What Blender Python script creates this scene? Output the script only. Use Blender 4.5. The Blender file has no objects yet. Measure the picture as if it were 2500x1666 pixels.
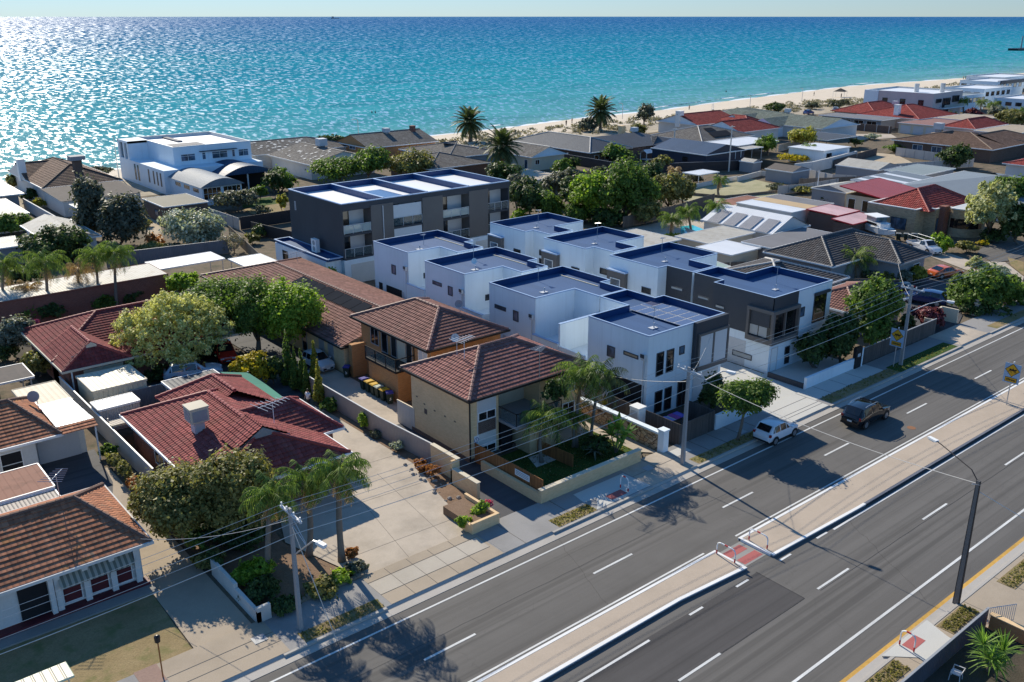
import bpy, bmesh, math, random
import numpy as np
from mathutils import Vector, Matrix
R_ = math.radians
sc = bpy.context.scene
COL = sc.collection
# ------------------------------------------------------------------ camera
FPX, CX, CY, HORIZ, CAMH = 2250., 1250., 833., 40., 30.
PITCH = math.atan((CY-HORIZ)/FPX)
AZ = math.atan2(2862., math.hypot(FPX, CY-HORIZ))      # angle between the view and the road
_vd = Vector((math.cos(AZ), math.sin(AZ), 0)); _up = Vector((0, 0, 1))
RT = Vector((math.sin(AZ), -math.cos(AZ), 0))
FW = _vd*math.cos(PITCH) - _up*math.sin(PITCH)
CU = _vd*math.sin(PITCH) + _up*math.cos(PITCH)
cam = bpy.data.cameras.new('camera'); cob = bpy.data.objects.new('camera', cam); COL.objects.link(cob)
cam.sensor_width = 36; cam.lens = 36*FPX/2500; cam.clip_start = .5; cam.clip_end = 120000
M = Matrix((RT, CU, -FW)).transposed().to_4x4(); M.translation = (0, 0, CAMH)
cob.matrix_world = M
sc.camera = cob
# ------------------------------------------------------------------ sky, sun, exposure
SUN_EL, SUN_AZ = R_(31.5), R_(9.5)                       # azimuth from +Y (the sea) towards +X (along the road)
w = bpy.data.worlds.new('World'); sc.world = w; w.use_nodes = True
nt = w.node_tree; bg = nt.nodes['Background']
sky = nt.nodes.new('ShaderNodeTexSky'); sky.sky_type = 'NISHITA'; sky.sun_disc = False
sky.sun_elevation = SUN_EL; sky.sun_rotation = SUN_AZ; sky.altitude = 0
sky.air_density = 1.0; sky.dust_density = 0.0; sky.ozone_density = 1.0
tint = nt.nodes.new('ShaderNodeMix'); tint.data_type = 'RGBA'; tint.blend_type = 'MULTIPLY'; tint.inputs[0].default_value = 1
nt.links.new(sky.outputs[0], tint.inputs[6])
tc = nt.nodes.new('ShaderNodeTexCoord'); sx = nt.nodes.new('ShaderNodeSeparateXYZ'); cr = nt.nodes.new('ShaderNodeValToRGB')
nt.links.new(tc.outputs['Generated'], sx.inputs[0]); nt.links.new(sx.outputs[2], cr.inputs[0]); nt.links.new(cr.outputs[0], tint.inputs[7])
cr.color_ramp.elements[0].position = .03; cr.color_ramp.elements[0].color = (.33, .49, .82, 1); cr.color_ramp.elements[1].position = .35; cr.color_ramp.elements[1].color = (.47, .84, 1.15, 1)
nt.links.new(tint.outputs[2], bg.inputs[0]); bg.inputs[1].default_value = 0.112
sl = bpy.data.lights.new('sun', 'SUN'); sl.energy = 5.2; sl.angle = R_(.5); sl.color = (1, .91, .75)
so = bpy.data.objects.new('sun', sl); COL.objects.link(so); so.location = (0, 0, 80)
sdir = Vector((math.sin(SUN_AZ)*math.cos(SUN_EL), math.cos(SUN_AZ)*math.cos(SUN_EL), math.sin(SUN_EL)))
so.rotation_euler = sdir.to_track_quat('Z', 'Y').to_euler()
sc.view_settings.view_transform = 'Standard'; sc.view_settings.look = 'None'
sc.view_settings.exposure = .30; sc.view_settings.gamma = 1; sc.view_settings.use_curve_mapping = False
sc.cycles.max_bounces = 6; sc.cycles.diffuse_bounces = 3; sc.cycles.glossy_bounces = 3
sc.cycles.transparent_max_bounces = 8; sc.cycles.sample_clamp_indirect = 6

# ------------------------------------------------------------------ survey: a sight line cut with a real plane
REG = dict(D=(0, 0, 1.0625), A1=(0, 260, .29979), A2=(600, 260, .29979), A3=(1200, 200, .29979), A4=(1800, 130, .29979),
           B1=(0, 660, .29979), B2=(600, 600, .29979), B3=(1200, 550, .29979), B4=(1800, 500, .29979), C1=(0, 1100, .36098),
           C2=(700, 960, .29979), C3=(1200, 900, .29979), C4=(1800, 860, .29979), C5=(1660, 1100, .36098), N=(0, 0, 1.))
def ray(r, x, y):
    a, b, s = REG[r]; x = a+x*s; y = b+y*s
    return FW + RT*((x-CX)/FPX) - CU*((y-CY)/FPX)
def P(r, x, y, z=0.):
    d = ray(r, x, y); t = (z-CAMH)/d.z
    return Vector((d.x*t, d.y*t, z))
def onS(r, x, y, yp):                                  # point on a wall that faces the road (plane Y = yp)
    d = ray(r, x, y); t = yp/d.y
    return d.x*t, CAMH+d.z*t
def onW(r, x, y, xp):                                  # point on a wall that faces -X
    d = ray(r, x, y); t = xp/d.x
    return d.y*t, CAMH+d.z*t
def depth(p): return (Vector(p)-Vector((0, 0, CAMH))).dot(FW)
def mpp(p, r='A1'): return depth(p)/FPX*REG[r][2]      # metres per survey pixel at p

# ------------------------------------------------------------------ node helpers
class NT:
    def __init__(s, name):
        s.m = bpy.data.materials.new(name); s.m.use_nodes = True
        s.t = s.m.node_tree; s.b = s.t.nodes['Principled BSDF']
    def n(s, typ, **k):
        x = s.t.nodes.new(typ)
        for a, v in k.items(): setattr(x, a, v)
        return x
    def l(s, a, b): s.t.links.new(a, b)
    def put(s, sock, v):
        if hasattr(v, 'is_output'): s.l(v, sock)
        elif isinstance(v, (tuple, list)): sock.default_value = (*v, 1) if len(v) == 3 and len(sock.default_value) == 4 else v
        else: sock.default_value = v
    def math(s, op, a, b=0., c=0.):
        x = s.n('ShaderNodeMath', operation=op)
        s.put(x.inputs[0], a); s.put(x.inputs[1], b); s.put(x.inputs[2], c); return x.outputs[0]
    def mix(s, f, a, b, mode='MIX'):
        x = s.n('ShaderNodeMix', data_type='RGBA', blend_type=mode)
        s.put(x.inputs[0], f); s.put(x.inputs[6], a); s.put(x.inputs[7], b); return x.outputs[2]
    def pos(s): return s.n('ShaderNodeNewGeometry').outputs['Position']
    def uv(s): return s.n('ShaderNodeUVMap', uv_map='UVMap').outputs[0]
    def obj(s): return s.n('ShaderNodeTexCoord').outputs['Object']
    def sep(s, v):
        x = s.n('ShaderNodeSeparateXYZ'); s.l(v, x.inputs[0]); return x.outputs
    def comb(s, a, b, c=0.):
        x = s.n('ShaderNodeCombineXYZ'); s.put(x.inputs[0], a); s.put(x.inputs[1], b); s.put(x.inputs[2], c); return x.outputs[0]
    def map(s, v, sca=(1, 1, 1), rot=(0, 0, 0)):
        x = s.n('ShaderNodeMapping'); s.l(v, x.inputs[0]); x.inputs['Scale'].default_value = sca; x.inputs['Rotation'].default_value = rot; return x.outputs[0]
    def noise(s, v, sca, det=3., rough=.55, dist=0.):
        x = s.n('ShaderNodeTexNoise'); s.l(v, x.inputs['Vector']); x.inputs['Scale'].default_value = sca
        x.inputs['Detail'].default_value = det; x.inputs['Roughness'].default_value = rough; x.inputs['Distortion'].default_value = dist; return x.outputs[0]
    def white(s, v):
        x = s.n('ShaderNodeTexWhiteNoise', noise_dimensions='3D'); s.l(v, x.inputs[0]); return x.outputs[0]
    def ramp(s, f, stops):
        x = s.n('ShaderNodeValToRGB'); s.l(f, x.inputs[0]); e = x.color_ramp.elements
        while len(e) < len(stops): e.new(.5)
        for el, (p, c) in zip(e, stops): el.position = p; el.color = (*c, 1) if len(c) == 3 else c
        return x.outputs[0]
    def rng(s, f, a, b, c, d):
        x = s.n('ShaderNodeMapRange'); s.put(x.inputs[0], f)
        for i, v in enumerate((a, b, c, d)): x.inputs[i+1].default_value = v
        return x.outputs[0]
    def bump(s, h, st=.3, dist=.02):
        x = s.n('ShaderNodeBump'); s.put(x.inputs['Height'], h); x.inputs['Strength'].default_value = st; x.inputs['Distance'].default_value = dist
        s.l(x.outputs[0], s.b.inputs['Normal'])
    def fin(s, col, rough=.7, spec=.3, metal=0.):
        s.put(s.b.inputs['Base Color'], col); s.put(s.b.inputs['Roughness'], rough)
        s.b.inputs['Specular IOR Level'].default_value = spec; s.b.inputs['Metallic'].default_value = metal
        return s.m
def dk(c, k): return tuple(min(1, x*k) for x in c)
def plain(name, c, rough=.7, var=.12, spec=.3, metal=0., big=.35, fine=9., bump=.0):
    """painted or rendered surface: broad weathering plus fine grain"""
    t = NT(name); p = t.pos()
    f = t.math('ADD', t.math('MULTIPLY', t.noise(p, big, 4), .6), t.math('MULTIPLY', t.noise(p, fine, 3), .4))
    col = t.mix(t.rng(f, .3, .7, 0, 1), dk(c, 1-var), dk(c, 1+var))
    if bump: t.bump(t.noise(p, 30, 2), bump, .01)
    return t.fin(col, rough, spec, metal)
def tile(name, c1, c2, lich=None, la=.0, spot=None, roll=.3, crs=.36):
    """pressed roof tiles: a colour of its own for each tile, rolls along the slope"""
    t = NT(name); s = t.sep(t.uv())
    cell = t.comb(t.math('FLOOR', t.math('DIVIDE', s[0], roll)), t.math('FLOOR', t.math('DIVIDE', s[1], crs)))
    col = t.mix(t.white(cell), dk(c1, .88), dk(c2, 1.12))
    p = t.pos(); col = t.mix(t.rng(t.noise(t.map(t.uv(), (1.4, .22, 1)), 1., 4, .6), .48, .7, 0, .5), col, (.12, .085, .07))
    col = t.mix(t.rng(t.noise(p, .8, 5, .6), .35, .7, 0, .55), col, dk(c1, .7))
    if spot: col = t.mix(t.math('MULTIPLY', t.math('GREATER_THAN', t.white(t.comb(t.math('FLOOR', t.math('DIVIDE', s[0], roll*2)), t.math('FLOOR', t.math('DIVIDE', s[1], crs)), 7.)), .84), t.rng(t.noise(p, .45, 2), .5, .56, 0, .8)), col, spot)
    if lich: col = t.mix(t.rng(t.noise(p, 2.6, 4, .7), .62-la, .7, 0, .8), col, lich)
    h = t.math('ABSOLUTE', t.math('SINE', t.math('MULTIPLY', s[0], math.pi/roll)))
    t.bump(h, .9, .05)
    return t.fin(col, .85, .12)
def ribs(name, c, per=.25, rough=.4, var=.1, st=.8, hgt=.03, spec=.4, dirt=None):
    """corrugated or ribbed sheet metal, ribs running up the slope"""
    t = NT(name); s = t.sep(t.uv()); p = t.pos()
    fr = t.math('FRACT', t.math('DIVIDE', s[0], per))
    rib = t.rng(t.math('ABSOLUTE', t.math('SUBTRACT', fr, .5)), .32, .46, 0, 1)
    sheet = t.white(t.comb(t.math('FLOOR', t.math('DIVIDE', s[0], per*4)), 0.))
    f = t.math('ADD', t.math('MULTIPLY', sheet, .45), t.math('MULTIPLY', t.noise(p, .7, 5), .55))
    col = t.mix(t.rng(f, .2, .8, 0, 1), dk(c, 1-var), dk(c, 1+var))
    if dirt: col = t.mix(t.rng(t.noise(p, 1.1, 6, .65), .5, .72, 0, .7), col, dirt)
    t.bump(rib, st, hgt)
    return t.fin(col, rough, spec)
def brickm(name, c1, c2, mort, s=1., rough=.85, wt=.5):
    t = NT(name); b = t.n('ShaderNodeTexBrick'); t.l(t.uv(), b.inputs[0]); b.inputs['Scale'].default_value = s
    for k, v in (('Mortar Size', .008), ('Brick Width', .24), ('Row Height', .086), ('Bias', 0.)): b.inputs[k].default_value = v
    b.inputs[1].default_value = (*c1, 1); b.inputs[2].default_value = (*c2, 1); b.inputs[3].default_value = (*mort, 1)
    col = t.mix(t.rng(t.noise(t.pos(), .6, 4), .35, .75, 0, .3), b.outputs[0], dk(c1, .6))
    t.bump(b.outputs[1], -.35, .01)
    return t.fin(col, rough, .2)
def leafm(name, c1, c2, tr=.3, rough=.55):
    t = NT(name); isl = t.n('ShaderNodeNewGeometry').outputs['Random Per Island']
    f = t.math('ADD', t.math('MULTIPLY', isl, .65), t.math('MULTIPLY', t.noise(t.obj(), .9, 3), .45))
    col = t.mix(t.rng(f, .25, .8, 0, 1), c1, c2)
    t.fin(col, rough, .25)
    tl = t.n('ShaderNodeBsdfTranslucent'); t.l(t.mix(1., col, (1.25, 1.3, .7), 'MULTIPLY'), tl.inputs[0])
    mx = t.n('ShaderNodeMixShader'); mx.inputs[0].default_value = min(.55, tr*1.5)
    t.l(t.b.outputs[0], mx.inputs[1]); t.l(tl.outputs[0], mx.inputs[2]); t.l(mx.outputs[0], t.t.nodes['Material Output'].inputs[0])
    return t.m
def glassm(name, c, rough=.06):
    t = NT(name)
    return t.fin(t.mix(t.rng(t.noise(t.pos(), .9, 2), .4, .6, 0, 1), dk(c, .6), dk(c, 1.5)), rough, .8)

# ------------------------------------------------------------------ mesh builder
class MB:
    def __init__(s): s.v = []; s.f = []; s.m = []; s.uv = []
    def face(s, pts, m=0, uv=None):
        k = len(s.v); s.v += [tuple(p) for p in pts]; s.f.append(tuple(range(k, k+len(pts)))); s.m.append(m); s.uv.append(uv); return s
    def box(s, x0, y0, z0, x1, y1, z1, m=0, skip=''):
        x0, x1 = sorted((x0, x1)); y0, y1 = sorted((y0, y1)); z0, z1 = sorted((z0, z1))
        A = lambda i, j, k: ((x0, x1)[i], (y0, y1)[j], (z0, z1)[k])
        for n, q in dict(d=((0,0,0),(0,1,0),(1,1,0),(1,0,0)), u=((0,0,1),(1,0,1),(1,1,1),(0,1,1)), s=((0,0,0),(1,0,0),(1,0,1),(0,0,1)),
                         n=((1,1,0),(0,1,0),(0,1,1),(1,1,1)), w=((0,1,0),(0,0,0),(0,0,1),(0,1,1)), e=((1,0,0),(1,1,0),(1,1,1),(1,0,1))).items():
            if n not in skip: s.face([A(*c) for c in q], m)
        return s
    def prism(s, poly, z0, z1, m=0, top=None, bot=True):
        poly = [tuple(p[:2]) for p in poly]
        ar = sum(poly[i-1][0]*poly[i][1]-poly[i][0]*poly[i-1][1] for i in range(len(poly)))
        if ar < 0: poly = poly[::-1]
        n = len(poly)
        s.face([(x, y, z1) for x, y in poly], m if top is None else top)
        if bot: s.face([(x, y, z0) for x, y in poly[::-1]], m)
        for i in range(n):
            a, b = poly[i], poly[(i+1) % n]; s.face([(*a, z0), (*b, z0), (*b, z1), (*a, z1)], m)
        return s
    def ring(s, c, ax, r, n, ref=None):
        ax = Vector(ax).normalized(); u = ax.cross(Vector((0, 0, 1)) if abs(ax.z) < .95 else Vector((1, 0, 0))).normalized(); v = ax.cross(u)
        return [Vector(c)+(u*math.cos(2*math.pi*i/n)+v*math.sin(2*math.pi*i/n))*r for i in range(n)]
    def tube(s, pts, r, n=6, m=0, cap=True):
        pts = [Vector(p) for p in pts]; rs = r if isinstance(r, (list, tuple)) else [r]*len(pts); k = len(s.v)
        for i, p in enumerate(pts):
            ax = pts[min(i+1, len(pts)-1)]-pts[max(i-1, 0)]
            s.v += [tuple(q) for q in s.ring(p, ax, rs[i], n)]
        for i in range(len(pts)-1):
            for j in range(n):
                a = k+i*n+j; b = k+i*n+(j+1) % n; s.f.append((a, b, b+n, a+n)); s.m.append(m); s.uv.append(None)
        if cap:
            s.f.append(tuple(range(k+n-1, k-1, -1))); s.m.append(m); s.uv.append(None)
            e = k+(len(pts)-1)*n; s.f.append(tuple(range(e, e+n))); s.m.append(m); s.uv.append(None)
        return s
    def slope(s, poly, m=0, course=.36, lift=.05):
        """one roof plane; poly[0]-poly[1] is the eave. course: real stepped tile courses"""
        p = [Vector(q) for q in poly]; ex = (p[1]-p[0]).normalized()
        nn = Vector((0, 0, 0))
        for i in range(len(p)): nn += p[i].cross(p[(i+1) % len(p)])
        nn.normalize()
        if nn.z < 0: nn = -nn
        upv = nn.cross(ex)
        if upv.z < 0: upv = -upv
        q = [((a-p[0]).dot(ex), (a-p[0]).dot(upv)) for a in p]
        W3 = lambda u, v, o: p[0]+ex*u+upv*v+nn*o
        if not course:
            s.face([W3(u, v, 0) for u, v in q], m, q); return s
        def clip(pl, c, sg):
            out = []
            for i in range(len(pl)):
                a, b = pl[i], pl[(i+1) % len(pl)]; da, db = sg*(a[1]-c), sg*(b[1]-c)
                if da >= 0: out.append(a)
                if da*db < 0: t = da/(da-db); out.append((a[0]+(b[0]-a[0])*t, a[1]+(b[1]-a[1])*t))
            return out
        vm = max(v for _, v in q); k = 0
        while k*course < vm-.02:
            a, b = k*course, (k+1)*course; pl = clip(clip(q, a, 1), b, -1); k += 1
            if len(pl) < 3: continue
            s.face([W3(u, v, lift*(1-(v-a)/course)) for u, v in pl], m, pl)
            lo = [x for x in pl if abs(x[1]-a) < 1e-4]
            if len(lo) >= 2:
                u0, u1 = min(x[0] for x in lo), max(x[0] for x in lo)
                s.face([W3(u0, a, -.01), W3(u1, a, -.01), W3(u1, a, lift), W3(u0, a, lift)], m, [(u0, a), (u1, a), (u1, a+.04), (u0, a+.04)])
        return s
    def build(s, name, mats, parent=None, smooth=False, local=False):
        me = bpy.data.meshes.new(name)
        off = Vector((0, 0, 0))
        if parent is not None and not local:
            q = parent
            while q is not None: off += q.location; q = q.parent
        V = np.array(s.v, dtype=float)-np.array(off) if s.v else np.zeros((0, 3))
        me.from_pydata(V.tolist(), [], s.f)
        if not isinstance(mats, (list, tuple)): mats = [mats]
        for x in mats: me.materials.append(x)
        me.polygons.foreach_set('material_index', s.m)
        uvl = me.uv_layers.new(name='UVMap'); arr = np.zeros((len(me.loops), 2)); k = 0; vv = s.v
        for f, uv in zip(s.f, s.uv):
            n = len(f)
            if uv is None:
                a, b, c = (vv[f[i]] for i in (0, 1, 2)); d = vv[f[-1]]
                e1 = [b[i]-a[i] for i in range(3)]; e2 = [d[i]-a[i] for i in range(3)]
                nx = abs(e1[1]*e2[2]-e1[2]*e2[1]); ny = abs(e1[2]*e2[0]-e1[0]*e2[2]); nz = abs(e1[0]*e2[1]-e1[1]*e2[0])
                i, j = (0, 1) if nz >= nx and nz >= ny else ((1, 2) if nx > ny else (0, 2))
                for q in range(n): arr[k+q] = (vv[f[q]][i], vv[f[q]][j])
            else: arr[k:k+n] = uv
            k += n
        uvl.data.foreach_set('uv', arr.ravel())
        if smooth: me.polygons.foreach_set('use_smooth', [True]*len(me.polygons))
        me.update()
        o = bpy.data.objects.new(name, me); COL.objects.link(o)
        if parent is not None: o.parent = parent
        return o
def tag(o, label, cat, group=None, kind=None):
    if label: o['label'] = label
    if cat: o['category'] = cat
    if group: o['group'] = group
    if kind: o['kind'] = kind
    return o
def thing(name, label, cat, loc=(0, 0, 0), group=None, rz=0.):
    o = bpy.data.objects.new(name, None); COL.objects.link(o); o.location = loc; o.rotation_euler = (0, 0, rz); o.empty_display_size = .3
    return tag(o, label, cat, group)
def struct(o): o['kind'] = 'structure'; return o
def copy_tree(o, parent=None):
    c = o.copy(); COL.objects.link(c); c.parent = parent
    for ch in list(o.children): copy_tree(ch, c)
    return c
def window(par, face, pl, a0, z0, a1, z1, fm, gm, mull=1, d=.06, t=.07, name='window', tr=0, lab=None):
    """frame standing proud of the wall with a pane as its sub-part"""
    a0, a1 = sorted((a0, a1)); z0, z1 = sorted((z0, z1))
    def B(mb, a, za, b, zb, dd):
        if face == 'S': mb.box(a, pl-dd, za, b, pl+.02, zb)
        else: mb.box(pl-dd, a, za, pl+.02, b, zb)
    f = MB(); B(f, a0, z0, a1, z0+t, d); B(f, a0, z1-t, a1, z1, d); B(f, a0, z0+t, a0+t, z1-t, d); B(f, a1-t, z0+t, a1, z1-t, d)
    for i in range(1, mull):
        c = a0+(a1-a0)*i/mull; B(f, c-t*.35, z0+t, c+t*.35, z1-t, d*.8)
    if tr: B(f, a0+t, z0+(z1-z0)*tr-t*.35, a1-t, z0+(z1-z0)*tr+t*.35, d*.7)
    fo = f.build(name, fm, par)
    if lab: fo['label'] = lab
    g = MB(); B(g, a0+t*.9, z0+t*.9, a1-t*.9, z1-t*.9, d*.35); g.build('pane', gm, fo)
    return fo
def wp(par, face, pl, r, xa, ya, xb, yb, fm, gm, **k):
    fn = onS if face == 'S' else onW
    a0, z0 = fn(r, xa, ya, pl); a1, z1 = fn(r, xb, yb, pl)
    return window(par, face, pl, a0, z0, a1, z1, fm, gm, **k)
# ------------------------------------------------------------------ materials
def _render(name, c):
    t = NT(name); p = t.pos()
    col = t.mix(t.rng(t.noise(p, .4, 4), .3, .7, 0, 1), dk(c, .95), dk(c, 1.04))
    col = t.mix(t.rng(t.noise(t.map(p, (2.6, 2.6, .12)), 1., 4, .65), .52, .72, 0, .22), col, dk(c, .62))
    t.bump(t.noise(p, 26, 3), .12, .01)
    return t.fin(col, .8, .2)
WHITE = _render('white_render', (.75, .83, .88))
WHITE2 = plain('old_white_render', (.66, .65, .62), .8, .12)
WPAINT = plain('white_paint', (.82, .82, .80), .5, .05)
CREAM = plain('cream_render', (.62, .55, .42), .8, .1)
PINKW = plain('pink_render', (.62, .52, .50), .8, .08)
GREYW = plain('grey_render', (.30, .30, .31), .8, .1)
CHAR = plain('charcoal_cladding', (.055, .06, .07), .6, .15)
DARKB = plain('dark_blue_steel', (.022, .034, .06), .45, .15)
TAUPE = plain('taupe_cladding', (.15, .135, .125), .7, .1)
BLACK = plain('black_paint', (.018, .018, .02), .4, .2)
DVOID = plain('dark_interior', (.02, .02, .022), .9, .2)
MAROON = plain('maroon_paint', (.11, .022, .028), .6, .15)
REDP = plain('red_paint', (.5, .03, .035), .5, .08)
GREYP = plain('grey_paint', (.32, .33, .34), .5, .08)
LGREY = plain('pale_grey_paint', (.55, .56, .57), .5, .08)
STEEL = plain('galvanised_steel', (.5, .51, .52), .4, .1, .5, .6)
CABLE = plain('weathered_cable', (.62, .59, .54), .6, .1)
STOBIE = plain('pole_concrete', (.36, .34, .32), .85, .12, fine=14)
STOBIEK = plain('backlit_pole_concrete', (.19, .17, .155), .85, .2)  # darker copy of the pole concrete, backlit shade put into its colour
STOBIED = plain('pole_steel', (.035, .03, .03), .7, .2)
WOOD = NT('timber_palings')
def _wood(name, c, per=.12, dark=.5):
    t = NT(name); s = t.sep(t.uv()); p = t.pos()
    cell = t.white(t.comb(t.math('FLOOR', t.math('DIVIDE', s[0], per)), 0.))
    col = t.mix(cell, dk(c, .75), dk(c, 1.2)); fr = t.math('FRACT', t.math('DIVIDE', s[0], per))
    gap = t.rng(t.math('ABSOLUTE', t.math('SUBTRACT', fr, .5)), .42, .49, 0, 1)
    col = t.mix(t.math('MULTIPLY', gap, .8), col, dk(c, .2))
    col = t.mix(t.rng(t.noise(t.map(p, (5, 5, .8)), 1.5, 4), .4, .7, 0, dark), col, dk(c, .5))
    t.bump(gap, -.6, .02)
    return t.fin(col, .75, .2)
bpy.data.materials.remove(WOOD.m)
WOOD = _wood('timber_palings', (.36, .15, .055)); GREYWOOD = _wood('grey_timber_palings', (.11, .10, .095))
OLDWOOD = _wood('old_paling_fence', (.2, .17, .14), .15)
FENCEG = ribs('taupe_sheet_fence', (.36, .31, .29), .2, .5, .06, .9, .03)
FENCEP = ribs('pale_sheet_fence', (.55, .52, .48), .2, .5, .07, .9, .03)
FENCED = ribs('dark_sheet_fence', (.03, .03, .035), .2, .5, .1, .9, .03)
FENCES = ribs('shaded_sheet_fence', (.10, .10, .115), .2, .6, .1, .9, .03, .1)  # sheet colour darkened to carry the shade on the fence's near face
FENCEB = ribs('blue_grey_sheet_fence', (.16, .18, .21), .2, .5, .12, .9, .03)
FENCEO = ribs('olive_sheet_fence', (.09, .085, .06), .2, .5, .1, .9, .03)
BR_TAN = brickm('tan_brick', (.84, .58, .32), (.74, .50, .26), (.70, .56, .38))
BR_ORG = brickm('orange_brick', (.55, .27, .10), (.45, .21, .08), (.42, .3, .2))
BR_RED = brickm('red_brick', (.26, .09, .06), (.20, .065, .045), (.3, .24, .2))
BR_BRN = brickm('brown_brick', (.16, .10, .075), (.12, .075, .06), (.2, .17, .14))
BR_DRK = brickm('dark_brick', (.12, .07, .055), (.09, .055, .045), (.3, .27, .24))
BR_SND = brickm('sandstone_blocks', (.50, .37, .23), (.33, .24, .15), (.45, .38, .28), .55)
T_RED = tile('dark_red_tile', (.235, .062, .058), (.32, .09, .083))
T_RED2 = tile('maroon_tile', (0.192, 0.046, 0.046), (0.256, 0.064, 0.061))
T_RED3 = tile('old_red_tile', (0.282, 0.051, 0.045), (0.435, 0.102, 0.083))
T_BRN = tile('brown_tile', (0.198, 0.096, 0.079), (0.275, 0.141, 0.115))
T_PNK = tile('rose_brown_tile', (0.256, 0.113, 0.096), (0.339, 0.160, 0.138))
T_OLD = tile('lichened_brown_tile', (0.358, 0.150, 0.085), (0.538, 0.233, 0.130), (.27, .21, .15), .06, spot=(.48, .21, .085))
T_GRY = tile('charcoal_tile', (0.077, 0.074, 0.077), (0.115, 0.113, 0.115))
T_TAN = tile('tan_brown_tile', (0.166, 0.105, 0.077), (0.237, 0.156, 0.115))
T_GRN = tile('green_grey_tile', (0.205, 0.230, 0.192), (0.269, 0.307, 0.256))
T_CON = tile('weathered_grey_tile', (0.166, 0.154, 0.141), (0.243, 0.230, 0.211))
CAP_RED = plain('red_ridge_cap', (.33, .07, .06), .6, .2); CAP_BRN = plain('brown_ridge_cap', (.25, .13, .105), .6, .2)
CAP_OLD = plain('lichened_ridge_cap', (.17, .10, .075), .8, .3); CAP_GRY = plain('grey_ridge_cap', (.14, .14, .145), .6, .15)
CAP_DRK = plain('dark_ridge_cap', (.07, .04, .035), .7, .2); CAP_LGT = plain('pale_ridge_cap', (.5, .48, .45), .6, .1)
CAP_TAN = plain('tan_ridge_cap', (.22, .16, .12), .7, .2)
M_BLUE = ribs('slate_blue_sheet', (.058, .115, .235), .22, .65, .08, .7, .03, .12)
M_PARA = ribs('navy_parapet_sheet', (.010, .052, .165), 1.2, .4, .1, .4, .02, .5)
M_WHITE = ribs('white_sheet_roof', (.72, .73, .74), .3, .4, .05, .7, .03)
M_PALE = ribs('pale_sheet_roof', (.45, .43, .38), .3, .6, .1, .7, .03, .15, (.30, .25, .19))
M_CREAM = ribs('cream_sheet', (.66, .60, .45), .38, .5, .05, .9, .04)
M_TANR = ribs('tan_sheet_roof', (.42, .34, .24), .4, .6, .1, .5, .02, .3, (.24, .18, .12))
M_GREY = ribs('grey_sheet_roof', (.19, .225, .26), .3, .65, .06, .7, .03, .15)
M_CHAR = ribs('charcoal_sheet_roof', (.075, .085, .10), .4, .6, .08, .8, .04, .15)
M_DBLU = ribs('dark_blue_sheet_roof', (.035, .07, .13), .5, .55, .1, .8, .04, .2)
M_RUST = ribs('rusty_sheet_roof', (.27, .13, .09), .45, .8, .15, .6, .03, .2, (.14, .065, .045))
M_REDR = ribs('red_sheet_roof', (.36, .075, .065), .3, .5, .08, .7, .03)
M_GRNR = ribs('grey_green_sheet', (.26, .29, .27), .3, .5, .08, .6, .03)
M_SLAT = ribs('slatted_pergola', (.38, .33, .28), .22, .7, .1, 1., .06)
M_BROWN = ribs('brown_roller_sheet', (.28, .14, .10), .3, .6, .1, .5, .02)
FIBRO = ribs('weathered_fibro_sheet', (.155, .135, .118), 1.0, .9, .18, .5, .03, .1, (.12, .11, .10))
DECKG = plain('grey_roof_membrane', (.17, .17, .18), .8, .15); OLIVE = plain('olive_roof_membrane', (.17, .155, .115), .8, .12)
DWHITE = plain('white_roof_and_glare', (.78, .79, .80), .45, .04, .5)
GL = glassm('window_glass', (.03, .04, .05)); GLB = glassm('blue_window_glass', (.07, .11, .16)); GLD = glassm('dark_window_glass', (.012, .012, .014))
BLIND = plain('drawn_blind', (.42, .42, .40), .8, .05); BLINDW = plain('white_blind', (.62, .63, .64), .7, .04)
WARMP = plain('warm_curtain', (.50, .34, .20), .8, .06)  # one even warm tan
SOLAR = NT('solar_cells')
def _solar():
    t = NT('solar_panel_face'); b = t.n('ShaderNodeTexBrick'); t.l(t.uv(), b.inputs[0]); b.offset = 0.
    for k, v in (('Scale', 1.), ('Mortar Size', .006), ('Brick Width', .16), ('Row Height', .16)): b.inputs[k].default_value = v
    b.inputs[1].default_value = (.09, .10, .17, 1); b.inputs[2].default_value = (.10, .115, .19, 1); b.inputs[3].default_value = (.16, .17, .23, 1)
    return t.fin(b.outputs[0], .12, .6)
bpy.data.materials.remove(SOLAR.m); SOLAR = _solar(); SOLARD = plain('black_solar_face', (.035, .038, .045), .8, .15, .0)
POOLW = NT('pool_water')
def _pool():
    t = NT('pool_water_surface'); p = t.pos(); t.bump(t.noise(p, 3, 2), .15, .05)
    return t.fin(t.mix(t.noise(p, .7, 2), (.05, .42, .5), (.09, .55, .6)), .05, .5)
bpy.data.materials.remove(POOLW.m); POOLW = _pool()
TRANSG = NT('balcony_glass')
def _tg(name, c, a):
    t = NT(name); t.fin(c, .04, .6); t.b.inputs['Alpha'].default_value = a; return t.m
bpy.data.materials.remove(TRANSG.m); TRANSG = _tg('balcony_glass', (.10, .14, .15), .45); TRANSL = _tg('pale_balcony_glass', (.45, .52, .5), .7)
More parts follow.
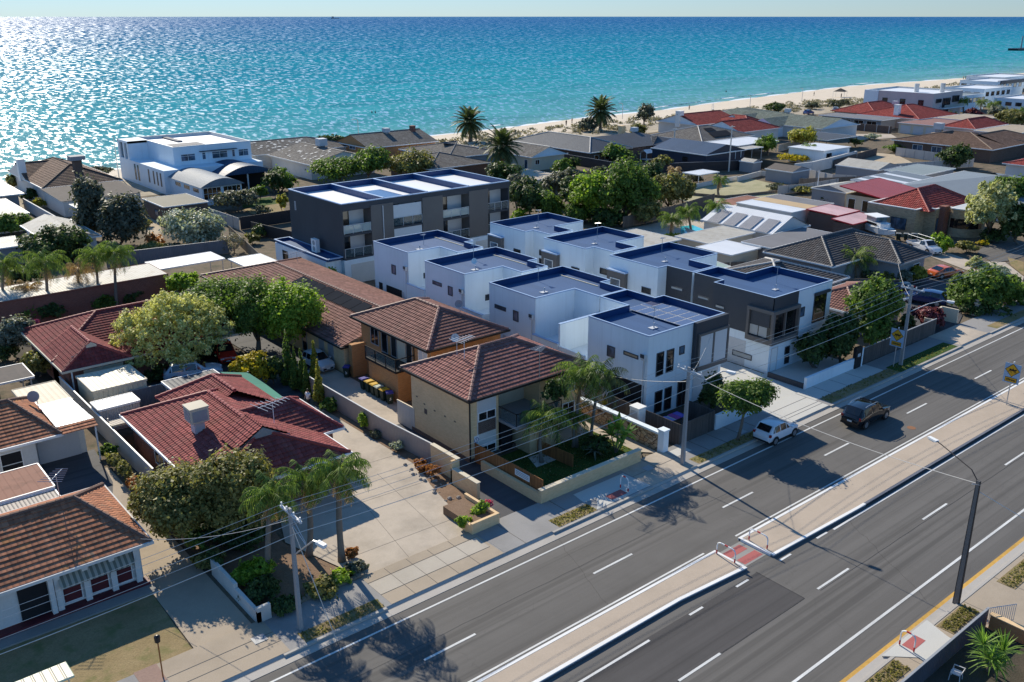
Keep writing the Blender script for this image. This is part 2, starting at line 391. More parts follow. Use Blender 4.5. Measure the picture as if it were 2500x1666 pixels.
# ground
def _asphalt(name, c, pv=.16):
    t = NT(name); p = t.pos(); s = t.sep(p)
    f = t.noise(p, 60, 2, .7); col = t.mix(t.rng(f, .3, .7, 0, 1), dk(c, .72), dk(c, 1.3))
    lane = t.noise(t.map(p, (.02, .9, 1)), 1., 4, .6)          # long streaks worn along the lanes
    col = t.mix(t.rng(lane, .35, .66, 0, .6), col, dk(c, 1.5))
    col = t.mix(t.rng(t.noise(t.map(p, (.012, 1.6, 1)), 1.3, 3), .52, .66, 0, .55), col, dk(c, .6))
    col = t.mix(t.rng(t.noise(p, .35, 5, .65), .5, .75, 0, .3), col, dk(c, .7))
    vo = t.n('ShaderNodeTexVoronoi', feature='DISTANCE_TO_EDGE'); v2 = t.map(p, (.08, .21, 1)); 
    ad = t.n('ShaderNodeVectorMath', operation='ADD'); t.l(v2, ad.inputs[0])
    nz = t.n('ShaderNodeTexNoise'); t.l(p, nz.inputs[0]); nz.inputs['Scale'].default_value = .5; nz.inputs['Detail'].default_value = 5
    mu = t.n('ShaderNodeVectorMath', operation='SCALE'); t.l(nz.outputs[1], mu.inputs[0]); mu.inputs[3].default_value = .35; t.l(mu.outputs[0], ad.inputs[1])
    t.l(ad.outputs[0], vo.inputs['Vector']); vo.inputs['Scale'].default_value = 1.
    col = t.mix(t.rng(vo.outputs['Distance'], 0, .004, .22, 0), col, dk(c, .4))
    t.bump(f, .25, .01)
    return t.fin(col, .82, .25)
ASPH = _asphalt('asphalt', (.114, .107, .099)); ASPHD = _asphalt('new_asphalt_patch', (.066, .062, .061)); ASPHY = _asphalt('yard_asphalt', (.07, .07, .075))
def _conc(name, c, st=.5, jx=0., jy=0.):
    t = NT(name); p = t.pos()
    col = t.mix(t.rng(t.noise(p, 22, 3, .7), .3, .7, 0, 1), dk(c, .9), dk(c, 1.08))
    col = t.mix(t.rng(t.noise(p, .32, 6, .62), .45, .72, 0, st), col, dk(c, .5))
    col = t.mix(t.rng(t.noise(p, 1.7, 5, .7), .55, .75, 0, st*.6), col, dk(c, 1.25))
    t.bump(t.noise(p, 40, 2), .15, .01)
    return t.fin(col, .88, .2)
CONC = _conc('warm_concrete', (.49, .42, .34), .6); CONCL = _conc('new_concrete', (.55, .54, .50), .15); CONCG = _conc('grey_concrete', (.30, .29, .27), .4)
CONCT = _conc('tan_path_concrete', (.40, .33, .25), .35); SLABL = _conc('pale_path_slab', (.47, .42, .35), .35); PAVE = _conc('footpath', (.30, .29, .28), .35); KERB = _conc('kerb_concrete', (.44, .41, .37), .35)
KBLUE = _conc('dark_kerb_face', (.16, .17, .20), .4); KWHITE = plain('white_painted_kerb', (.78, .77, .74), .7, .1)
MEDI = _conc('median_paving', (.47, .385, .30), .28); REDPAD = _conc('red_tactile', (.42, .13, .12), .3); LINE = plain('road_line_paint', (.62, .62, .60), .75, .32, fine=16)
YEL = plain('yellow_gutter_line', (.55, .32, .07), .75, .3, fine=6); JOINT = plain('dark_joint', (.19, .17, .15), .9, .2)
def _dirt(name, c1, c2, c3=None, s=1.):
    t = NT(name); p = t.pos()
    col = t.mix(t.rng(t.noise(p, .5*s, 6, .65), .35, .65, 0, 1), c1, c2)
    col = t.mix(t.rng(t.noise(p, 14*s, 3, .7), .4, .7, 0, .5), col, dk(c1, .55))
    if c3: col = t.mix(t.rng(t.noise(p, .9*s, 5, .6), .5, .66, 0, .85), col, c3)
    t.bump(t.noise(p, 12*s, 4), .5, .05)
    return t.fin(col, .95, .1)
DIRT = _dirt('dry_soil', (.15, .12, .088), (.22, .175, .125), (.085, .085, .055)); MULCH = _dirt('bark_mulch', (.20, .13, .085), (.28, .19, .13))
SANDY = _dirt('pale_sand_yard', (.46, .37, .26), (.55, .46, .34)); LAWN = _dirt('dry_lawn', (.27, .205, .105), (.34, .26, .14), (.17, .165, .065))
GREENL = _dirt('green_lawn', (.045, .085, .02), (.07, .12, .03)); PALEL = _dirt('pale_court_grass', (.38, .35, .21), (.46, .42, .27), (.3, .29, .17), .4)
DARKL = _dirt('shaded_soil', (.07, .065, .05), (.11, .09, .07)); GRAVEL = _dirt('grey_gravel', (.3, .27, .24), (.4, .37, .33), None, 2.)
SAND = _dirt('beach_sand', (.63, .54, .43), (.70, .61, .49), None, .6); DUNE = _dirt('dune_sand', (.42, .36, .27), (.5, .43, .33), (.26, .23, .17), .6)
# foliage
LF = {k: leafm(k+'_leaves', a, b, t) for k, a, b, t in [
    ('dark_green', (0.032, 0.055, 0.019), (0.103, 0.157, 0.042), .2), ('mid_green', (0.065, 0.115, 0.025), (0.195, 0.293, 0.057), .3),
    ('bright_green', (0.114, 0.209, 0.022), (0.367, 0.502, 0.067), .35), ('olive', (.11, .11, .032), (.35, .325, .11), .25),
    ('grey_green', (0.104, 0.113, 0.078), (0.295, 0.313, 0.235), .2), ('dusty', (0.061, 0.073, 0.049), (0.166, 0.174, 0.122), .2),
    ('variegated', (.36, .37, .10), (.80, .76, .34), .25), ('cream_green', (0.260, 0.278, 0.104), (0.650, 0.650, 0.365), .25), ('yellow_green', (0.174, 0.192, 0.031), (0.522, 0.470, 0.086), .3),
    ('gold', (0.227, 0.209, 0.017), (0.650, 0.504, 0.035), .3), ('rust', (0.244, 0.104, 0.035), (0.574, 0.244, 0.086), .3), ('crimson', (0.086, 0.026, 0.035), (0.295, 0.078, 0.096), .25),
    ('pink', (0.608, 0.070, 0.174), (0.650, 0.139, 0.313), .3), ('dune_scrub', (0.174, 0.157, 0.104), (0.418, 0.365, 0.260), .15), ('silver', (0.174, 0.209, 0.139), (0.626, 0.650, 0.522), .2),
    ('palm', (0.061, 0.104, 0.020), (0.244, 0.330, 0.078), .3), ('date_palm', (0.035, 0.055, 0.023), (0.131, 0.166, 0.070), .2), ('dry_frond', (0.278, 0.174, 0.086), (0.592, 0.401, 0.227), .2),
    ('grass', (.13, .13, .045), (.27, .24, .11), .3), ('strap', (0.086, 0.174, 0.035), (0.348, 0.522, 0.104), .3)]}
BARK = plain('grey_bark', (.17, .14, .11), .9, .25, fine=14, bump=.5); BARKP = plain('palm_trunk', (.20, .17, .14), .9, .2, fine=6, bump=.4); BARKD = plain('dark_bark', (.07, .05, .04), .9, .25, fine=10)
SKIN = plain('skin', (.45, .27, .19), .6, .05); HAIR = plain('dark_hair', (.02, .015, .012), .6, .2); CWHITE = plain('white_shirt', (.75, .75, .78), .8, .05); CDARK = plain('dark_clothes', (.02, .022, .03), .85, .1)
TYRE = plain('tyre_rubber', (.02, .02, .02), .8, .2); RIM = plain('alloy_rim', (.4, .4, .42), .35, .1, .5, .7)
# ------------------------------------------------------------------ ground, sea, beach, roads
def sheet(name, poly, z, mat, label=None):
    mb = MB(); mb.prism(poly, z-.002, z, bot=False); return struct(mb.build(name, mat))
def rect(x0, y0, x1, y1): return [(x0, y0), (x1, y0), (x1, y1), (x0, y1)]
def PP(r, z, *xy): return [P(r, xy[i], xy[i+1], z)[:2] for i in range(0, len(xy), 2)]
def gridmesh(name, xs, ys, fz, mat, kind='structure'):
    V = [(x, y, fz(x, y)) for x in xs for y in ys]; n = len(ys)
    F = [(i*n+j, (i+1)*n+j, (i+1)*n+j+1, i*n+j+1) for i in range(len(xs)-1) for j in range(n-1)]
    me = bpy.data.meshes.new(name); me.from_pydata(V, [], F); me.materials.append(mat)
    me.uv_layers.new(name='UVMap'); me.polygons.foreach_set('use_smooth', [True]*len(me.polygons))
    o = bpy.data.objects.new(name, me); COL.objects.link(o); o['kind'] = kind; return o
SEAZ = -3.
# shoreline and dune foot, surveyed along the beach
SH = [P('A3', 130, 375, SEAZ), P('A3', 700, 300, SEAZ), P('A3', 1350, 235, SEAZ), P('A3', 1900, 160, SEAZ), P('A4', 900, 270, SEAZ), P('A4', 1600, 222, SEAZ), P('A4', 2335, 168, SEAZ)]
SH = [(p.x, p.y) for p in SH]
SH = [(-400, 214), (40, 219), (130, 224)]+SH+[(900, 275), (2500, 520), (9000, 2000)]
DU = [(-400, 188), (40, 192), (130, 194), (165, 195), (195, 199), (228, 195), (273, 198), (300, 200), (330, 193), (420, 205), (520, 225), (900, 255), (2500, 500), (9000, 1980)]
def interp(T, x):
    for (a, ya), (b, yb) in zip(T, T[1:]):
        if x <= b: return ya+(yb-ya)*max(0, (x-a)/(b-a))
    return T[-1][1]
def bz(x, y):
    s, d = interp(SH, x), interp(DU, x); t = (y-d)/(s-d)
    return -.05-(3-.05)*t if t < 1 else SEAZ-(y-s)*.12
xs = [-400, -100]+[40+6*i for i in range(100)]+[700, 900, 1400, 2500, 5000, 9000]
V = []; F = []
for i, x in enumerate(xs):
    d, s = interp(DU, x), interp(SH, x)
    for y in (d-26, d-8, d, d+(s-d)*.3, d+(s-d)*.6, d+(s-d)*.85, s, s+9, s+60): V.append((x, y, bz(x, y) if y >= d else -.02))
for i in range(len(xs)-1):
    for j in range(8): F.append((i*9+j, (i+1)*9+j, (i+1)*9+j+1, i*9+j+1))
me = bpy.data.meshes.new('beach'); me.from_pydata(V, [], F); me.materials.append(SAND); me.materials.append(DUNE)
me.polygons.foreach_set('material_index', [1 if p % 8 == 0 else 0 for p in range(len(F))]); me.uv_layers.new(name='UVMap')
me.polygons.foreach_set('use_smooth', [True]*len(F))
ob = bpy.data.objects.new('beach', me); COL.objects.link(ob); struct(ob)
# land: one sheet up to the dune foot, far along the coast
V = []; F = []
lx = [-3000, -400]+[60*i-60 for i in range(12)]+[700, 900, 1400, 2500, 5000, 9000]
for x in lx: V += [(x, -3000 if x < 700 else -6000, -.03), (x, interp(DU, x)-14, -.03)]
for i in range(len(lx)-1): F.append((2*i, 2*i+2, 2*i+3, 2*i+1))
me = bpy.data.meshes.new('ground'); me.from_pydata(V, [], F); me.materials.append(DIRT); me.uv_layers.new(name='UVMap')
ob = bpy.data.objects.new('ground', me); COL.objects.link(ob); struct(ob)
# sea
def _sea():
    t = NT('sea_water'); p = t.pos(); s = t.sep(p)
    off = t.math('SUBTRACT', s[1], t.math('ADD', t.math('MULTIPLY', s[0], .075), 208.))     # metres off the shore
    wob = t.math('MULTIPLY', t.math('SUBTRACT', t.noise(t.map(p, (.002, .006, 1)), 1., 4, .6), .5), 1.)
    lg = t.math('ADD', t.math('LOGARITHM', t.math('MAXIMUM', off, 3.), 10.), t.math('MULTIPLY', wob, .8))   # 0.5 .. 4.5
    f = t.rng(lg, .6, 4.4, 0, 1)
    col = t.ramp(f, [(0, (.24, .38, .36)), (.22, (.11, .34, .36)), (.4, (.034, .295, .36)), (.52, (.013, .235, .335)), (.66, (.009, .15, .30)), (.80, (.012, .115, .29)), (1, (.03, .14, .30))])  # last stops lightened: horizon haze put into the water colour
    wind = t.noise(t.map(p, (.02, .05, 1)), 1., 5, .65)
    col = t.mix(t.rng(wind, .42, .66, 0, .35), col, (.004, .09, .15))
    # white caps and the wash along the sand
    cap = t.noise(t.map(p, (.06, .17, 1)), 1., 6, .72)
    capm = t.math('MULTIPLY', t.rng(cap, .71, .735, 0, 1), t.rng(off, 10, 400, 1, .6))
    col = t.mix(capm, col, (.75, .8, .8))
    # ripples and swell for the bump; the sparkle is painted by its own mask
    h = t.math('ADD', t.math('MULTIPLY', t.noise(t.map(p, (.55, .9, 1)), 1., 3, .6, .3), .5), t.math('MULTIPLY', t.noise(t.map(p, (.11, .2, 1)), 1., 4, .6, .4), 1.8))
    q = t.sep(p); qx = t.math('SUBTRACT', q[0], 35.); qy = t.math('ADD', q[1], 70.)
    rad = t.math('SQRT', t.math('ADD', t.math('MULTIPLY', qx, qx), t.math('MULTIPLY', qy, qy)))
    wv = t.comb(t.math('MULTIPLY', t.math('ARCTAN2', qy, qx), 210.), t.math('MULTIPLY', t.math('LOGARITHM', rad, math.e), 62.))   # polar layout keeps the painted sparkle fine at every distance
    chop = t.noise(wv, 1., 3, .6, .4); broad = t.noise(t.map(p, (.006, .012, 1)), 1., 4, .6)
    glint = t.math('MULTIPLY', t.rng(chop, .525, .605, 0, 1), t.rng(broad, .3, .7, .6, 1.2))
    col = t.mix(t.rng(chop, .3, .6, .22, 0), col, t.mix(1., col, (.6, .72, .8), 'MULTIPLY'))
    bp = t.n('ShaderNodeBump'); t.l(h, bp.inputs['Height']); bp.inputs['Strength'].default_value = .6; bp.inputs['Distance'].default_value = .5
    df = t.n('ShaderNodeBsdfDiffuse'); t.l(col, df.inputs[0]); t.l(bp.outputs[0], df.inputs['Normal'])
    gl = t.n('ShaderNodeBsdfGlossy'); gl.inputs['Roughness'].default_value = .255; t.l(bp.outputs[0], gl.inputs['Normal'])
    mx = t.n('ShaderNodeMixShader'); t.l(t.math('ADD', t.math('MULTIPLY', glint, .60), .012), mx.inputs[0]); t.l(df.outputs[0], mx.inputs[1]); t.l(gl.outputs[0], mx.inputs[2])
    t.l(mx.outputs[0], t.t.nodes['Material Output'].inputs[0])
    return t.m
V = []; F = []
for x in xs[:-1]+[9000]:
    s = interp(SH, x); V += [(x, s-.5, SEAZ), (x, 60000, SEAZ)]
V = [(-60000, 214, SEAZ), (-60000, 60000, SEAZ)]+V+[(60000, 14000, SEAZ), (60000, 60000, SEAZ)]
for i in range(len(V)//2-1): F.append((2*i, 2*i+2, 2*i+3, 2*i+1))
me = bpy.data.meshes.new('sea'); me.from_pydata(V, [], F); me.materials.append(_sea()); me.uv_layers.new(name='UVMap')
ob = bpy.data.objects.new('sea', me); COL.objects.link(ob); struct(ob)
# breaking wash along the waterline
random.seed(4); mb = MB()
x = 60.
while x < 640:
    L = random.uniform(5, 26); wd = random.uniform(.6, 1.7); n = 6; up_, lo_ = [], []
    for k in range(n+1):
        xx = x+L*k/n; s = interp(SH, xx); q = math.sin(math.pi*k/n); o = random.uniform(-.25, .25)
        up_.append((xx, s-.5+wd*q+o, SEAZ+.09+.12*q)); lo_.append((xx, s-.6-wd*.5*q+o, SEAZ+.07))
    for k in range(n): mb.face([lo_[k], lo_[k+1], up_[k+1], up_[k]])
    if random.random() < .25:
        for k in range(n): mb.face([(a[0], a[1]+7+random.random(), SEAZ+.05) for a in (lo_[k], lo_[k+1])]+[(a[0], a[1]+6.6, SEAZ+.2) for a in (up_[k+1], up_[k])])
    x += L+random.uniform(-3, 7)
o = mb.build('shore_foam', plain('sea_foam', (.85, .88, .88), .6, .06)); o['kind'] = 'stuff'
tag(o, 'thin white line of foam where small waves meet the sand', 'foam')

# roads, kerbs, paths -------------------------------------------------------------
sheet('road', rect(-150, 17.5, 420, 36.35), .0, ASPH)
mb = MB(); mb.prism([(-150, 22.7), (39.7, 22.7), (39.8, 25.85), (-150, 25.85)], .002, .005, bot=False); struct(mb.build('road_patch', ASPHD))
mb = MB()
def line(x0, y0, x1, y1, z=.010): mb.box(x0, y0, .004, x1, y1, z, skip='d')
for i in range(-4, 12):
    a = 29.3+11.7*i; line(a, 22.62, a+3.15, 22.76)
for i in range(-4, 14):
    a = 43.2+11.7*(i-1)-.1; line(a+1.1, 31.66, a+4.3, 31.8)
line(-150, 35.03, 420, 35.15); line(-150, 19.04, 420, 19.19)
line(47.3, 25.56, 330, 25.7)
for a in (33.7, 37.7, 41.8, 45.6): line(a, 25.64, a+1.1, 25.78)
line(-150, 25.58, 30.5, 25.72)
line(-150, 28.98, 39.0, 29.1); line(42.0, 28.98, 330, 29.1)
struct(mb.build('road_markings', LINE))
mb = MB(); random.seed(21)
def seam(x0, y0, x1, y1, w_=.035, wob=.05, st=1.2):                # bitumen sealed seams and cracks
    n = max(2, int(math.hypot(x1-x0, y1-y0)/st)); d = Vector((x1-x0, y1-y0)).normalized(); nn = Vector((-d.y, d.x)); q = None
    for i in range(n+1):
        c = Vector((x0, y0)).lerp(Vector((x1, y1)), i/n)+nn*random.uniform(-wob, wob)
        if q is not None: mb.face([(*(q-nn*w_/2), .0065), (*(c-nn*w_/2), .0065), (*(c+nn*w_/2), .0065), (*(q+nn*w_/2), .0065)])
        q = c
seam(-150, 22.55, 39.7, 22.66, .05, .02); seam(39.7, 22.7, 39.75, 25.9, .06, .02); seam(41, 22.5, 120, 22.45, .022, .02); seam(-40, 32.9, 47, 32.75, .018, .03)
seam(44.6, 18.2, 49, 25.6, .014, .1, .5); seam(31, 29.2, 33.5, 36, .014, .1, .5)
o = mb.build('road_seams', plain('bitumen_seam', (.035, .033, .032), .7, .2)); struct(o)
mb = MB()
for x0, x1 in ((-150, 37.2), (42.9, 58.9), (64.3, 300)): pass
struct(MB().box(-150, 35.75, .002, 420, 36.3, .02).build('gutter', KERB))
mb = MB(); m2 = MB()
lows = [(10.4, 15.6), (21.6, 33.6), (42.7, 47.3), (58.6, 64.0), (86.6, 92.6)]
segs = []; a = -150
for l, h in lows: segs.append((a, l)); a = h
segs.append((a, 420))
for a, b in segs: mb.box(a, 36.3, 0, b, 36.46, .14)
for l, h in lows: mb.face([(l, 36.3, .03), (h, 36.3, .03), (h, 36.46, .14), (l, 36.46, .14)])
struct(mb.build('kerb', KERB))
struct(MB().box(-150, 36.46, -.02, 420, 39.7, .12).build('footpath', PAVE))
def pad(name, x0, y0, x1, y1, mat, z=.128): return struct(MB().box(x0, y0, z-.03, x1, y1, z).build(name, mat))
pad('verge', 16.9, 36.55, 21.6, 37.45, LAWN); pad('verge', 34.3, 36.55, 37.6, 37.6, LAWN); pad('verge', 47.7, 36.55, 58.4, 37.5, LAWN)
pad('verge', 64.6, 36.6, 75.5, 37.75, LAWN); pad('verge', 75.5, 36.55, 86.2, 38.0, GREENL)
pad('verge', 94.5, 36.55, 130, 37.6, LAWN)
pad('crossover', 22.0, 36.5, 29.8, 39.75, CONCT); pad('crossover', 10.5, 36.5, 16.0, 39.75, CONCT); pad('crossover', 42.7, 36.5, 47.2, 39.75, CONC); pad('crossover', 58.8, 36.5, 64.0, 39.75, CONCL)
pad('crossover', 86.7, 36.5, 92.4, 39.75, CONC); pad('crossover', 29.9, 36.5, 33.6, 39.75, PAVE)
pad('footpath_slab', 64.1, 37.8, 74.8, 39.7, CONCL); pad('footpath_slab', 47.4, 38.3, 49.0, 39.2, CONCL)
pad('footpath_slab', 22.0, 37.6, 29.6, 38.9, SLABL, .134)
mb = MB(); mb.prism([(37.6, 36.6), (42.7, 36.6), (42.5, 39.0), (37.8, 39.0), (37.6, 37.8), (38.7, 37.7)], .1, .136); struct(mb.build('pram_ramp', CONCL))
struct(MB().box(39.25, 36.85, .13, 40.7, 37.5, .141).build('tactile_pad', REDPAD))
mb = MB()
for x in (23.5, 25, 26.5, 28, 31.5, 36, 45, 50, 52, 54, 56, 66.5, 69, 71.5): mb.box(x, 36.5, .12, x+.03, 39.65, .1405)
for x0, x1, y in ((22, 29.6, 38.95), (22, 29.6, 37.58), (42.7, 47.2, 38.2), (58.8, 64, 38.6), (58.8, 64, 37.5), (58.8, 64, 37.1), (10.5, 16, 38.4), (10.5, 16, 37.5)): mb.box(x0, y, .12, x1, y+.03, .1405)
struct(mb.build('pavement_joints', JOINT))
# median with its pedestrian gap
def med(poly, name='median'):
    mb = MB(); mb.prism(poly, -.02, .15); struct(mb.build(name, MEDI))
med([(-150, 27.3), (34.2, 26.95), (39.4, 26.55), (39.4, 28.55), (-150, 28.55)]); med([(41.9, 26.35), (50.8, 26.1), (420, 26.0), (420, 28.5), (41.9, 28.5)])
mb = MB(); kk = MB()
def kerbrun(pts, s, m_top=0):
    for (xa, ya), (xb, yb) in zip(pts, pts[1:]):
        for mbx, lo, hi in ((mb, .10, .165), (kk, -.01, .10)):
            mbx.prism([(xa, ya), (xb, yb), (xb, yb+s), (xa, ya+s)], lo, hi)
kerbrun([(-150, 27.1), (34.2, 26.75), (39.55, 26.35)], .22); kerbrun([(41.8, 26.15), (50.8, 25.9), (51.5, 25.9)], .2)
for x, y0, y1 in ((39.4, 26.57, 28.6), (41.75, 26.35, 28.6)): mb.box(x, y0, -.01, x+.17, y1, .17)
mb.box(-150, 28.55, -.01, 39.58, 28.72, .16); mb.box(41.75, 28.5, -.01, 420, 28.68, .16)
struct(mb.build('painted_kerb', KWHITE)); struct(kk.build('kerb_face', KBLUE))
mb = MB(); kerbrun([(51.5, 25.9), (420, 25.82)], .18); 
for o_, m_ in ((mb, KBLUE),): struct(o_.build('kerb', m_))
mb = MB(); mb.box(39.6, 27.7, .0, 41.4, 28.3, .012); mb.box(39.9, 26.75, .0, 41.6, 27.35, .012); struct(mb.build('tactile_pad', REDPAD))
struct(MB().box(39.58, 26.6, .0, 41.75, 28.5, .008).build('crossing_floor', CONCG))
mb = MB(); mb.box(78.6, 26.6, .14, 79.8, 27.4, .156); struct(mb.build('service_lid', CONCG))
# right-hand kerb, path and verge
mb = MB(); mb.box(-150, 17.52, .0, 420, 17.72, .014); struct(mb.build('yellow_line', YEL))
struct(MB().box(-150, 17.05, -.02, 420, 17.5, .05).build('gutter', KERB)); struct(MB().box(-150, 16.9, -.02, 420, 17.05, .13).build('kerb', KERB))
struct(MB().box(-150, 10., -.02, 420, 16.9, .11).build('footpath', CONCT))
pad('verge', 35.6, 15.95, 38.5, 16.85, LAWN, .13); pad('verge', 42.7, 15.9, 45.6, 16.8, LAWN, .13); pad('verge', 49.2, 15.6, 56, 16.6, LAWN, .13); pad('verge', 20, 15.9, 33.5, 16.8, LAWN, .13)
mb = MB(); mb.prism([(38.3, 17.35), (42.8, 17.35), (42.3, 16.0), (42.2, 15.2), (39.3, 15.2), (39.6, 16.1)], .08, .135); struct(mb.build('pram_ramp', CONCL))
struct(MB().box(39.85, 16.55, .13, 41.1, 17.15, .142).build('tactile_pad', REDPAD))
mb = MB()
for x in (39.2, 42.3, 45.9, 49.5, 53, 57): mb.box(x, 12, .1, x+.03, 16.9, .118)
struct(mb.build('pavement_joints', JOINT))
# yards, drives and lawns
Y = .035
sheet('front_lawn', [(-30, 39.75), (12.3, 39.75), (12.5, 47), (-30, 47.8)], Y, LAWN)
pad('brick_path', 9.4, 38.3, 10.5, 39.8, plain('red_brick_paving', (.3, .2, .16), .9, .2), .13)
sheet('driveway', [(12.4, 39.75), (15.5, 39.75), (15.5, 63), (11.0, 63), (12.6, 55)], Y, CONCT)
sheet('driveway', [(-8, 54), (12.9, 54), (15.0, 60.5), (15.6, 66.6), (-8, 66.6)], Y+.006, ASPHY)
sheet('driveway', [(22.2, 39.7), (29.5, 39.7), (30.6, 42.6), (31.6, 45.5), (32.3, 49), (32.7, 58), (31.5, 66), (29, 68), (28.5, 60), (22, 50), (20.5, 46), (21.3, 43)], Y, CONC)
mb = MB()
for a, b in (((23.2, 42.0), (30.6, 41.7)), ((28.2, 39.7), (29.5, 50)), ((24, 47.4), (31.9, 46.9)), ((25.3, 39.7), (26.6, 47)), ((26.6, 52), (32.5, 51.6))):
    d = Vector((b[0]-a[0], b[1]-a[1])).normalized(); n = Vector((-d.y, d.x))*.012
    mb.prism([(a[0]+n.x, a[1]+n.y), (a[0]-n.x, a[1]-n.y), (b[0]-n.x, b[1]-n.y), (b[0]+n.x, b[1]+n.y)], Y, Y+.006)
struct(mb.build('driveway_joints', JOINT))
sheet('garden_bed', [(15.8, 39.7), (22.1, 39.7), (21.2, 43), (20.4, 46), (20.8, 49.5), (15.8, 49.5)], Y, MULCH)
sheet('garden_bed', [(29.9, 39.9), (31.5, 39.9), (31.5, 42.6), (32.5, 42.7), (32.5, 45.4), (33.0, 45.6), (33.2, 48.5), (32.8, 62), (32.1, 62), (32.3, 49), (31.4, 46.3), (30.7, 43)], Y+.012, MULCH)
sheet('driveway', [(31.8, 39.7), (36.2, 39.7), (35.4, 56), (33.2, 56), (33.0, 47)], Y, ASPHY); sheet('driveway', [(33.1, 56), (37.4, 56), (37.3, 71), (33.1, 71)], Y+.005, CONC)
sheet('driveway', [(33.1, 71), (37, 71), (36, 96), (33.1, 96)], Y+.005, ASPHY)
sheet('front_lawn', [(36.5, 40.3), (46.2, 40.5), (45.8, 46.6), (36.6, 46.6)], Y, GREENL)
sheet('stepping_slab', [(38.6, 43.6), (40.8, 43.6), (40.9, 45.0), (39.2, 45.2)], Y+.02, CONCL)
sheet('driveway', [(42.7, 45.5), (45.9, 45.5), (45.9, 40.8), (46.9, 39.7), (47.0, 39.7), (47.9, 56), (46.3, 58), (42.9, 50)], Y+.005, CONC)
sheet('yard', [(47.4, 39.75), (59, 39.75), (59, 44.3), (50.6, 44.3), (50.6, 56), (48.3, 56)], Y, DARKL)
sheet('driveway', [(58.9, 39.7), (66, 39.7), (66.3, 100), (59.7, 100), (59.7, 46)], Y, CONCL)
sheet('forecourt', [(66, 39.7), (74.3, 39.75), (74.3, 44.3), (66, 44.3)], Y, CONCL)
sheet('driveway', [(88, 39.7), (92.7, 39.7), (96.5, 41), (110, 50), (112, 56), (106, 57), (98, 50), (90, 44)], Y, ASPHY)
sheet('side_street', PP('B4', 0, 1950, 400, 2010, 330, 2335, 300, 2335, 420, 2200, 460, 2080, 470), Y, ASPH)
sheet('driveway', PP('B4', 0, 1480, 390, 1600, 350, 1900, 460, 2180, 470, 2335, 590, 2300, 700, 2050, 600, 1880, 540), Y+.004, CONC)
sheet('verge', PP('B4', 0, 2200, 430, 2335, 470, 2335, 580, 2230, 500), Y+.01, LAWN)
sheet('lawn_court', [(122, 99), (128, 112), (152, 110), (150, 103), (138, 92.5)], Y, PALEL)
sheet('sand_yard', PP('A4', 0, 960, 900, 1010, 800, 1300, 830, 1500, 930, 1350, 960), Y, SANDY)
sheet('yard', PP('A1', 0, 1200, 860, 1290, 870, 1340, 1150, 1200, 1180), Y, SANDY)
sheet('pool_surround', [(99, 79), (113, 79), (113, 93), (99, 93)], Y, CONC)
sheet('pool', PP('A3', 0, 1535, 1180, 1545, 1245, 1690, 1255, 1780, 1225, 1640, 1170), Y+.02, POOLW)
sheet('lane', PP('A4', 0, 830, 660, 1250, 660, 1300, 690, 1000, 710), Y, CONC)
sheet('back_lawn', PP('A1', 0, 1980, 840, 2280, 790, 2330, 870, 2050, 880), Y, LAWN); sheet('back_lawn', PP('A1', 0, 1960, 770, 2200, 740, 2300, 790, 1980, 830), Y+.005, GREENL)
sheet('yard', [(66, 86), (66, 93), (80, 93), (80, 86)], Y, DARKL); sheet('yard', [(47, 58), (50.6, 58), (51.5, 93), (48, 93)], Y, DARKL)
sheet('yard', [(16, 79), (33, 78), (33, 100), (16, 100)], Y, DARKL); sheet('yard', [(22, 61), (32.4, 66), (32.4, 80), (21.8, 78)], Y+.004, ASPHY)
sheet('esplanade', [(30, 190), (120, 190), (120, 186), (30, 184)], .02, CONC)
# ------------------------------------------------------------------ roofs and houses
def hip_slopes(x0, y0, x1, y1, ze, zr, ax, e0='hip', e1='hip', r0=None, r1=None):
    """returns slopes, gable triangles, ridge/hip lines"""
    if ax == 'x':
        ym = (y0+y1)/2; h = (y1-y0)/2; a = x0+(h if r0 is None else r0 if e0 == 'hip' else 0)*(e0 == 'hip'); b = x1-(h if r1 is None else r1)*(e1 == 'hip')
        A, B = (a, ym, zr), (b, ym, zr); c = [(x0, y0, ze), (x1, y0, ze), (x1, y1, ze), (x0, y1, ze)]
        S = [[c[0], c[1], B, A], [c[2], c[3], A, B]]; G = []; L = [(A, B)]
        (S if e0 == 'hip' else G).append([c[3], c[0], A]); (S if e1 == 'hip' else G).append([c[1], c[2], B])
        if e0 == 'hip': L += [(c[0], A), (c[3], A)]
        if e1 == 'hip': L += [(c[1], B), (c[2], B)]
        return S, G, L
    xm = (x0+x1)/2; h = (x1-x0)/2; a = y0+(h if r0 is None else r0)*(e0 == 'hip'); b = y1-(h if r1 is None else r1)*(e1 == 'hip')
    A, B = (xm, a, zr), (xm, b, zr); c = [(x0, y0, ze), (x1, y0, ze), (x1, y1, ze), (x0, y1, ze)]
    S = [[c[1], c[2], B, A], [c[3], c[0], A, B]]; G = []; L = [(A, B)]
    (S if e0 == 'hip' else G).append([c[0], c[1], A]); (S if e1 == 'hip' else G).append([c[2], c[3], B])
    if e0 == 'hip': L += [(c[0], A), (c[1], A)]
    if e1 == 'hip': L += [(c[2], B), (c[3], B)]
    return S, G, L
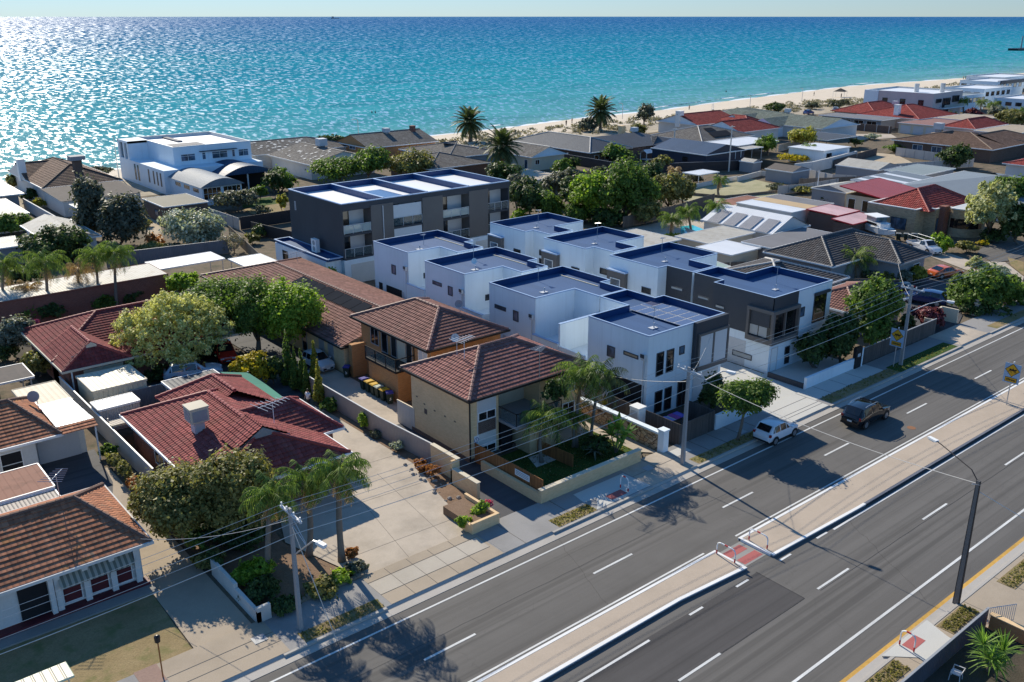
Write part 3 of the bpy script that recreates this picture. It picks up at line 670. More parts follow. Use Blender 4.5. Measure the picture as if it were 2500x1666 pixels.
def roof(par, S, L, mat, cap=None, course=.36, r=.13, name='roof', G=None, gmat=None):
    mb = MB()
    for p in S: mb.slope(p, 0, course)
    ro = mb.build(name, mat, par)
    if cap and L:
        k = MB()
        for a, b in L:
            a, b = Vector(a), Vector(b); n = max(2, int((b-a).length/.45)); pts = []; rr = []
            for i in range(n):                                   # overlapping cap tiles
                pts += [a+(b-a)*(i/n), a+(b-a)*((i+.97)/n)]; rr += [r*1.12, r*.9]
            k.tube([q+Vector((0, 0, .03)) for q in pts], rr, 7)
        k.build('ridge_cap', cap, ro)
    if G:
        for t in G: MB().face(t).build('gable', gmat, par)
    return ro
def eaves(par, x0, y0, x1, y1, z, mat, ov=.5, h=.16):
    g = MB(); t = .12
    g.box(x0-t, y0-t, z-h, x1+t, y0, z+.02); g.box(x0-t, y1, z-h, x1+t, y1+t, z+.02); g.box(x0-t, y0, z-h, x0, y1, z+.02); g.box(x1, y0, z-h, x1+t, y1, z+.02)
    g.build('gutter', mat, par)
    MB().box(x0, y0, z-h-.02, x1, y1, z-h).build('soffit', WHITE2, par)
def house(label, x0, y0, x1, y1, ze, zr, ax, wall, rm, cap, e0='hip', e1='hip', course=.36, name='house', cat='house', ov=.5, gut=WPAINT, r0=None, r1=None, base=0, gm=None, group=None):
    t = thing(name, label, cat, ((x0+x1)/2, (y0+y1)/2, base), group)
    S, G, L = hip_slopes(x0, y0, x1, y1, ze, zr, ax, e0, e1, r0, r1)
    MB().box(x0+ov, y0+ov, base-.05, x1-ov, y1-ov, ze-.17, skip='u').build('wall', wall, t)
    if G:                                                       # gable walls stand in from the verge
        G2 = []
        for g in G:
            if ax == 'x': sx = ov if abs(g[0][0]-x0) < .01 else -ov; G2.append([(p[0]+sx*.6, p[1], p[2]-.06) for p in g])
            else: sy = ov if abs(g[0][1]-y0) < .01 else -ov; G2.append([(p[0], p[1]+sy*.6, p[2]-.06) for p in g])
        G = G2
    roof(t, S, L, rm, cap, course, G=G, gmat=gm or wall); eaves(t, x0, y0, x1, y1, ze, gut, ov)
    return t
def flatroof(label, x0, y0, x1, y1, z, wall, rm, name='shed', cat='shed', th=.14, ov=.25, trim=WPAINT, ze=None, group=None, par=0., posts=False, fall='y'):
    t = thing(name, label, cat, ((x0+x1)/2, (y0+y1)/2, 0), group); ze = z if ze is None else ze
    if posts:
        for x in (x0+.2, x1-.3):
            for y in (y0+.2, y1-.3): MB().box(x, y, 0, x+.1, y+.1, z-th).build('post', wall, t)
    else: MB().box(x0+ov, y0+ov, -.05, x1-ov, y1-ov, z-th, skip='u').build('wall', wall, t)
    m = MB(); 
    P4 = [(x0, y0, z), (x1, y0, z), (x1, y1, ze), (x0, y1, ze)] if fall == 'y' else [(x1, y0, ze), (x1, y1, ze), (x0, y1, z), (x0, y0, z)]
    m.slope(P4, 0, None); m.face([(p[0], p[1], p[2]-th) for p in P4[::-1]], 0)
    m.build('roof', rm, t)
    f = MB()
    for a, b in ((0, 1), (1, 2), (2, 3), (3, 0)):
        A, B = Vector(P4[a]), Vector(P4[b]); o = Vector((0, 0, 1)); d = (B-A).normalized(); n = d.cross(o)
        if fall != 'y': n = n
        q = n*.04
        f.face([A-o*th-q*-1, B-o*th+q, B+o*.03+q, A+o*.03+q]); f.face([A+o*.03+q, B+o*.03+q, B+o*.03-q, A+o*.03-q]); f.face([A-o*th-q, A+o*.03-q, B+o*.03-q, B-o*th-q])
    f.build('fascia', trim, t)
    return t
def fence(label, pts, h, mat, post=None, th=.05, name='fence', cat='fence', z=0., cap=None, sp=2.4):
    t = thing(name, label, cat, (pts[0][0], pts[0][1], 0))
    m = MB(); k = MB(); c = MB()
    for (xa, ya), (xb, yb) in zip(pts, pts[1:]):
        d = Vector((xb-xa, yb-ya, 0)); L = d.length; d.normalize(); n = Vector((-d.y, d.x, 0))*th/2; o = Vector((xa, ya, z)); e = Vector((xb, yb, z)); u = Vector((0, 0, h))
        for s, q in ((1, [o-n, e-n, e-n+u, o-n+u]), (2, [e+n, o+n, o+n+u, e+n+u])): m.face(q, 0, [(0, 0), (L, 0), (L, h), (0, h)])
        m.face([o-n+u, e-n+u, e+n+u, o+n+u], 0, [(.1, 0)]*4); m.face([o+n, o-n, o-n+u, o+n+u], 0, [(.1, 0)]*4); m.face([e-n, e+n, e+n+u, e-n+u], 0, [(.1, 0)]*4)
        w = n*2.2
        c.prism([(o-w)[:2], (e-w)[:2], (e+w)[:2], (o+w)[:2]], z+h, z+h+.05)
        if post:
            for i in range(int(L/sp)+1):
                p = o+d*min(i*sp, L); q = n*2.5+n.normalized()*.02; r = d*.04; k = MB(); k.prism([(p-q-r)[:2], (p-q+r)[:2], (p+q+r)[:2], (p+q-r)[:2]], z, z+h+.03); k.build('post', post, t)
    m.build('panel', mat, t)
    if cap: c.build('capping', cap, t)
    return t
def parapet(par, poly, z0, z1, t=.10, inner=M_PARA, capm=None, deck=None, deckz=None, name='parapet', dth=None):
    """roof deck ringed by a parapet with its capping"""
    n = len(poly); ar = sum(poly[i-1][0]*poly[i][1]-poly[i][0]*poly[i-1][1] for i in range(n))
    if ar < 0: poly = poly[::-1]
    inn = []
    for i in range(n):
        p, q, r = Vector(poly[i-1]), Vector(poly[i]), Vector(poly[(i+1) % n])
        a = (q-p).normalized(); b = (r-q).normalized(); na = Vector((-a.y, a.x)); nb = Vector((-b.y, b.x)); s = na+nb
        inn.append(q+s*(t/max(.2, s.dot(na))))
    m = MB(); c = MB(); o2 = [Vector(p) for p in poly]
    for i in range(n):
        j = (i+1) % n
        m.face([(*inn[j], z0), (*inn[i], z0), (*inn[i], z1), (*inn[j], z1)])
        c.face([(*o2[i], z1+.03), (*o2[j], z1+.03), (*inn[j], z1+.03), (*inn[i], z1+.03)]); c.face([(*inn[j], z1-.05), (*inn[i], z1-.05), (*inn[i], z1+.03), (*inn[j], z1+.03)])
        d = (o2[j]-o2[i]).normalized(); nn = Vector((d.y, -d.x))*.03
        c.face([(*(o2[i]+nn), z1-.08), (*(o2[j]+nn), z1-.08), (*(o2[j]+nn), z1+.03), (*(o2[i]+nn), z1+.03)]); c.face([(*(o2[i]+nn), z1+.03), (*(o2[j]+nn), z1+.03), (*o2[j], z1+.03), (*o2[i], z1+.03)])
    ro = MB(); ro.face([(*p, deckz if deckz else z0+.02) for p in inn], 0); rf = ro.build('roof', deck or M_BLUE, par)
    pp = m.build(name, inner, par); c.build('capping', capm or CAPW, pp)
    return rf
CAPW = plain('parapet_capping', (.36, .48, .66), .4, .05, .5)
def walls(par, poly, z0, z1, mat, name='wall'):
    m = MB(); n = len(poly); ar = sum(poly[i-1][0]*poly[i][1]-poly[i][0]*poly[i-1][1] for i in range(n))
    if ar < 0: poly = poly[::-1]
    for i in range(n):
        a, b = poly[i], poly[(i+1) % n]; m.face([(*a, z0), (*b, z0), (*b, z1), (*a, z1)])
    return m.build(name, mat, par)
# ------------------------------------------------------------------ white townhouses, two rows of four
def antenna(par, x, y, z0, h, mat=STEEL, yagi=True, rot=.6, s=1., label=None):
    """roof aerial: mast, boom, rods"""
    t = thing('tv_antenna', label, 'antenna', (x, y, z0), 'television aerials on the roofs')
    MB().tube([(x, y, z0), (x, y, z0+h)], .025, 5).build('mast', mat, t)
    b = MB(); c, sn = math.cos(rot), math.sin(rot)
    b.tube([(x-c*.9*s, y-sn*.9*s, z0+h-.05), (x+c*.9*s, y+sn*.9*s, z0+h-.05)], .025, 5)
    for i in range(7):
        u = (-.85+i*.28)*s; L = (.75-.06*i)*s; b.tube([(x+c*u+sn*L, y+sn*u-c*L, z0+h-.03), (x+c*u-sn*L, y+sn*u+c*L, z0+h-.03)], .018, 4)
    b.build('aerial', mat, t); return t
TH = 6.4; TP = 7.0; RX = 50.6
townhouses = [('A', 44.25, 50.85, 50.85, 54.15), ('B', 57.4, 63.85, 54.25, 57.4), ('C', 67.6, 74.2, 64.75, 67.6), ('D', 78.1, 84.8, 74.95, 78.1)]
LBL = {'A': 'white flat roofed townhouse with solar panels and charcoal corner facing the road', 'B': 'white flat roofed townhouse directly behind the one with solar panels',
       'C': 'white flat roofed townhouse third from the road in the row nearest the brick flats', 'D': 'white flat roofed townhouse rearmost in its row, next to the charcoal apartment block'}
for nm, y0, y1, n0, n1 in townhouses:
    t = thing('townhouse', LBL[nm], 'townhouse', (55, (y0+y1)/2, 0), 'white townhouses with navy parapets')
    x0 = 50.5 if nm != 'D' else 51.1; x1 = 59.65; nx0, nx1 = 55.15, 58.5
    if n0 > y0: poly = [(x0, y0), (x1, y0), (x1, y1), (nx1, y1), (nx1, n1), (nx0, n1), (nx0, y1), (x0, y1)]
    else: poly = [(nx0, n0), (nx1, n0), (nx1, y0), (x1, y0), (x1, y1), (x0, y1), (x0, y0), (nx0, y0)]
    walls(t, poly, -.05, TP, WHITE)
    rf = parapet(t, poly, TH, TP, .10)
    k = MB()                                                     # roof clutter: box gutter edge and vents
    k.box(x1-1.1, y0+.5, TH+.02, x1-1.0, y1-.8, TH+.10); k.build('roof_flashing', CREAM, rf)
    v = MB(); v.tube([(x0+3, y0+2.2, TH), (x0+3, y0+2.2, TH+.5)], .06, 6); v.box(x0+2.6, y0+2.0, TH+.02, x0+3.3, y0+2.5, TH+.1); v.build('roof_vent', LGREY, rf)
    # terrace in the recess beside the neck
    if nm != 'A':
        ty0 = n0+.05 if nm != 'B' else 54.3; ty1 = y0 if nm != 'B' else 57.4
        tb = MB(); tb.box(x0-.35, ty0-.2, -.05, nx0, ty1, 3.1); tb.build('terrace', WHITE, t)
        p = MB(); p.box(x0-.35, ty0-.2, 3.1, x0-.2, ty1, 3.75); p.box(x0-.2, ty0-.2, 3.1, nx0 if nm == 'B' else x0+1.5, ty0-.06, 3.75); p.build('terrace_wall', WHITE, t)
        c = MB(); c.box(x0-.42, ty0-.25, 3.75, x0-.15, ty1, 3.82); c.build('capping', CAPW, t)
    d = MB(); yy = y0+.35; d.tube([(x0-.09, yy, 0), (x0-.09, yy, 5.0)], .06, 6); d.box(x0-.28, yy-.18, 5.0, x0-.0, yy+.18, 5.45); d.build('downpipe', LGREY, t)
    hd = MB(); hd.box(x0-.32, yy-.2, 5.2, x0-.29, yy+.2, 5.5); hd.build('rainwater_head', CHAR, t)
    if nm == 'A':
        A = t
        wp(t, 'W', x0, 'B3', 945, 975, 1003, 1085, CHAR, GLB); wp(t, 'W', x0, 'B3', 1078, 1020, 1195, 1095, CHAR, WARMP)
        for q in ((1345, 1045, 1393, 1215), (1428, 1020, 1475, 1185)): wp(t, 'S', y0, 'B3', *q, CHAR, GLD, name='window', tr=.55)
        for q in ((1330, 1360, 1380, 1510), (1410, 1330, 1455, 1490)): wp(t, 'S', y0, 'B3', *q, CHAR, GLD)
        wp(t, 'S', y0, 'B3', 1530, 990, 1567, 1045, CHAR, GLB); window(t, 'S', y0, 54.2, .1, 55.4, 2.3, CHAR, GLD, name='sliding_door', mull=2)
        g = MB(); g.box(55.7, y0-.35, 3.0, 59.75, y0+.0, 7.02); g.build('charcoal_corner', CHAR, t)
        g = MB(); g.box(55.95, y0-.5, 2.85, 59.8, y0-.35, 3.25); g.box(55.95, y0-.5, 3.25, 56.15, y0-.35, 5.85); g.box(57.75, y0-.5, 3.25, 57.95, y0-.35, 5.85); g.box(59.6, y0-.5, 3.25, 59.8, y0-.35, 5.85); g.box(55.95, y0-.5, 5.85, 59.8, y0-.35, 6.05); g.build('window_surround', TAUPE, t)
        for a in (56.15, 57.95): MB().box(a, y0-.46, 3.25, a+1.6, y0-.36, 5.85).build('roller_shutter', BLINDW, t)
        MB().box(56.1, y0-.03, 0, 59.3, y0-.0, 2.4).build('garage_door', LGREY, t)
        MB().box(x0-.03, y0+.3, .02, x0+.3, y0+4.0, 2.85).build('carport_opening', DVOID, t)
        pv = MB(); fr = MB()
        for i in range(6):
            for j in range(2):
                a, b = 53.6+j*1.7-(.9 if i > 4 else 0)*0, 45.0+i*1.02
                a = 55.3+j*1.68
                fr.box(a, b, TH+.18+j*.02, a+1.66, b+1.0, TH+.22+j*.02); pv.face([(a+.05, b+.05, TH+.232+j*.02), (a+1.61, b+.05, TH+.232+j*.02), (a+1.61, b+.95, TH+.232+j*.02), (a+.05, b+.95, TH+.232+j*.02)])
        o = fr.build('solar_panel', LGREY, t); pv.build('cells', SOLAR, o)
        dv = MB(); dv.box(x0-.2, 54.0, 2.9, nx0, 54.2, 5.5); o = dv.build('dividing_wall', WHITE, t); MB().box(x0-.25, 53.95, 5.5, nx0, 54.25, 5.56).build('capping', CAPW, o)
        tb = MB(); tb.box(x0-.3, 50.85, -.05, nx0, 54.0, 3.0); tb.build('terrace', WHITE, t); MB().box(x0-.35, 50.85, 3.0, x0-.2, 54.0, 3.6).build('terrace_wall', WHITE, t)
    else:
        if nm == 'B': q = ((28, 640, 118, 705), (178, 690, 220, 790)); r = 'B3'
        elif nm == 'C': q = ((1523, 1415, 1597, 1472), (1648, 1460, 1686, 1548)); r = 'A2'
        else: q = ((1188, 1285, 1224, 1372),); r = 'A2'
        for a in q: wp(t, 'W', x0, r, *a, CHAR, GLB)
        if nm == 'D': MB().box(x0-.03, 83.3, 0, x0+.2, 87-3, 2.6).build('garage_opening', DVOID, t); MB().box(x0-.03, 79.5, 0, x0+.2, 82.5, 2.6).build('garage_opening', DVOID, t)
        window(t, 'S', n0, 55.6, 3.6, 56.5, 4.6, CHAR, GLD) if nm == 'B' else None
        MB().box(x0-.02, y0+1, 0, x0+.1, y0+4.5, 2.5).build('garage_door', LGREY, t)
    for ww in ((.5, 4.2, 1.2, 4.9),):
        window(t, 'S', y0, nx0-2.2, 3.9, nx0-1.3, 4.5, CHAR, GLD, name='window') if nm in 'CD' else None
east = [('R4', 44.15, 50.7, 50.7, 54.0), ('R3', 57.45, 64.0, 54.3, 57.45), ('R2', 67.6, 74.1, 64.7, 67.6), ('R1', 77.8, 84.2, 74.8, 77.8)]
LBR = {'R4': 'charcoal and white townhouse on the driveway corner with a boxed corner window', 'R3': 'white townhouse just behind the charcoal corner one across the shared driveway',
       'R2': 'white townhouse second from the back in the far row beside the palms and pool', 'R1': 'white townhouse at the back of the far row against the big trees'}
for nm, y0, y1, n0, n1 in east:
    t = thing('townhouse', LBR[nm], 'townhouse', (71, (y0+y1)/2, 0), 'white townhouses with navy parapets')
    x0, x1 = 66.35, 75.4; nx0, nx1 = 67.65, 71.1
    if nm == 'R1': x0, x1, nx0, nx1 = 66.8, 75.9, 68, 71.4
    if n0 > y0: poly = [(x0, y0), (x1, y0), (x1, y1), (nx1, y1), (nx1, n1), (nx0, n1), (nx0, y1), (x0, y1)]
    else: poly = [(nx0, n0), (nx1, n0), (nx1, y0), (x1, y0), (x1, y1), (x0, y1), (x0, y0), (nx0, y0)]
    walls(t, poly, -.05, TP, WHITE)
    rf = parapet(t, poly, TH, TP, .10)
    v = MB(); v.tube([(x0+4, y0+2.6, TH), (x0+4, y0+2.6, TH+.5)], .06, 6); v.box(x0+3.6, y0+2.4, TH+.02, x0+4.2, y0+2.8, TH+.1); v.build('roof_vent', LGREY, rf)
    if nm == 'R4':
        c = MB(); c.box(x0-.05, y0-.05, 3.2, x0+.01, y1, 7.02); c.box(x0-.05, y0-.05, 3.2, 70.0, y0+.0, 7.02); c.box(nx0-.05, y1, 3.2, nx0, n1, 7.02); c.build('charcoal_cladding', CHAR, t)
        f = MB(); a = .16
        # brown frame wrapping the corner
        f.box(x0-.35, y0-.4, 2.75, 70.0, y0-.0, 3.2); f.box(x0-.35, y0, 2.75, x0-.05, 46.6, 3.2); f.box(x0-.35, y0-.4, 5.55, 70.0, y0-.0, 5.85); f.box(x0-.35, y0, 5.55, x0-.05, 46.6, 5.85)
        f.box(x0-.35, y0-.4, 3.2, x0-.1, y0-.15, 5.55); f.box(69.75, y0-.4, 3.2, 70.0, y0, 5.55); f.box(x0-.35, 46.35, 3.2, x0-.05, 46.6, 5.55); f.box(67.9, y0-.3, 3.2, 68.05, y0-.05, 5.55)
        f.build('window_surround', TAUPE, t)
        MB().box(x0-.1, y0-.12, 3.2, 69.75, y0-.06, 5.55).build('pane', GLD, t); MB().box(x0-.12, y0-.1, 3.2, x0-.06, 46.35, 5.55).build('pane', GLD, t)
        MB().box(x0-.16, y0+.15, 4.25, x0-.13, 46.3, 5.55).build('blind', CHAR, t)
        for a in (44.5, 45.45): MB().box(x0-.15, a, 3.3, x0-.13, a+.85, 4.2).build('blind', BLIND, t)
        for q in ((1462, 490, 1558, 545), (1680, 568, 1768, 620), (1822, 640, 1898, 692)): wp(t, 'W', x0-.05, 'B3', *q, CHAR, BLIND, d=.05)
        wp(t, 'W', x0, 'B3', 1965, 1010, 2118, 1105, CHAR, BLIND)
        for q in ((388, 1160, 420, 1208), (385, 1235, 415, 1285)): wp(t, 'S', y0, 'B4', *q, CHAR, GLD)
        d = window(t, 'S', y0, 66.6, .05, 67.6, 2.3, LGREY, WPAINT, name='door'); 
        o = window(t, 'S', y0, 72.6, 3.4, 74.6, 6.1, CHAR, GLD, name='window'); m = MB(); m.box(72.5, y0-.25, 6.05, 74.9, y0-.06, 6.3); m.build('awning', CHAR, o)
        window(t, 'S', y0, 70.4, 4.4, 71.2, 5.3, CHAR, GLB)
    else:
        b = MB(); yb0 = y1-2.6; b.box(x0-.45, yb0, 2.6, x0, y1-.1, 5.6); b.build('bay_box', TAUPE, t); MB().box(x0-.5, yb0-.05, 5.6, x0, y1-.05, 5.72).build('bay_capping', CAPW, t)
        window(t, 'W', x0-.45, yb0+.6, 3.4, yb0+2.0, 4.9, WPAINT, GLB, tr=.4)
        for z in (3.1, 4.1): window(t, 'W', x0, y0+.8, z, y0+2.0, z+.6, CHAR, GLD)
        for z in (3.3, 4.3): window(t, 'W', nx0, n0+.6, z, n0+1.9, z+.65, CHAR, GLD)
        if nm == 'R3':
            c = MB(); c.box(nx0-.04, n0, 3.2, nx0, n1, 7.02); c.build('charcoal_cladding', CHAR, t)
    MB().box(x0-.02, y0+2.5, 0, x0+.1, y0+5.5, 2.4).build('garage_door', LGREY, t)
for i, (r, x, y, h, lab) in enumerate([('A2', 1450, 1130, 1.2, 'thin aerial mast on the rearmost white townhouse'), ('A2', 1855, 1250, 1.6, 'aerial on the third white townhouse roof beside a dish'), ('B3', 380, 460, 1.5, 'aerial on the white townhouse behind the solar panels'),
        ('B3', 1320, 800, 1.4, 'aerial standing in front of the rooftop solar panels'), ('A3', 380, 1150, 1.6, 'aerial on the far row roof nearest the trees'), ('A3', 860, 1270, 1.7, 'aerial on the far row roof second from the trees'),
        ('A3', 1385, 1400, 1.7, 'aerial on the far row roof behind the charcoal townhouse'), ('B4', 318, 640, 1.6, 'aerial on the charcoal corner townhouse roof')]):
    p = P(r, x, y, TH); antenna(None, p.x, p.y, TH, h, STEEL, rot=.4+i*.5, s=.35, label=lab)

# ------------------------------------------------------------------ dark apartment block
t = thing('apartment_block', 'three storey charcoal apartment block with glass balconies and white garages', 'apartments', (64, 100, 0))
X0, X1, Y0, Y1, ZT = 52.2, 77.4, 93.4, 106.4, 9.6
fx = lambda x, y=800: onS('A2', x, y, Y0)[0]
MB().box(X0, Y0+1.6, -.05, X1, Y1, 8.9, skip='').build('wall', CHAR, t)
poly = [(X0, Y0), (X1, Y0), (X1, Y1), (X0, Y1)]
b = MB(); b.box(X0, Y0, 8.7, X1, Y0+1.6, 8.9); b.box(X0, Y0, 3.0, X0+.2, Y0+1.6, 8.7); b.box(X1-.2, Y0, 3.0, X1, Y0+1.6, 8.7); b.build('frame', CHAR, t)
walls(t, poly, 8.9, ZT, CHAR, 'parapet_wall')
parapet(t, poly, 8.9, ZT, .18, deck=DWHITE)  # white deck colour stands in for sun glare on this roof
d = MB()
bx = [fx(1040), fx(1420), fx(1800)]
for i, a in enumerate((58.1, 64.4, 70.8)): d.box(a-.12, Y0+.2, 8.9, a+.12, Y1-.2, ZT+.05)
o = d.build('party_parapet', M_PARA, t); c = MB()
for a in (58.1, 64.4, 70.8): c.box(a-.15, Y0+.2, ZT+.05, a+.15, Y1-.2, ZT+.08)
c.build('capping', CAPW, o)
sp_ = MB(); sp_.box(58.6, 95, 9.0, 62.6, 101.5, 9.06); o = sp_.build('solar_panel', LGREY, t); MB().box(58.65, 95.05, 9.055, 62.55, 101.45, 9.065).build('cells', SOLAR, o)
cols = [(fx(1012), fx(1195, 780)), (fx(1433, 740), fx(1600, 740)), (fx(1815, 700), fx(1970, 700))]
for a, b_ in cols: MB().box(a, Y0-.12, 3.0, b_, Y0+1.6, 9.0).build('cladding_panel', TAUPE, t)
bays = [(X0+.2, cols[0][0]), (cols[0][1], cols[1][0]), (cols[1][1], cols[2][0]), (cols[2][1], X1-.2)]
for i, (a, b_) in enumerate(bays):
    for k, z in enumerate((3.15, 5.95)):
        MB().box(a, Y0-.05, z-.25, b_, Y0+1.6, z).build('balcony_slab', CHAR, t)
        MB().box(a+.2, Y0+1.55, z, a+(b_-a)*.45, Y0+1.59, z+2.4).build('sliding_door', GLD, t)
        MB().box(a+(b_-a)*.45, Y0+1.55, z, b_-.05, Y0+1.59, z+2.6).build('rear_wall', LGREY if i != 1 else BLINDW, t)
        if i == 1: MB().box(a+.05, Y0+.06, z+(1. if k else .1), b_-.05, Y0+.1, z+2.62).build('outdoor_blind', BLINDW, t)
        r = MB(); n = 3; zz = z+1.05
        r.box(a, Y0-.02, zz, b_, Y0+.03, zz+.05)
        for q in range(n+1): u = a+(b_-a-.05)*q/n; r.box(u, Y0-.02, z, u+.05, Y0+.03, zz)
        r.build('balustrade', LGREY, t)
        for q in range(n): MB().box(a+(b_-a)*q/n+.07, Y0, z+.1, a+(b_-a)*(q+1)/n-.02, Y0+.015, zz-.03).build('glass_panel', (TRANSL if (k and i in (0, 2)) else TRANSG), t)
MB().box(X0-.05, Y0-.15, -.05, X1, Y0+1.5, 2.9).build('garage_wall', WHITE, t)
for i in range(4): MB().box(53+i*6.2, Y0-.2, .02, 57.6+i*6.2, Y0-.16, 2.35).build('garage_door', WHITE2, t)
MB().tube([(fx(1108), Y0-.2, 3), (fx(1108), Y0-.2, 8.8)], .06, 6).build('downpipe', LGREY, t)
m = MB(); m.box(50.1, 94.0, -.05, X0, 107.0, 3.0); m.build('podium', WHITE, t)
parapet(t, [(50.1, 93.6), (X0, 93.6), (X0, 107.2), (50.1, 107.2)], 3.0, 3.35, .15, name='podium_parapet')
window(t, 'W', X0, 104.6, 7.2, 104.9, 8.3, LGREY, GLB)
window(t, 'W', 50.1, 103.6, 1.2, 105, 2.4, CHAR, GLD)
t2 = thing('air_conditioner', 'white air conditioning unit on the podium of the charcoal apartment block', 'air conditioner', (51.5, 98.6, 3.05))
MB().box(51.2, 98.2, 3.1, 51.7, 99.4, 4.7).build('casing', WPAINT, t2)
f = MB()
for z in (3.55, 4.25): f.tube([(51.18, 98.75, z), (51.2, 98.75, z)], .3, 14)
f.build('fan_grille', GREYP, t2)

# ------------------------------------------------------------------ brick flats
t = thing('flats_building', 'two storey tan brick flats with a rose tiled hip roof facing the road', 'flats', (41, 50.7, 0))
x0, x1, y0, y1 = 35.45, 45.9, 47.1, 54.4
m = MB(); m.box(x0, y0, 0, 38.0, y1, 5.05); m.box(38.0, 48.8, 0, 41.9, y1, 5.05); m.box(41.9, y0, 0, x1, y1, 5.05); m.build('wall', BR_TAN, t)
S, G, L = hip_slopes(34.95, 46.5, 46.4, 54.95, 5.15, 7.0, 'x'); roof(t, S, L, T_PNK, CAP_BRN); eaves(t, 34.95, 46.5, 46.4, 54.95, 5.15, BLACK)
MB().box(35.4, 47.05, -.02, 46, 54.45, .35).build('plinth', BR_DRK, t)
MB().tube([(35.35, 47.0, .2), (35.35, 47.0, 5.0)], .06, 6).build('downpipe', BLACK, t)
S0 = y0
MB().box(36.05, S0-.04, .5, 37.75, S0, 4.95).build('render_panel', WHITE2, t)
o = window(t, 'S', S0-.04, 36.1, 3.05, 37.7, 3.75, WPAINT, GLD, mull=2); MB().box(36.12, S0-.07, 3.75, 37.68, S0-.045, 4.9).build('shutter', LGREY, t)
MB().box(36.12, S0-.08, 2.1, 37.68, S0-.045, 3.0).build('brick_spandrel', BR_DRK, t)
window(t, 'S', S0-.04, 36.1, .4, 37.7, 1.1, WPAINT, GLD, mull=2)
window(t, 'S', S0, 44.0, 3.0, 45.5, 4.7, WPAINT, GLB, mull=2); window(t, 'S', S0, 44.2, .8, 45.5, 2.2, WPAINT, GLD, mull=2)
MB().box(38.0, 45.1, 2.55, 42.3, 48.8, 2.75).build('balcony_slab', GREYW, t)
MB().box(38.3, 48.76, 2.8, 39.2, 48.8, 4.9).build('door', DVOID, t); MB().box(39.4, 48.76, 2.8, 41.8, 48.8, 5.0).build('rear_wall', CREAM, t)
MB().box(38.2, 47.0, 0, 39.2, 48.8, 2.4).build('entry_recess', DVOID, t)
MB().box(39.6, 45.5, 0, 42.2, 48.8, 2.55).build('porch_wall', BR_TAN, t)
r = MB()
r.box(38.0, 45.1, 3.7, 42.3, 45.15, 3.76); r.box(38.0, 45.1, 3.7, 38.05, 47.1, 3.76); r.box(42.25, 45.1, 3.7, 42.3, 47.1, 3.76)
for a in (38.0, 39.4, 40.8, 42.25): r.box(a, 45.1, 2.75, a+.05, 45.15, 3.7)
r.build('balustrade', BLACK, t)
for a in (38.06, 39.46, 40.86): MB().box(a, 45.12, 2.85, a+1.3, 45.13, 3.68).build('glass_panel', TRANSG, t)
MB().box(38.02, 45.16, 2.85, 38.03, 47.0, 3.68).build('glass_panel', TRANSG, t)
v = MB()
for a, z in ((53.6, 3.0), (52.6, 2.7), (51.3, 2.6), (50, 2.6), (48.8, 2.6), (53.0, 4.6)): v.box(x0-.01, a, z, x0+.02, a+.22, z+.1)
v.box(x0-.02, 52.4, 2.0, x0+.02, 52.75, 2.4); v.build('wall_vent', BR_DRK, t)
t = thing('flats_building', 'two storey orange brick flats with a hip roof and a side balcony over the bins', 'flats', (42, 62, 0))
m = MB(); m.box(39.0, 56.8, 0, 46.1, 67.5, 5.1); m.build('wall', BR_ORG, t)
MB().box(37.45, 59.4, 0, 39.0, 63.9, 2.7).build('ground_wall', BR_ORG, t)
S, G, L = hip_slopes(38.35, 56.35, 46.6, 68.0, 5.25, 7.0, 'y'); roof(t, S, L, T_BRN, CAP_BRN); eaves(t, 38.35, 56.35, 46.6, 68.0, 5.25, BLACK)
MB().box(37.2, 59.3, 2.7, 39.0, 64.0, 2.88).build('balcony_slab', BLACK, t)
r = MB(); r.box(37.2, 59.3, 3.85, 37.25, 64.0, 3.92); r.box(37.2, 59.3, 3.85, 39, 59.35, 3.92)
for a in (59.3, 60.8, 62.4, 63.95): r.box(37.2, a, 2.88, 37.26, a+.06, 3.85)
r.build('balustrade', BLACK, t)
for a in (59.4, 60.9, 62.5): MB().box(37.22, a, 2.95, 37.235, a+1.4, 3.83).build('glass_panel', TRANSG, t)
for a, b_, z0, z1, mt in ((63.2, 64.2, 2.9, 5.0, GLD), (61.8, 62.7, 2.9, 5.0, DVOID), (59.5, 60.4, 2.9, 5.0, DVOID)): window(t, 'W', 39.0, a, z0, b_, z1, GREYP, mt, d=.05, name='balcony_door')
MB().box(38.96, 60.5, 2.9, 39.0, 61.7, 5.0).build('rear_wall', CREAM, t)
window(t, 'W', 39.0, 57.3, 3.2, 58.6, 4.9, WPAINT, BLINDW, mull=2); window(t, 'W', 39.0, 64.6, 3.2, 65.9, 4.8, GREYP, GLD, mull=2)
window(t, 'W', 39.0, 57.9, .1, 58.9, 2.2, BLACK, DVOID, name='door', d=.04); MB().tube([(38.95, 59.2, 0), (38.95, 59.2, 5)], .05, 6).build('downpipe', BLACK, t)
MB().box(37.6, 66.9, 0, 39.2, 67.4, 3.0).build('wing_wall', BR_ORG, t)
t = house('long low unit block with a brown tiled gable roof and a row of black panels', 37.0, 67.6, 49.2, 98.5, 2.75, 4.45, 'y', BR_TAN, T_BRN, CAP_BRN, e0='gable', e1='hip', name='unit_block', cat='units', gut=BLACK)
for a in (70, 71.7, 75, 79, 83, 87): window(t, 'W', 37.5, a, .1, a+1., 2.2, GREYP, GREYP if a != 75 else GLD, name='door', d=.04)
pa = [P('B2', *q) for q in ((470, 330, 4.25), (820, 470, 4.0), (1060, 500, 4.4), (700, 345, 4.5))]
m = MB()
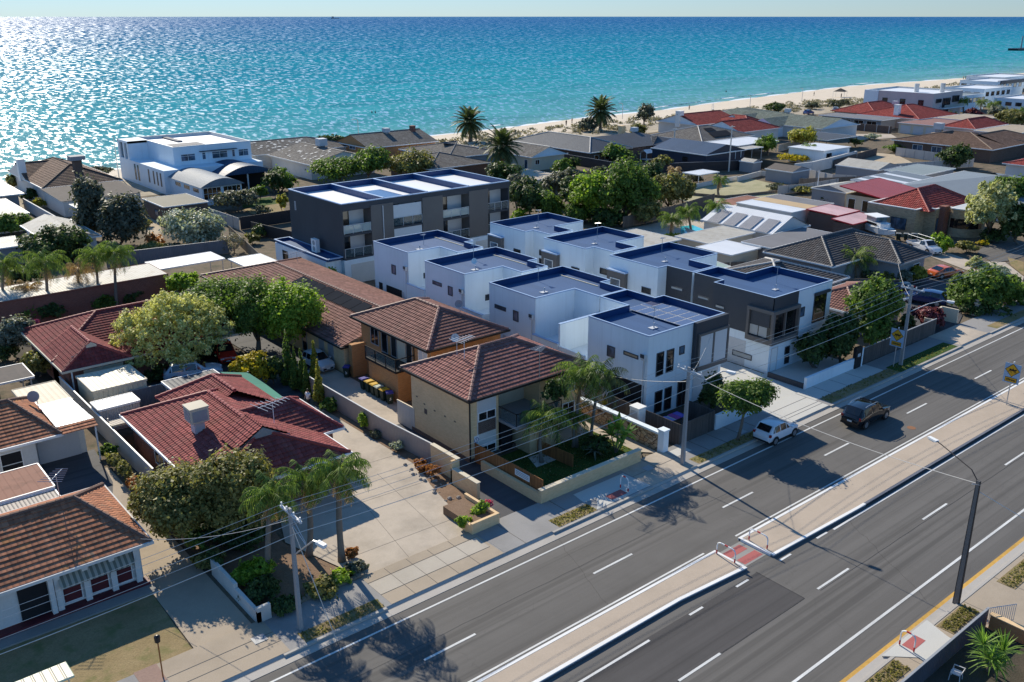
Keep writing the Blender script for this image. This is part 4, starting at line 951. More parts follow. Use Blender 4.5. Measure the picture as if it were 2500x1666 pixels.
for k in range(8):
    ya = 71.6+k*1.72; m.slope([(41.2, ya, 4.02), (41.2, ya+1.65, 4.02), (42.75, ya+1.65, 4.47), (42.75, ya, 4.47)], 0, None)
m.build('solar_panel', SOLARD, t)
# ------------------------------------------------------------------ red and brown tiled houses on the left
def gablet(par, x, y0, w, z0, h, facing='S', mat=GREYW):
    m = MB()
    if facing == 'S': m.face([(x-w, y0, z0), (x+w, y0, z0), (x, y0, z0+h)]); m.face([(x-w-.1, y0-.05, z0-.02), (x+w+.1, y0-.05, z0-.02), (x+w+.1, y0-.05, z0+.12), (x-w-.1, y0-.05, z0+.12)])
    m.build('gablet', mat, par)
t = thing('house', 'red tiled house with a cream cooler box on its roof beside the broad driveway', 'house', (23, 57, 0))
MB().box(18.0, 50.0, -.05, 26.7, 64.9, 2.45, skip='u').box(24, 53.8, -.05, 28.3, 59.5, 2.45, skip='u').build('wall', BR_RED, t)
S, G, L = hip_slopes(17.5, 49.4, 27.2, 65.4, 2.65, 4.65, 'y', r0=3.0, r1=4.6)
S1, G1, L1 = hip_slopes(22.4, 53.2, 28.8, 60.0, 2.65, 4.4, 'x', 'gable', 'hip', r1=2.3)
S2, G2, L2 = hip_slopes(20.6, 60.0, 27.4, 67.0, 2.65, 4.55, 'y', 'gable', 'hip', r1=3)
roof(t, S+S1+S2, L+L1[:1]+L1[1:]+L2, T_RED, CAP_RED); eaves(t, 17.5, 49.4, 27.2, 65.4, 2.65, WPAINT); eaves(t, 27.2, 53.2, 28.8, 60.0, 2.648, WPAINT)
gablet(t, 22.35, 51.9, 1.7, 4.0, 1.0)
c = MB(); c.slope([(20.4, 51.9, 3.98), (20.4, 54.5, 3.98), (22.35, 54.5, 5.1), (22.35, 51.9, 5.1)][::1], 0, .36); c.slope([(24.3, 54.5, 3.98), (24.3, 51.9, 3.98), (22.35, 51.9, 5.1), (22.35, 54.5, 5.1)], 0, .36); c.build('gablet_roof', T_RED, t)
window(t, 'W', 18.0, 58.6, .6, 60.4, 2.1, WPAINT, GLD, mull=2); window(t, 'W', 18.0, 54, .8, 55.5, 2.1, WPAINT, GLD)
MB().box(29.0, 56.2, 0, 29.12, 56.3, 2.4).build('porch_post', WPAINT, t)
t2 = thing('cooler', 'cream evaporative cooler box on the red tiled roof', 'cooler', (20.3, 57.1, 3.8))
cx_, cy_ = 20.0, 57.0
MB().box(cx_-.35, cy_-.35, 3.6, cx_+.35, cy_+.35, 4.45).build('duct', LGREY, t2); MB().box(cx_-.62, cy_-.62, 4.45, cx_+.62, cy_+.62, 5.45).build('casing', CREAM, t2)
g = MB(); g.box(cx_-.5, cy_-.64, 4.55, cx_+.5, cy_-.62, 5.3); g.box(cx_-.64, cy_-.5, 4.55, cx_-.62, cy_+.5, 5.3); g.build('louvre', GREYP, t2); MB().box(cx_-.66, cy_-.66, 5.45, cx_+.66, cy_+.66, 5.53).build('lid', CREAM, t2)
antenna(None, 23.6, 52.9, 4.6, 1.5, WPAINT, rot=.2, s=1.25, label='large white aerial over the gablet of the front red roof')
t = thing('house', 'dark red tiled house behind the pale conifer with a cream garage door', 'house', (24, 84, 0))
MB().box(17.2, 81, -.05, 31.5, 90, 2.45, skip='u').box(17.2, 77.8, -.05, 26, 83, 2.45, skip='u').build('wall', BR_RED, t)
S, G, L = hip_slopes(16.7, 80.2, 33, 91, 2.65, 4.7, 'x', r0=5.4, r1=4.5); S1, G1, L1 = hip_slopes(16.7, 77.2, 22.2, 84.0, 2.65, 4.2, 'y', 'hip', 'gable', r0=1.5); S2, G2, L2 = hip_slopes(21.5, 77.3, 29, 84, 2.65, 4.3, 'y', 'hip', 'gable', r0=3)
roof(t, S+S1+S2, L+L1+L2, T_RED2, CAP_RED); eaves(t, 16.7, 77.2, 22.2, 91, 2.65, CREAM); eaves(t, 22.3, 77.3, 33, 91, 2.648, CREAM)
gablet(t, 19.45, 78.35, 1.6, 3.35, .95, mat=CREAM)
MB().box(18.4, 77.72, 0, 21.6, 77.78, 2.2).build('garage_door', CREAM, t); MB().box(17.3, 77.2, 0, 17.4, 77.3, 2.5).build('porch_post', WPAINT, t)
t = thing('house', 'white house with an old lichened tile roof and striped awning at the bottom left', 'house', (4, 51, 0))
MB().box(-9, 47.35, -.05, 12.55, 54.6, 2.55, skip='u').build('wall', WHITE2, t)
S, G, L = hip_slopes(-14, 46.75, 13.05, 55.2, 2.7, 4.55, 'x', r1=2.6); roof(t, S, L, T_OLD, CAP_OLD); eaves(t, -14, 46.75, 13.05, 55.2, 2.7, WHITE2)
# windows with maroon frames, slender white piers, dark porch
for a, b_ in ((8.35, 9.35), (9.75, 10.75), (11.05, 12.0)):
    o = window(t, 'S', 47.35, a, .45, b_, 2.3, WPAINT, GLB, tr=.45); MB().box(a+.06, 47.28, .5, b_-.06, 47.315, 1.3).build('lower_panel', MAROON, o)
for a in (8.0, 9.42, 10.8, 12.1): MB().box(a, 47.0, 0, a+.3, 47.34, 2.4).build('pier', WHITE2, t)
MB().box(6.3, 47.25, 0, 7.7, 47.34, 2.3).build('porch_opening', DVOID, t)
MB().box(7.7, 46.9, 0, 7.95, 47.34, 2.4).build('pier', WHITE2, t); MB().box(-5, 46.7, -.02, 12.7, 47.3, .3).build('plinth', MAROON, t)
m = MB()
for i in range(26):
    a = 8.2+i*.146; m.face([(a, 47.3, 2.42), (a+.146, 47.3, 2.42), (a+.146, 46.65, 1.85), (a, 46.65, 1.85)], i % 2); m.face([(a, 46.65, 1.85), (a+.146, 46.65, 1.85), (a+.146, 46.65, 1.7+.03*(i % 2)), (a, 46.65, 1.7)], i % 2)
m.build('awning', [plain('awning_cream', (.4, .39, .33), .8, .1), plain('awning_green', (.16, .18, .15), .8, .1)], t)
MB().box(-5, 45.9, -.02, 12.8, 46.7, .12).build('verandah_slab', CONCG, t)
antenna(None, 9.9, 51.6, 4.5, 1.4, STEEL, rot=.9, s=.9, label='silver aerial on the lichened roof at the bottom left')
lo = flatroof('rusty flat sheet roof joined behind the lichened tile house', -12, 57.2, 10.8, 61.2, 2.55, WHITE2, M_RUST, name='outbuilding', cat='outbuilding', fall='y', trim=WPAINT)
flatroof('pink striped sheet roof between the rusty roof and the lichened tiles', -12, 55.3, 10.75, 57.1, 2.4, WHITE2, M_SLAT, name='verandah', cat='verandah', trim=WPAINT)
t = thing('house', 'white house with brown tiles and a grey roller garage door on the left edge', 'house', (6, 68, 0))
MB().box(-8, 65.2, -.05, 11.6, 72, 2.6, skip='u').box(11.6, 66.5, -.05, 15.1, 70, 2.6, skip='u').build('wall', WHITE2, t)
S, G, L = hip_slopes(-14, 64.6, 13.2, 73, 2.72, 4.45, 'x', r1=2.2); S.append([(13.2, 64.4, 2.72), (15.6, 64.4, 2.72), (15.6, 65.35, 2.95), (13.2, 65.35, 2.95)])
roof(t, S, L, T_OLD, CAP_OLD); eaves(t, -14, 64.6, 13.2, 73, 2.72, WPAINT)
MB().box(11.9, 66.42, 0, 14.7, 66.48, 2.05).build('garage_door', LGREY, t); MB().box(15.4, 64.6, 0, 15.5, 64.7, 2.6).build('verandah_post', WPAINT, t)
o = window(t, 'S', 65.2, 9.3, .6, 10.7, 2.1, WPAINT, DVOID, tr=.4)
MB().slope([(13.1, 65.35, 2.98), (15.6, 65.35, 2.98), (15.35, 70.2, 3.05), (13.1, 70.2, 3.05)], 0, None).build('white_roof', M_WHITE, t)
t2 = thing('satellite_dish', 'dark round satellite dish beside the white sheet roof on the left', 'satellite dish', (13.2, 70.5, 3))
MB().tube([(13.2, 70.5, 2.6), (13.2, 70.5, 3.6)], .03, 5).build('mast', GREYP, t2); MB().tube([(13.0, 70.4, 3.7), (12.93, 70.3, 3.74)], .42, 14).build('dish', GREYP, t2)
flatroof('tan sheet patio roof between the white sheet roof and the boundary fence', 12.6, 70.9, 15.7, 75.9, 2.55, CREAM, M_TANR, name='patio_roof', cat='patio roof', posts=True, trim=CREAM)
flatroof('weathered striped patio cover at the left edge by the round shrub', 8, 78.4, 14.8, 82.3, 2.4, GREYP, FIBRO, name='patio_roof', cat='patio roof', posts=True, trim=LGREY)
flatroof('grey gabled shade roof above the striped patio cover at left', 6, 82.5, 13.0, 88, 2.8, GREYP, M_GREY, name='patio_roof', cat='patio roof', posts=True, trim=LGREY)
flatroof('large cream ribbed steel shed beside the boundary fence', 17.45, 72.2, 21.7, 76.5, 2.3, M_CREAM, M_CREAM, name='garden_shed', cat='shed', ov=.05, trim=CREAM, group='cream garden sheds')
flatroof('small pale lean-to shed in front of the cream shed', 16.9, 69.0, 20.0, 71.0, 1.95, FENCEP, M_WHITE, name='garden_shed', cat='shed', ov=.05, trim=WPAINT, group='cream garden sheds')
flatroof('tilted slatted pergola in the side yard behind the red roof', 16.9, 65.8, 19.6, 68.0, 1.8, FENCEP, M_SLAT, name='pergola', cat='pergola', posts=True, trim=CREAM, ze=1.3)
flatroof('dark flat carport roof in front of the silver wagon', 22.3, 66.2, 26.6, 70.6, 2.4, LGREY, M_CHAR, name='carport', cat='carport', posts=True, trim=WPAINT)
t = thing('shade_sail', 'green shade sail stretched beside the red tiled house', 'shade sail', (27.5, 64, 2.4))
sail = MB(); 
pts = [[Vector((26.7, 69.4, 2.5)), Vector((28.6, 68.3, 2.3))], [Vector((27.0, 66, 2.35)), Vector((28.8, 65.5, 2.1))], [Vector((27.0, 61.4, 2.45)), Vector((28.4, 61.2, 2.3))]]
for a, b_ in zip(pts, pts[1:]): sail.face([a[0], a[1], b_[1], b_[0]])
sail.build('cloth', plain('green_shadecloth', (.02, .20, .14), .8, .15), t); MB().tube([(28.6, 68.3, 0), (28.6, 68.3, 2.4)], .04, 6).tube([(28.4, 61.2, 0), (28.4, 61.2, 2.4)], .04, 6).build('post', STEEL, t)
# fences and garden walls near the road
fence('long pale sheet fence along the left drive and red house', [(16.85, 57.5), (16.8, 79.2)], 1.6, FENCEP, cap=WPAINT)
fence('grey sheet fence between the cream shed and the carport', [(20.2, 72.0), (23.2, 71.8)], 1.7, FENCEB, cap=GREYP)
fence('long taupe corrugated fence between driveway and the brick flats', [(33.3, 48.6), (32.9, 55), (32.8, 66.5)], 1.6, FENCEG, cap=LGREY)
t = thing('brick_wall', 'stepped tan brick wall continuing the taupe fence towards the road', 'wall', (33, 45, 0))
m = MB(); m.box(33.0, 45.6, -.05, 33.25, 48.5, 1.75); m.box(32.6, 42.7, -.05, 32.85, 45.6, 1.2); m.box(32.6, 45.45, -.05, 33.25, 45.6, 1.75); m.build('wall', BR_TAN, t)
m = MB(); m.box(32.95, 45.4, 1.75, 33.3, 48.5, 1.8); m.box(32.55, 42.65, 1.2, 32.9, 45.4, 1.25); m.build('coping', CREAM, t)
t = thing('planter_box', 'low tan brick planter at the kerb end of the broad driveway', 'planter', (30.6, 40, 0))
m = MB(); m.box(29.6, 39.3, -.05, 31.75, 39.5, .85); m.box(31.55, 39.5, -.05, 31.75, 42.7, .85); m.box(29.6, 39.5, -.05, 29.8, 40.3, .7); m.build('wall', BR_TAN, t)
MB().box(29.8, 39.5, -.05, 31.55, 42.6, .6).build('soil', MULCH, t)
fence('cream side gate panels at the corner of the tan flats', [(35.45, 54.1), (35.4, 56.4)], 1.9, FENCEP, cap=CREAM, name='gate', cat='gate')
t = thing('brick_wall', 'tan brick front wall of the flats turning the corner from the driveway', 'wall', (41, 40.6, 0))
m = MB(); m.box(35.35, 39.45, -.05, 44.8, 39.7, 1.05); m.box(35.35, 39.7, -.05, 35.6, 45.8, .75); m.build('wall', BR_TAN, t)
m = MB(); m.box(35.3, 39.4, 1.05, 44.85, 39.75, 1.1); m.build('coping', CREAM, t)
fence('orange timber paling fence on the flats front wall', [(35.75, 39.75), (35.75, 47.0)], 1.5, WOOD, z=.1)
fence('low timber paling fence dividing the front gardens of the flats', [(40.6, 42.0), (40.3, 46.2)], 1.0, WOOD)
t = thing('stone_wall', 'crazy stone wall with white capping beside the shared driveway', 'wall', (47, 44, 0))
def _crazy():
    t = NT('crazy_stone'); v = t.n('ShaderNodeTexVoronoi', feature='DISTANCE_TO_EDGE'); t.l(t.map(t.uv(), (2.6, 3.4, 1)), v.inputs[0]); v.inputs['Scale'].default_value = 1
    v2 = t.n('ShaderNodeTexVoronoi'); t.l(t.map(t.uv(), (2.6, 3.4, 1)), v2.inputs[0]); v2.inputs['Scale'].default_value = 1
    col = t.mix(t.sep(v2.outputs['Color'])[0], (.44, .30, .18), (.56, .45, .32)); col = t.mix(t.rng(v.outputs['Distance'], .02, .06, 1, 0), col, (.10, .07, .05))
    t.bump(t.rng(v.outputs['Distance'], .0, .1, 0, 1), .8, .05); return t.fin(col, .85, .2)
CRAZY = _crazy()
MB().box(47.2, 39.9, -.05, 47.5, 50, 1.35).build('wall', CRAZY, t); m = MB(); m.box(47.12, 39.9, 1.35, 47.58, 50, 1.5); m.build('coping', WHITE, t)
m = MB(); m.box(47.05, 39.35, -.05, 47.6, 39.9, 1.75); m.box(47.0, 39.3, 1.75, 47.65, 39.95, 1.85); m.build('pier', WHITE, t)
fence('charcoal timber fence around the front yard of the solar townhouse', [(49.1, 47), (49.0, 39.5), (53.0, 39.5), (53.0, 42)], 1.75, GREYWOOD)
t = thing('meter_box', 'white utility cabinet standing behind the stone wall', 'cabinet', (48.7, 43.4, 0))
MB().box(48.2, 42.9, 0, 49.0, 43.8, 2.0).build('cabinet', WPAINT, t); MB().box(48.15, 42.85, 2.0, 49.05, 43.85, 2.08).build('lid', WPAINT, t); MB().box(48.18, 43.0, .3, 48.2, 43.7, 1.8).build('door', LGREY, t)
t = thing('garden_wall', 'low white rendered front wall behind the street tree', 'wall', (56, 39.5, 0))
MB().box(53.1, 39.4, -.05, 58.9, 39.6, 1.35).build('wall', WHITE, t)
t = thing('garden_wall', 'long low white wall with a dark gate pillar by the charcoal townhouse', 'wall', (69, 39.8, 0))
MB().box(65.6, 39.7, -.05, 73.0, 39.95, 1.1).build('wall', WHITE, t); m = MB(); m.box(65.6, 39.95, -.05, 65.75, 43.6, .5); m.build('return_wall', CHAR, t)
MB().box(73.0, 39.6, -.05, 74.0, 39.9, 2.1).build('gate_pillar', BLACK, t); MB().box(74.05, 39.6, -.05, 74.25, 39.9, 1.9).build('white_post', WHITE, t)
MB().box(73.3, 39.58, 1.2, 73.75, 39.6, 1.5).build('letter_plate', LGREY, t)
fence('dark brown timber fence along the footpath past the white wall', [(74.3, 39.8), (88.0, 39.8)], 1.7, GREYWOOD, cap=GREYP)
fence('tan rendered wall end beside the asphalt driveway', [(88.2, 40.0), (88.1, 41.0), (93.2, 41.8), (93.3, 40.1)], 1.5, CREAM, th=.2, name='garden_wall', cat='wall')
t = thing('garden_wall', 'peeling white wall beside the left driveway with a step at the footpath', 'wall', (16, 42, 0))
WPEEL = _conc('peeling_white_wall', (.62, .61, .57), .55)
m = MB(); m.box(15.75, 39.55, -.05, 15.95, 42.4, .75); m.box(15.75, 42.4, -.05, 15.95, 45.6, 1.0); m.box(15.75, 39.55, -.05, 16.5, 39.75, 1.0); m.build('wall', WPEEL, t)
t = thing('retaining_wall', 'mossy stone retaining edge along the footpath below the palms', 'wall', (19, 39.8, 0))
m = MB(); random.seed(3)
for i in range(22): a = 16.6+i*.26; m.box(a, 39.72, -.02, a+.25, 39.95+random.uniform(0, .06), .28+random.uniform(-.04, .06))
m.build('stone', _conc('mossy_stone', (.28, .23, .17), .6), t)
fence('dark side fence below the white townhouses terrace', [(49.2, 57.5), (50.0, 93)], 1.8, BR_ORG, th=.2, name='garden_wall', cat='wall', cap=CREAM)
# ------------------------------------------------------------------ houses towards the beach and along the coast
def aircon(x, y, z, label, s=1.):
    t = thing('cooler', label, 'cooler', (x, y, z), 'roof coolers on the houses')
    MB().box(x-.35*s, y-.35*s, z-.6, x+.35*s, y+.35*s, z+.4).build('duct', GREYP, t); MB().box(x-.6*s, y-.6*s, z+.4, x+.6*s, y+.6*s, z+1.2*s).build('casing', LGREY, t)
def chimney(par, x, y, z0, z1, mat, s=.45):
    MB().box(x-s, y-s, z0, x+s, y+s, z1).box(x-s-.06, y-s-.06, z1, x+s+.06, y+s+.06, z1+.15).build('chimney', mat, par)
flatroof('long red brick flat roofed building behind the left palms', 12, 101, 34.2, 107, 2.9, BR_RED, M_PALE, name='outbuilding', cat='outbuilding', ov=0.02, trim=BR_RED)
flatroof('white sheet carport roof in front of the blue grey fence', 34.4, 104.6, 42.4, 109, 2.6, WHITE2, M_WHITE, name='carport', cat='carport', posts=True)
flatroof('smaller white sheet carport roof beside the charcoal apartment podium', 42.6, 99.2, 46.7, 104.2, 2.6, WHITE2, M_WHITE, name='carport', cat='carport', posts=True)
fence('blue grey sheet fence beyond the white carport roofs', [(33, 119.5), (48.0, 117)], 1.8, FENCEB, cap=GREYP)
fence('pale khaki sheet fence beside the brown brick shed', [(54.8, 141), (55.2, 129.5)], 1.8, FENCEP, post=GREYP)
fence('black fence running from the charcoal block to the sheet fence', [(55.4, 129.5), (70, 130), (78, 131)], 1.9, FENCED)
fence('stepped charcoal wall behind the dark apartment block', [(55.5, 126), (57.8, 112), (57.6, 107)], 1.8, FENCED)
fence('old leaning timber fence by the bare shrub', [(52.5, 127), (48.4, 108)], 1.5, OLDWOOD)
t = thing('beach_house', 'large white cubic beach house with blue barrel vaulted verandahs', 'house', (67, 172, 0))
MB().box(57.4, 165, -.05, 76.2, 188.6, 4.2).build('lower_wall', WHITE, t)
poly = [(61.0, 169.2), (76, 169.2), (76, 188.6), (61.0, 188.6)]
walls(t, poly, 4.2, 7.6, WHITE, 'upper_wall'); parapet(t, poly, 7.0, 7.6, .25, inner=WHITE2, capm=WPAINT, deck=DWHITE)
m = MB(); m.box(61.2, 174, 7.05, 69, 178, 7.1); m.box(66, 180, 7.05, 67, 188, 7.3); m.build('roof_walkway', DECKG, t)
m = MB(); m.box(57.4, 182.5, 4.2, 61, 182.8, 7.6); m.box(57.4, 188.3, 4.2, 61, 188.6, 7.6); m.box(57.4, 182.5, 7.2, 61, 188.6, 7.6)
for a in (182.8, 184.9, 187.6): m.box(57.4, a, 4.2, 57.7, a+.7, 7.2)
m.build('loggia', WHITE, t)
for a, b_, z0, z1 in ((62.3, 65.0, 4.9, 6.2), (66.3, 67.0, 4.9, 6.2), (68.2, 71.2, 4.9, 6.2), (72.1, 72.7, 4.9, 6.2), (73.4, 75.4, 4.9, 6.2)): window(t, 'S', 169.2, a, z0, b_, z1, WPAINT, GLB, mull=2 if b_-a > 1 else 1, tr=.7)
m = MB(); m.box(65.8, 168.6, 6.4, 73, 169.2, 6.5); m.build('awning', DARKB, t)
for a in (166.5, 168.2, 170, 172.5): window(t, 'W', 57.4, a, 1.2, a+.5, 3.6, CHAR, GLD)
for a in (178, 179.6): window(t, 'W', 57.4, a, .8, a+.7, 3.7, CHAR, GLD)
def barrel(par, x0, x1, y0, y1, z, h, mat, wl, base=True):
    m = MB(); n = 14; xs_ = [x0+(x1-x0)*i/n for i in range(n+1)]; zs = [z+h*math.sin(math.pi*(.08+.84*i/n))-h*.25 for i in range(n+1)]
    k = max(1, int((y1-y0)/.9))
    for j in range(k):
        a, b_ = y0+(y1-y0)*j/k, y0+(y1-y0)*(j+1)/k
        for i in range(n): m.face([(xs_[i], a, zs[i]), (xs_[i+1], a, zs[i+1]), (xs_[i+1], b_, zs[i+1]), (xs_[i], b_, zs[i])], 0, [(a, 0), (a, .3), (b_, .3), (b_, 0)])
    m.face([(x, y0, zz) for x, zz in zip(xs_, zs)], 0); m.build('barrel_roof', mat, par)
barrel(t, 58.0, 65.8, 150.2, 165.2, 3.1, 1.7, M_GREY, WHITE); barrel(t, 66.0, 75.6, 159.3, 169.4, 3.1, 1.9, M_DBLU, WHITE)
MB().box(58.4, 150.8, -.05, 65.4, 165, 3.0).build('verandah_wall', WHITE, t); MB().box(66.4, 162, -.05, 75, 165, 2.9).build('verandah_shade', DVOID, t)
for a in (66.4, 70.5, 75): MB().box(a, 159.6, 0, a+.2, 159.8, 3).build('verandah_post', WPAINT, t)
for a in (58.6, 62.1): window(t, 'S', 150.8, a, .9, a+3.1, 2.9, WPAINT, GLD, mull=4, tr=.5)
for a in (152, 156, 160): window(t, 'W', 58.4, a, 1.9, a+2.6, 2.7, WPAINT, GLD, mull=3)
t = house('brown tiled hip roof house with a white chimney near the shore at left', 38, 167.6, 51, 191, 3.0, 5.6, 'y', WHITE2, T_TAN, CAP_DRK, course=.5)
S, G, L = hip_slopes(37.9, 178, 46, 190, 3.0, 5.2, 'x', 'gable', 'gable'); roof(t, S, L, T_TAN, CAP_DRK, .5, G=G, gmat=WHITE2)
MB().slope([(37.6, 155.5, 2.6), (50.3, 155.5, 2.6), (50.3, 168, 3.0), (37.6, 168, 3.0)], 0, None).build('lean_to_roof', FIBRO, t); MB().box(38, 156, -.05, 50, 168, 2.5).build('lean_to_wall', WHITE2, t)
chimney(t, 38.2, 181, 2.5, 6.2, WPAINT, .6); chimney(t, 45.0, 171.5, 3.5, 6.6, BR_BRN, .65); MB().box(43.8, 170.4, 6.6, 46.2, 172.6, 7.3).build('chimney_cap', GREYW, t)
flatroof('small white awning roof beside the brown lean-to', 38.2, 148.5, 43.5, 153.5, 2.4, WHITE2, M_PALE, name='awning', cat='awning', posts=True)
flatroof('brown brick shed with an olive flat roof and white trim', 47.9, 139.6, 54.9, 148.8, 2.8, BR_BRN, OLIVE, ov=.1)
t = bpy.data.objects['shed']; window(t, 'W', 48.0, 142.4, .9, 144, 1.9, CHAR, GLB); MB().box(49, 139.62, 0, 49.9, 139.68, 2.1).build('door', WPAINT, t)
fence('long pale grey wall between the left sheds and brown house', [(34.7, 167), (34.7, 141)], 1.8, WHITE2, th=.2, name='garden_wall', cat='wall')
flatroof('grey green skillion roof at the left edge near the shore', 20, 165, 34.6, 181, 2.9, GREYW, M_GRNR, name='house', cat='house', ov=.8)
flatroof('pale flat roof at the left edge below the grey green roof', 18, 149, 31.5, 164, 2.6, WHITE2, M_PALE, name='house', cat='house', ov=.5)
flatroof('pale tan flat garage roof at the left edge behind the round shrub', 14, 128.5, 26.2, 135, 2.4, GREYW, M_PALE, name='garage', cat='garage', ov=.3)
house('white gabled garage half hidden by the dark green shrub', 28.6, 128.2, 35.2, 142, 2.3, 3.5, 'y', WHITE2, M_PALE, None, 'gable', 'gable', None, name='garage', cat='garage')
MB().box(33.0, 128.66, 0, 34.4, 128.7, 2.0).build('door', LGREY, bpy.data.objects['garage.001'])
def far(label, *a, **k): return house(label, *a, course=k.pop('course', .45), **k)
far('grey roof speckled white, nearest the big white beach house', 84.4, 162, 99.6, 180, 3.0, 4.9, 'y', WHITE2, T_CON, CAP_GRY, e0='gable', e1='gable', ov=.5)
far('speckled grey roof nearest the sea behind the white flecked one', 82, 181, 106, 197, 3.0, 4.7, 'x', WHITE2, T_CON, CAP_GRY, e0='gable', e1='hip')
t = far('orange brick house with a grey gable roof on the shore side', 103.2, 171.6, 121.5, 186, 3.6, 5.7, 'x', BR_ORG, T_CON, CAP_GRY, e0='gable', e1='gable'); chimney(t, 119, 178, 5, 6.5, BR_RED, .5)
window(t, 'W', 103.7, 177.5, 2.6, 180, 3.8, WPAINT, GLB, mull=2); window(t, 'W', 103.7, 173, 1.6, 174.2, 3, WPAINT, GLB)
random.seed(8); m = MB()
for x0, y0, x1, y1, n in ((85, 163, 91, 178, 34), (84, 182, 96, 188, 46)):
    for i in range(n):
        u, v_ = random.random(), random.random(); x = x0+u*(x1-x0); y = y0+v_*(y1-y0)
        z = (3.0+(x-84.4)*.25 if x1 == 91 else 3+(y-181)*.2125)+.1
        s = random.uniform(.25, .7); dz = .25*s if x1 == 91 else 0; dy = .2125*s*.8 if x1 != 91 else 0
        m.face([(x, y, z), (x+s, y, z+dz), (x+s, y+s*.8, z+dz+dy), (x, y+s*.8, z+dy)])
tag(m.build('roof_patch', plain('pale_roof_flecks', (.55, .55, .53), .8, .1)), 'pale patched flecks scattered over the grey roofs by the beach house', 'roof patch', kind='stuff')
flatroof('pinkish flat roof beside the orange brick house', 112, 160, 124, 170, 3.2, PINKW, FIBRO, name='house', cat='house')
far('weathered grey roof in front of the rear date palm', 99.3, 143.2, 114, 158, 2.9, 4.6, 'x', BR_BRN, T_CON, CAP_GRY)
far('grey roof behind the nearer date palm', 110, 152, 124, 170, 3.0, 4.8, 'x', GREYW, T_CON, CAP_GRY)
t = far('grey roofed house with a white boarded gable facing the trees', 124.2, 142.8, 134.2, 160, 2.9, 4.6, 'y', CREAM, T_CON, CAP_LGT, e0='gable', gm=WHITE)
window(t, 'S', 143.3, 125.6, 1.2, 126.8, 2.2, WPAINT, GLD, mull=2); window(t, 'W', 124.7, 144.5, .1, 145.6, 2.2, WPAINT, GLB, name='door')
flatroof('tan flat roof behind the trees by the nearer date palm', 106, 123, 115, 134, 2.6, CREAM, M_TANR, name='outbuilding', cat='outbuilding')
t = far('charcoal sheet hip roof house with white ridge caps', 138, 140, 151, 166.5, 2.9, 5.0, 'y', BR_BRN, M_CHAR, CAP_LGT, course=None)
S, G, L = hip_slopes(146, 139.6, 168, 155, 2.9, 4.9, 'x', 'gable', 'hip'); roof(t, S, L, M_CHAR, None, None); MB().box(148, 140.2, -.05, 167, 154, 2.7).build('wall', BR_DRK, t); chimney(t, 160, 152, 4, 5.8, BR_TAN, .6)
S, G, L = hip_slopes(157, 139.5, 167.5, 148, 2.8, 4.4, 'y'); roof(t, S, L, M_CHAR, None, None)
window(t, 'S', 140.5, 139.8, .9, 141.2, 2.2, WPAINT, GLD); window(t, 'S', 140.5, 143, .9, 144.4, 2.2, WPAINT, GLD)
fence('long black fence in front of the charcoal roofed house', [(137.6, 147.5), (136.9, 128), (151, 121), (163, 115)], 1.9, FENCED, cap=GREYP)
t = house('dark blue steel shed with a blue sheet gable roof', 151.8, 120.4, 165, 135.2, 3.3, 4.9, 'y', DARKB, M_DBLU, None, 'gable', 'gable', None, name='garage', cat='shed', ov=.15, gm=DARKB)
window(t, 'W', 151.95, 125.2, 1.4, 126.6, 2.4, BLACK, GLD)
m = MB(); m.tube([(159, 120.35, 3.3), (161.5, 120.35, 3.3), (161.5, 120.35, 1.6)], .08, 4).tube([(163.4, 120.35, 3.2), (163.4, 120.35, 1.8)], .08, 4); m.build('downpipe', WPAINT, t)
t = far('grey tiled pyramid roof house with dark solar panels', 170.4, 136.5, 190, 152.5, 2.9, 5.2, 'x', WHITE2, T_CON, CAP_LGT)
m = MB(); m.slope([(176, 137.6, 3.45), (183, 137.6, 3.45), (184, 140.4, 4.25), (177, 140.4, 4.25)], 0, None).slope([(177.5, 141, 4.35), (181, 141, 4.35), (181, 142.6, 4.85), (178, 142.6, 4.85)], 0, None); m.build('solar_panel', SOLARD, t)
flatroof('white flat verandah roof beside the solar pyramid roof', 171.5, 127.5, 187, 136, 2.8, LGREY, M_WHITE, name='verandah', cat='verandah', posts=True)
t = far('red tiled house with a white gable and chimney by the dunes', 195.6, 158.5, 214, 173, 3.0, 5.2, 'x', WHITE2, T_RED3, CAP_RED, e0='gable', e1='gable', gm=WHITE); chimney(t, 196.4, 165.5, 2, 6, WPAINT, .8)
far('dark red tiled gable roof in front of the green roofs', 191, 141.3, 208, 153.5, 3.0, 5.2, 'x', WHITE2, T_RED3, CAP_RED, e0='gable', e1='hip', gm=WHITE)
far('small red roof between the chimney gable and the green roofs', 206, 150, 215, 163, 3.0, 4.8, 'y', WHITE2, T_RED3, CAP_RED)
t = far('pale green tiled house with white gables', 213, 132.8, 231, 168, 3.0, 5.0, 'y', WHITE2, T_GRN, None, e0='gable', e1='gable', gm=WHITE)
for y0 in (144, 154): S, G, L = hip_slopes(209, y0, 222, y0+8, 3.0, 4.7, 'x', 'gable', 'gable'); roof(t, S, L, T_GRN, None, .45, G=G, gmat=WHITE); MB().box(209.5, y0+.5, 0, 222, y0+7.5, 2.8).build('wing_wall', WHITE, t)
far('green grey roof half hidden behind the pale green gables', 222, 160, 240, 178, 3.0, 4.8, 'x', WHITE2, T_GRN, None, e0='gable')
flatroof('dark flat carport roof with posts behind the yellow hedge', 196, 120.5, 209.5, 131, 2.7, BR_BRN, M_CHAR, name='carport', cat='carport', posts=True)
t = flatroof('white flat roofed house with a dark balcony rail by the sand yard', 177, 109.3, 187.6, 118.2, 3.1, WHITE, M_WHITE, name='house', cat='house', ov=.2)
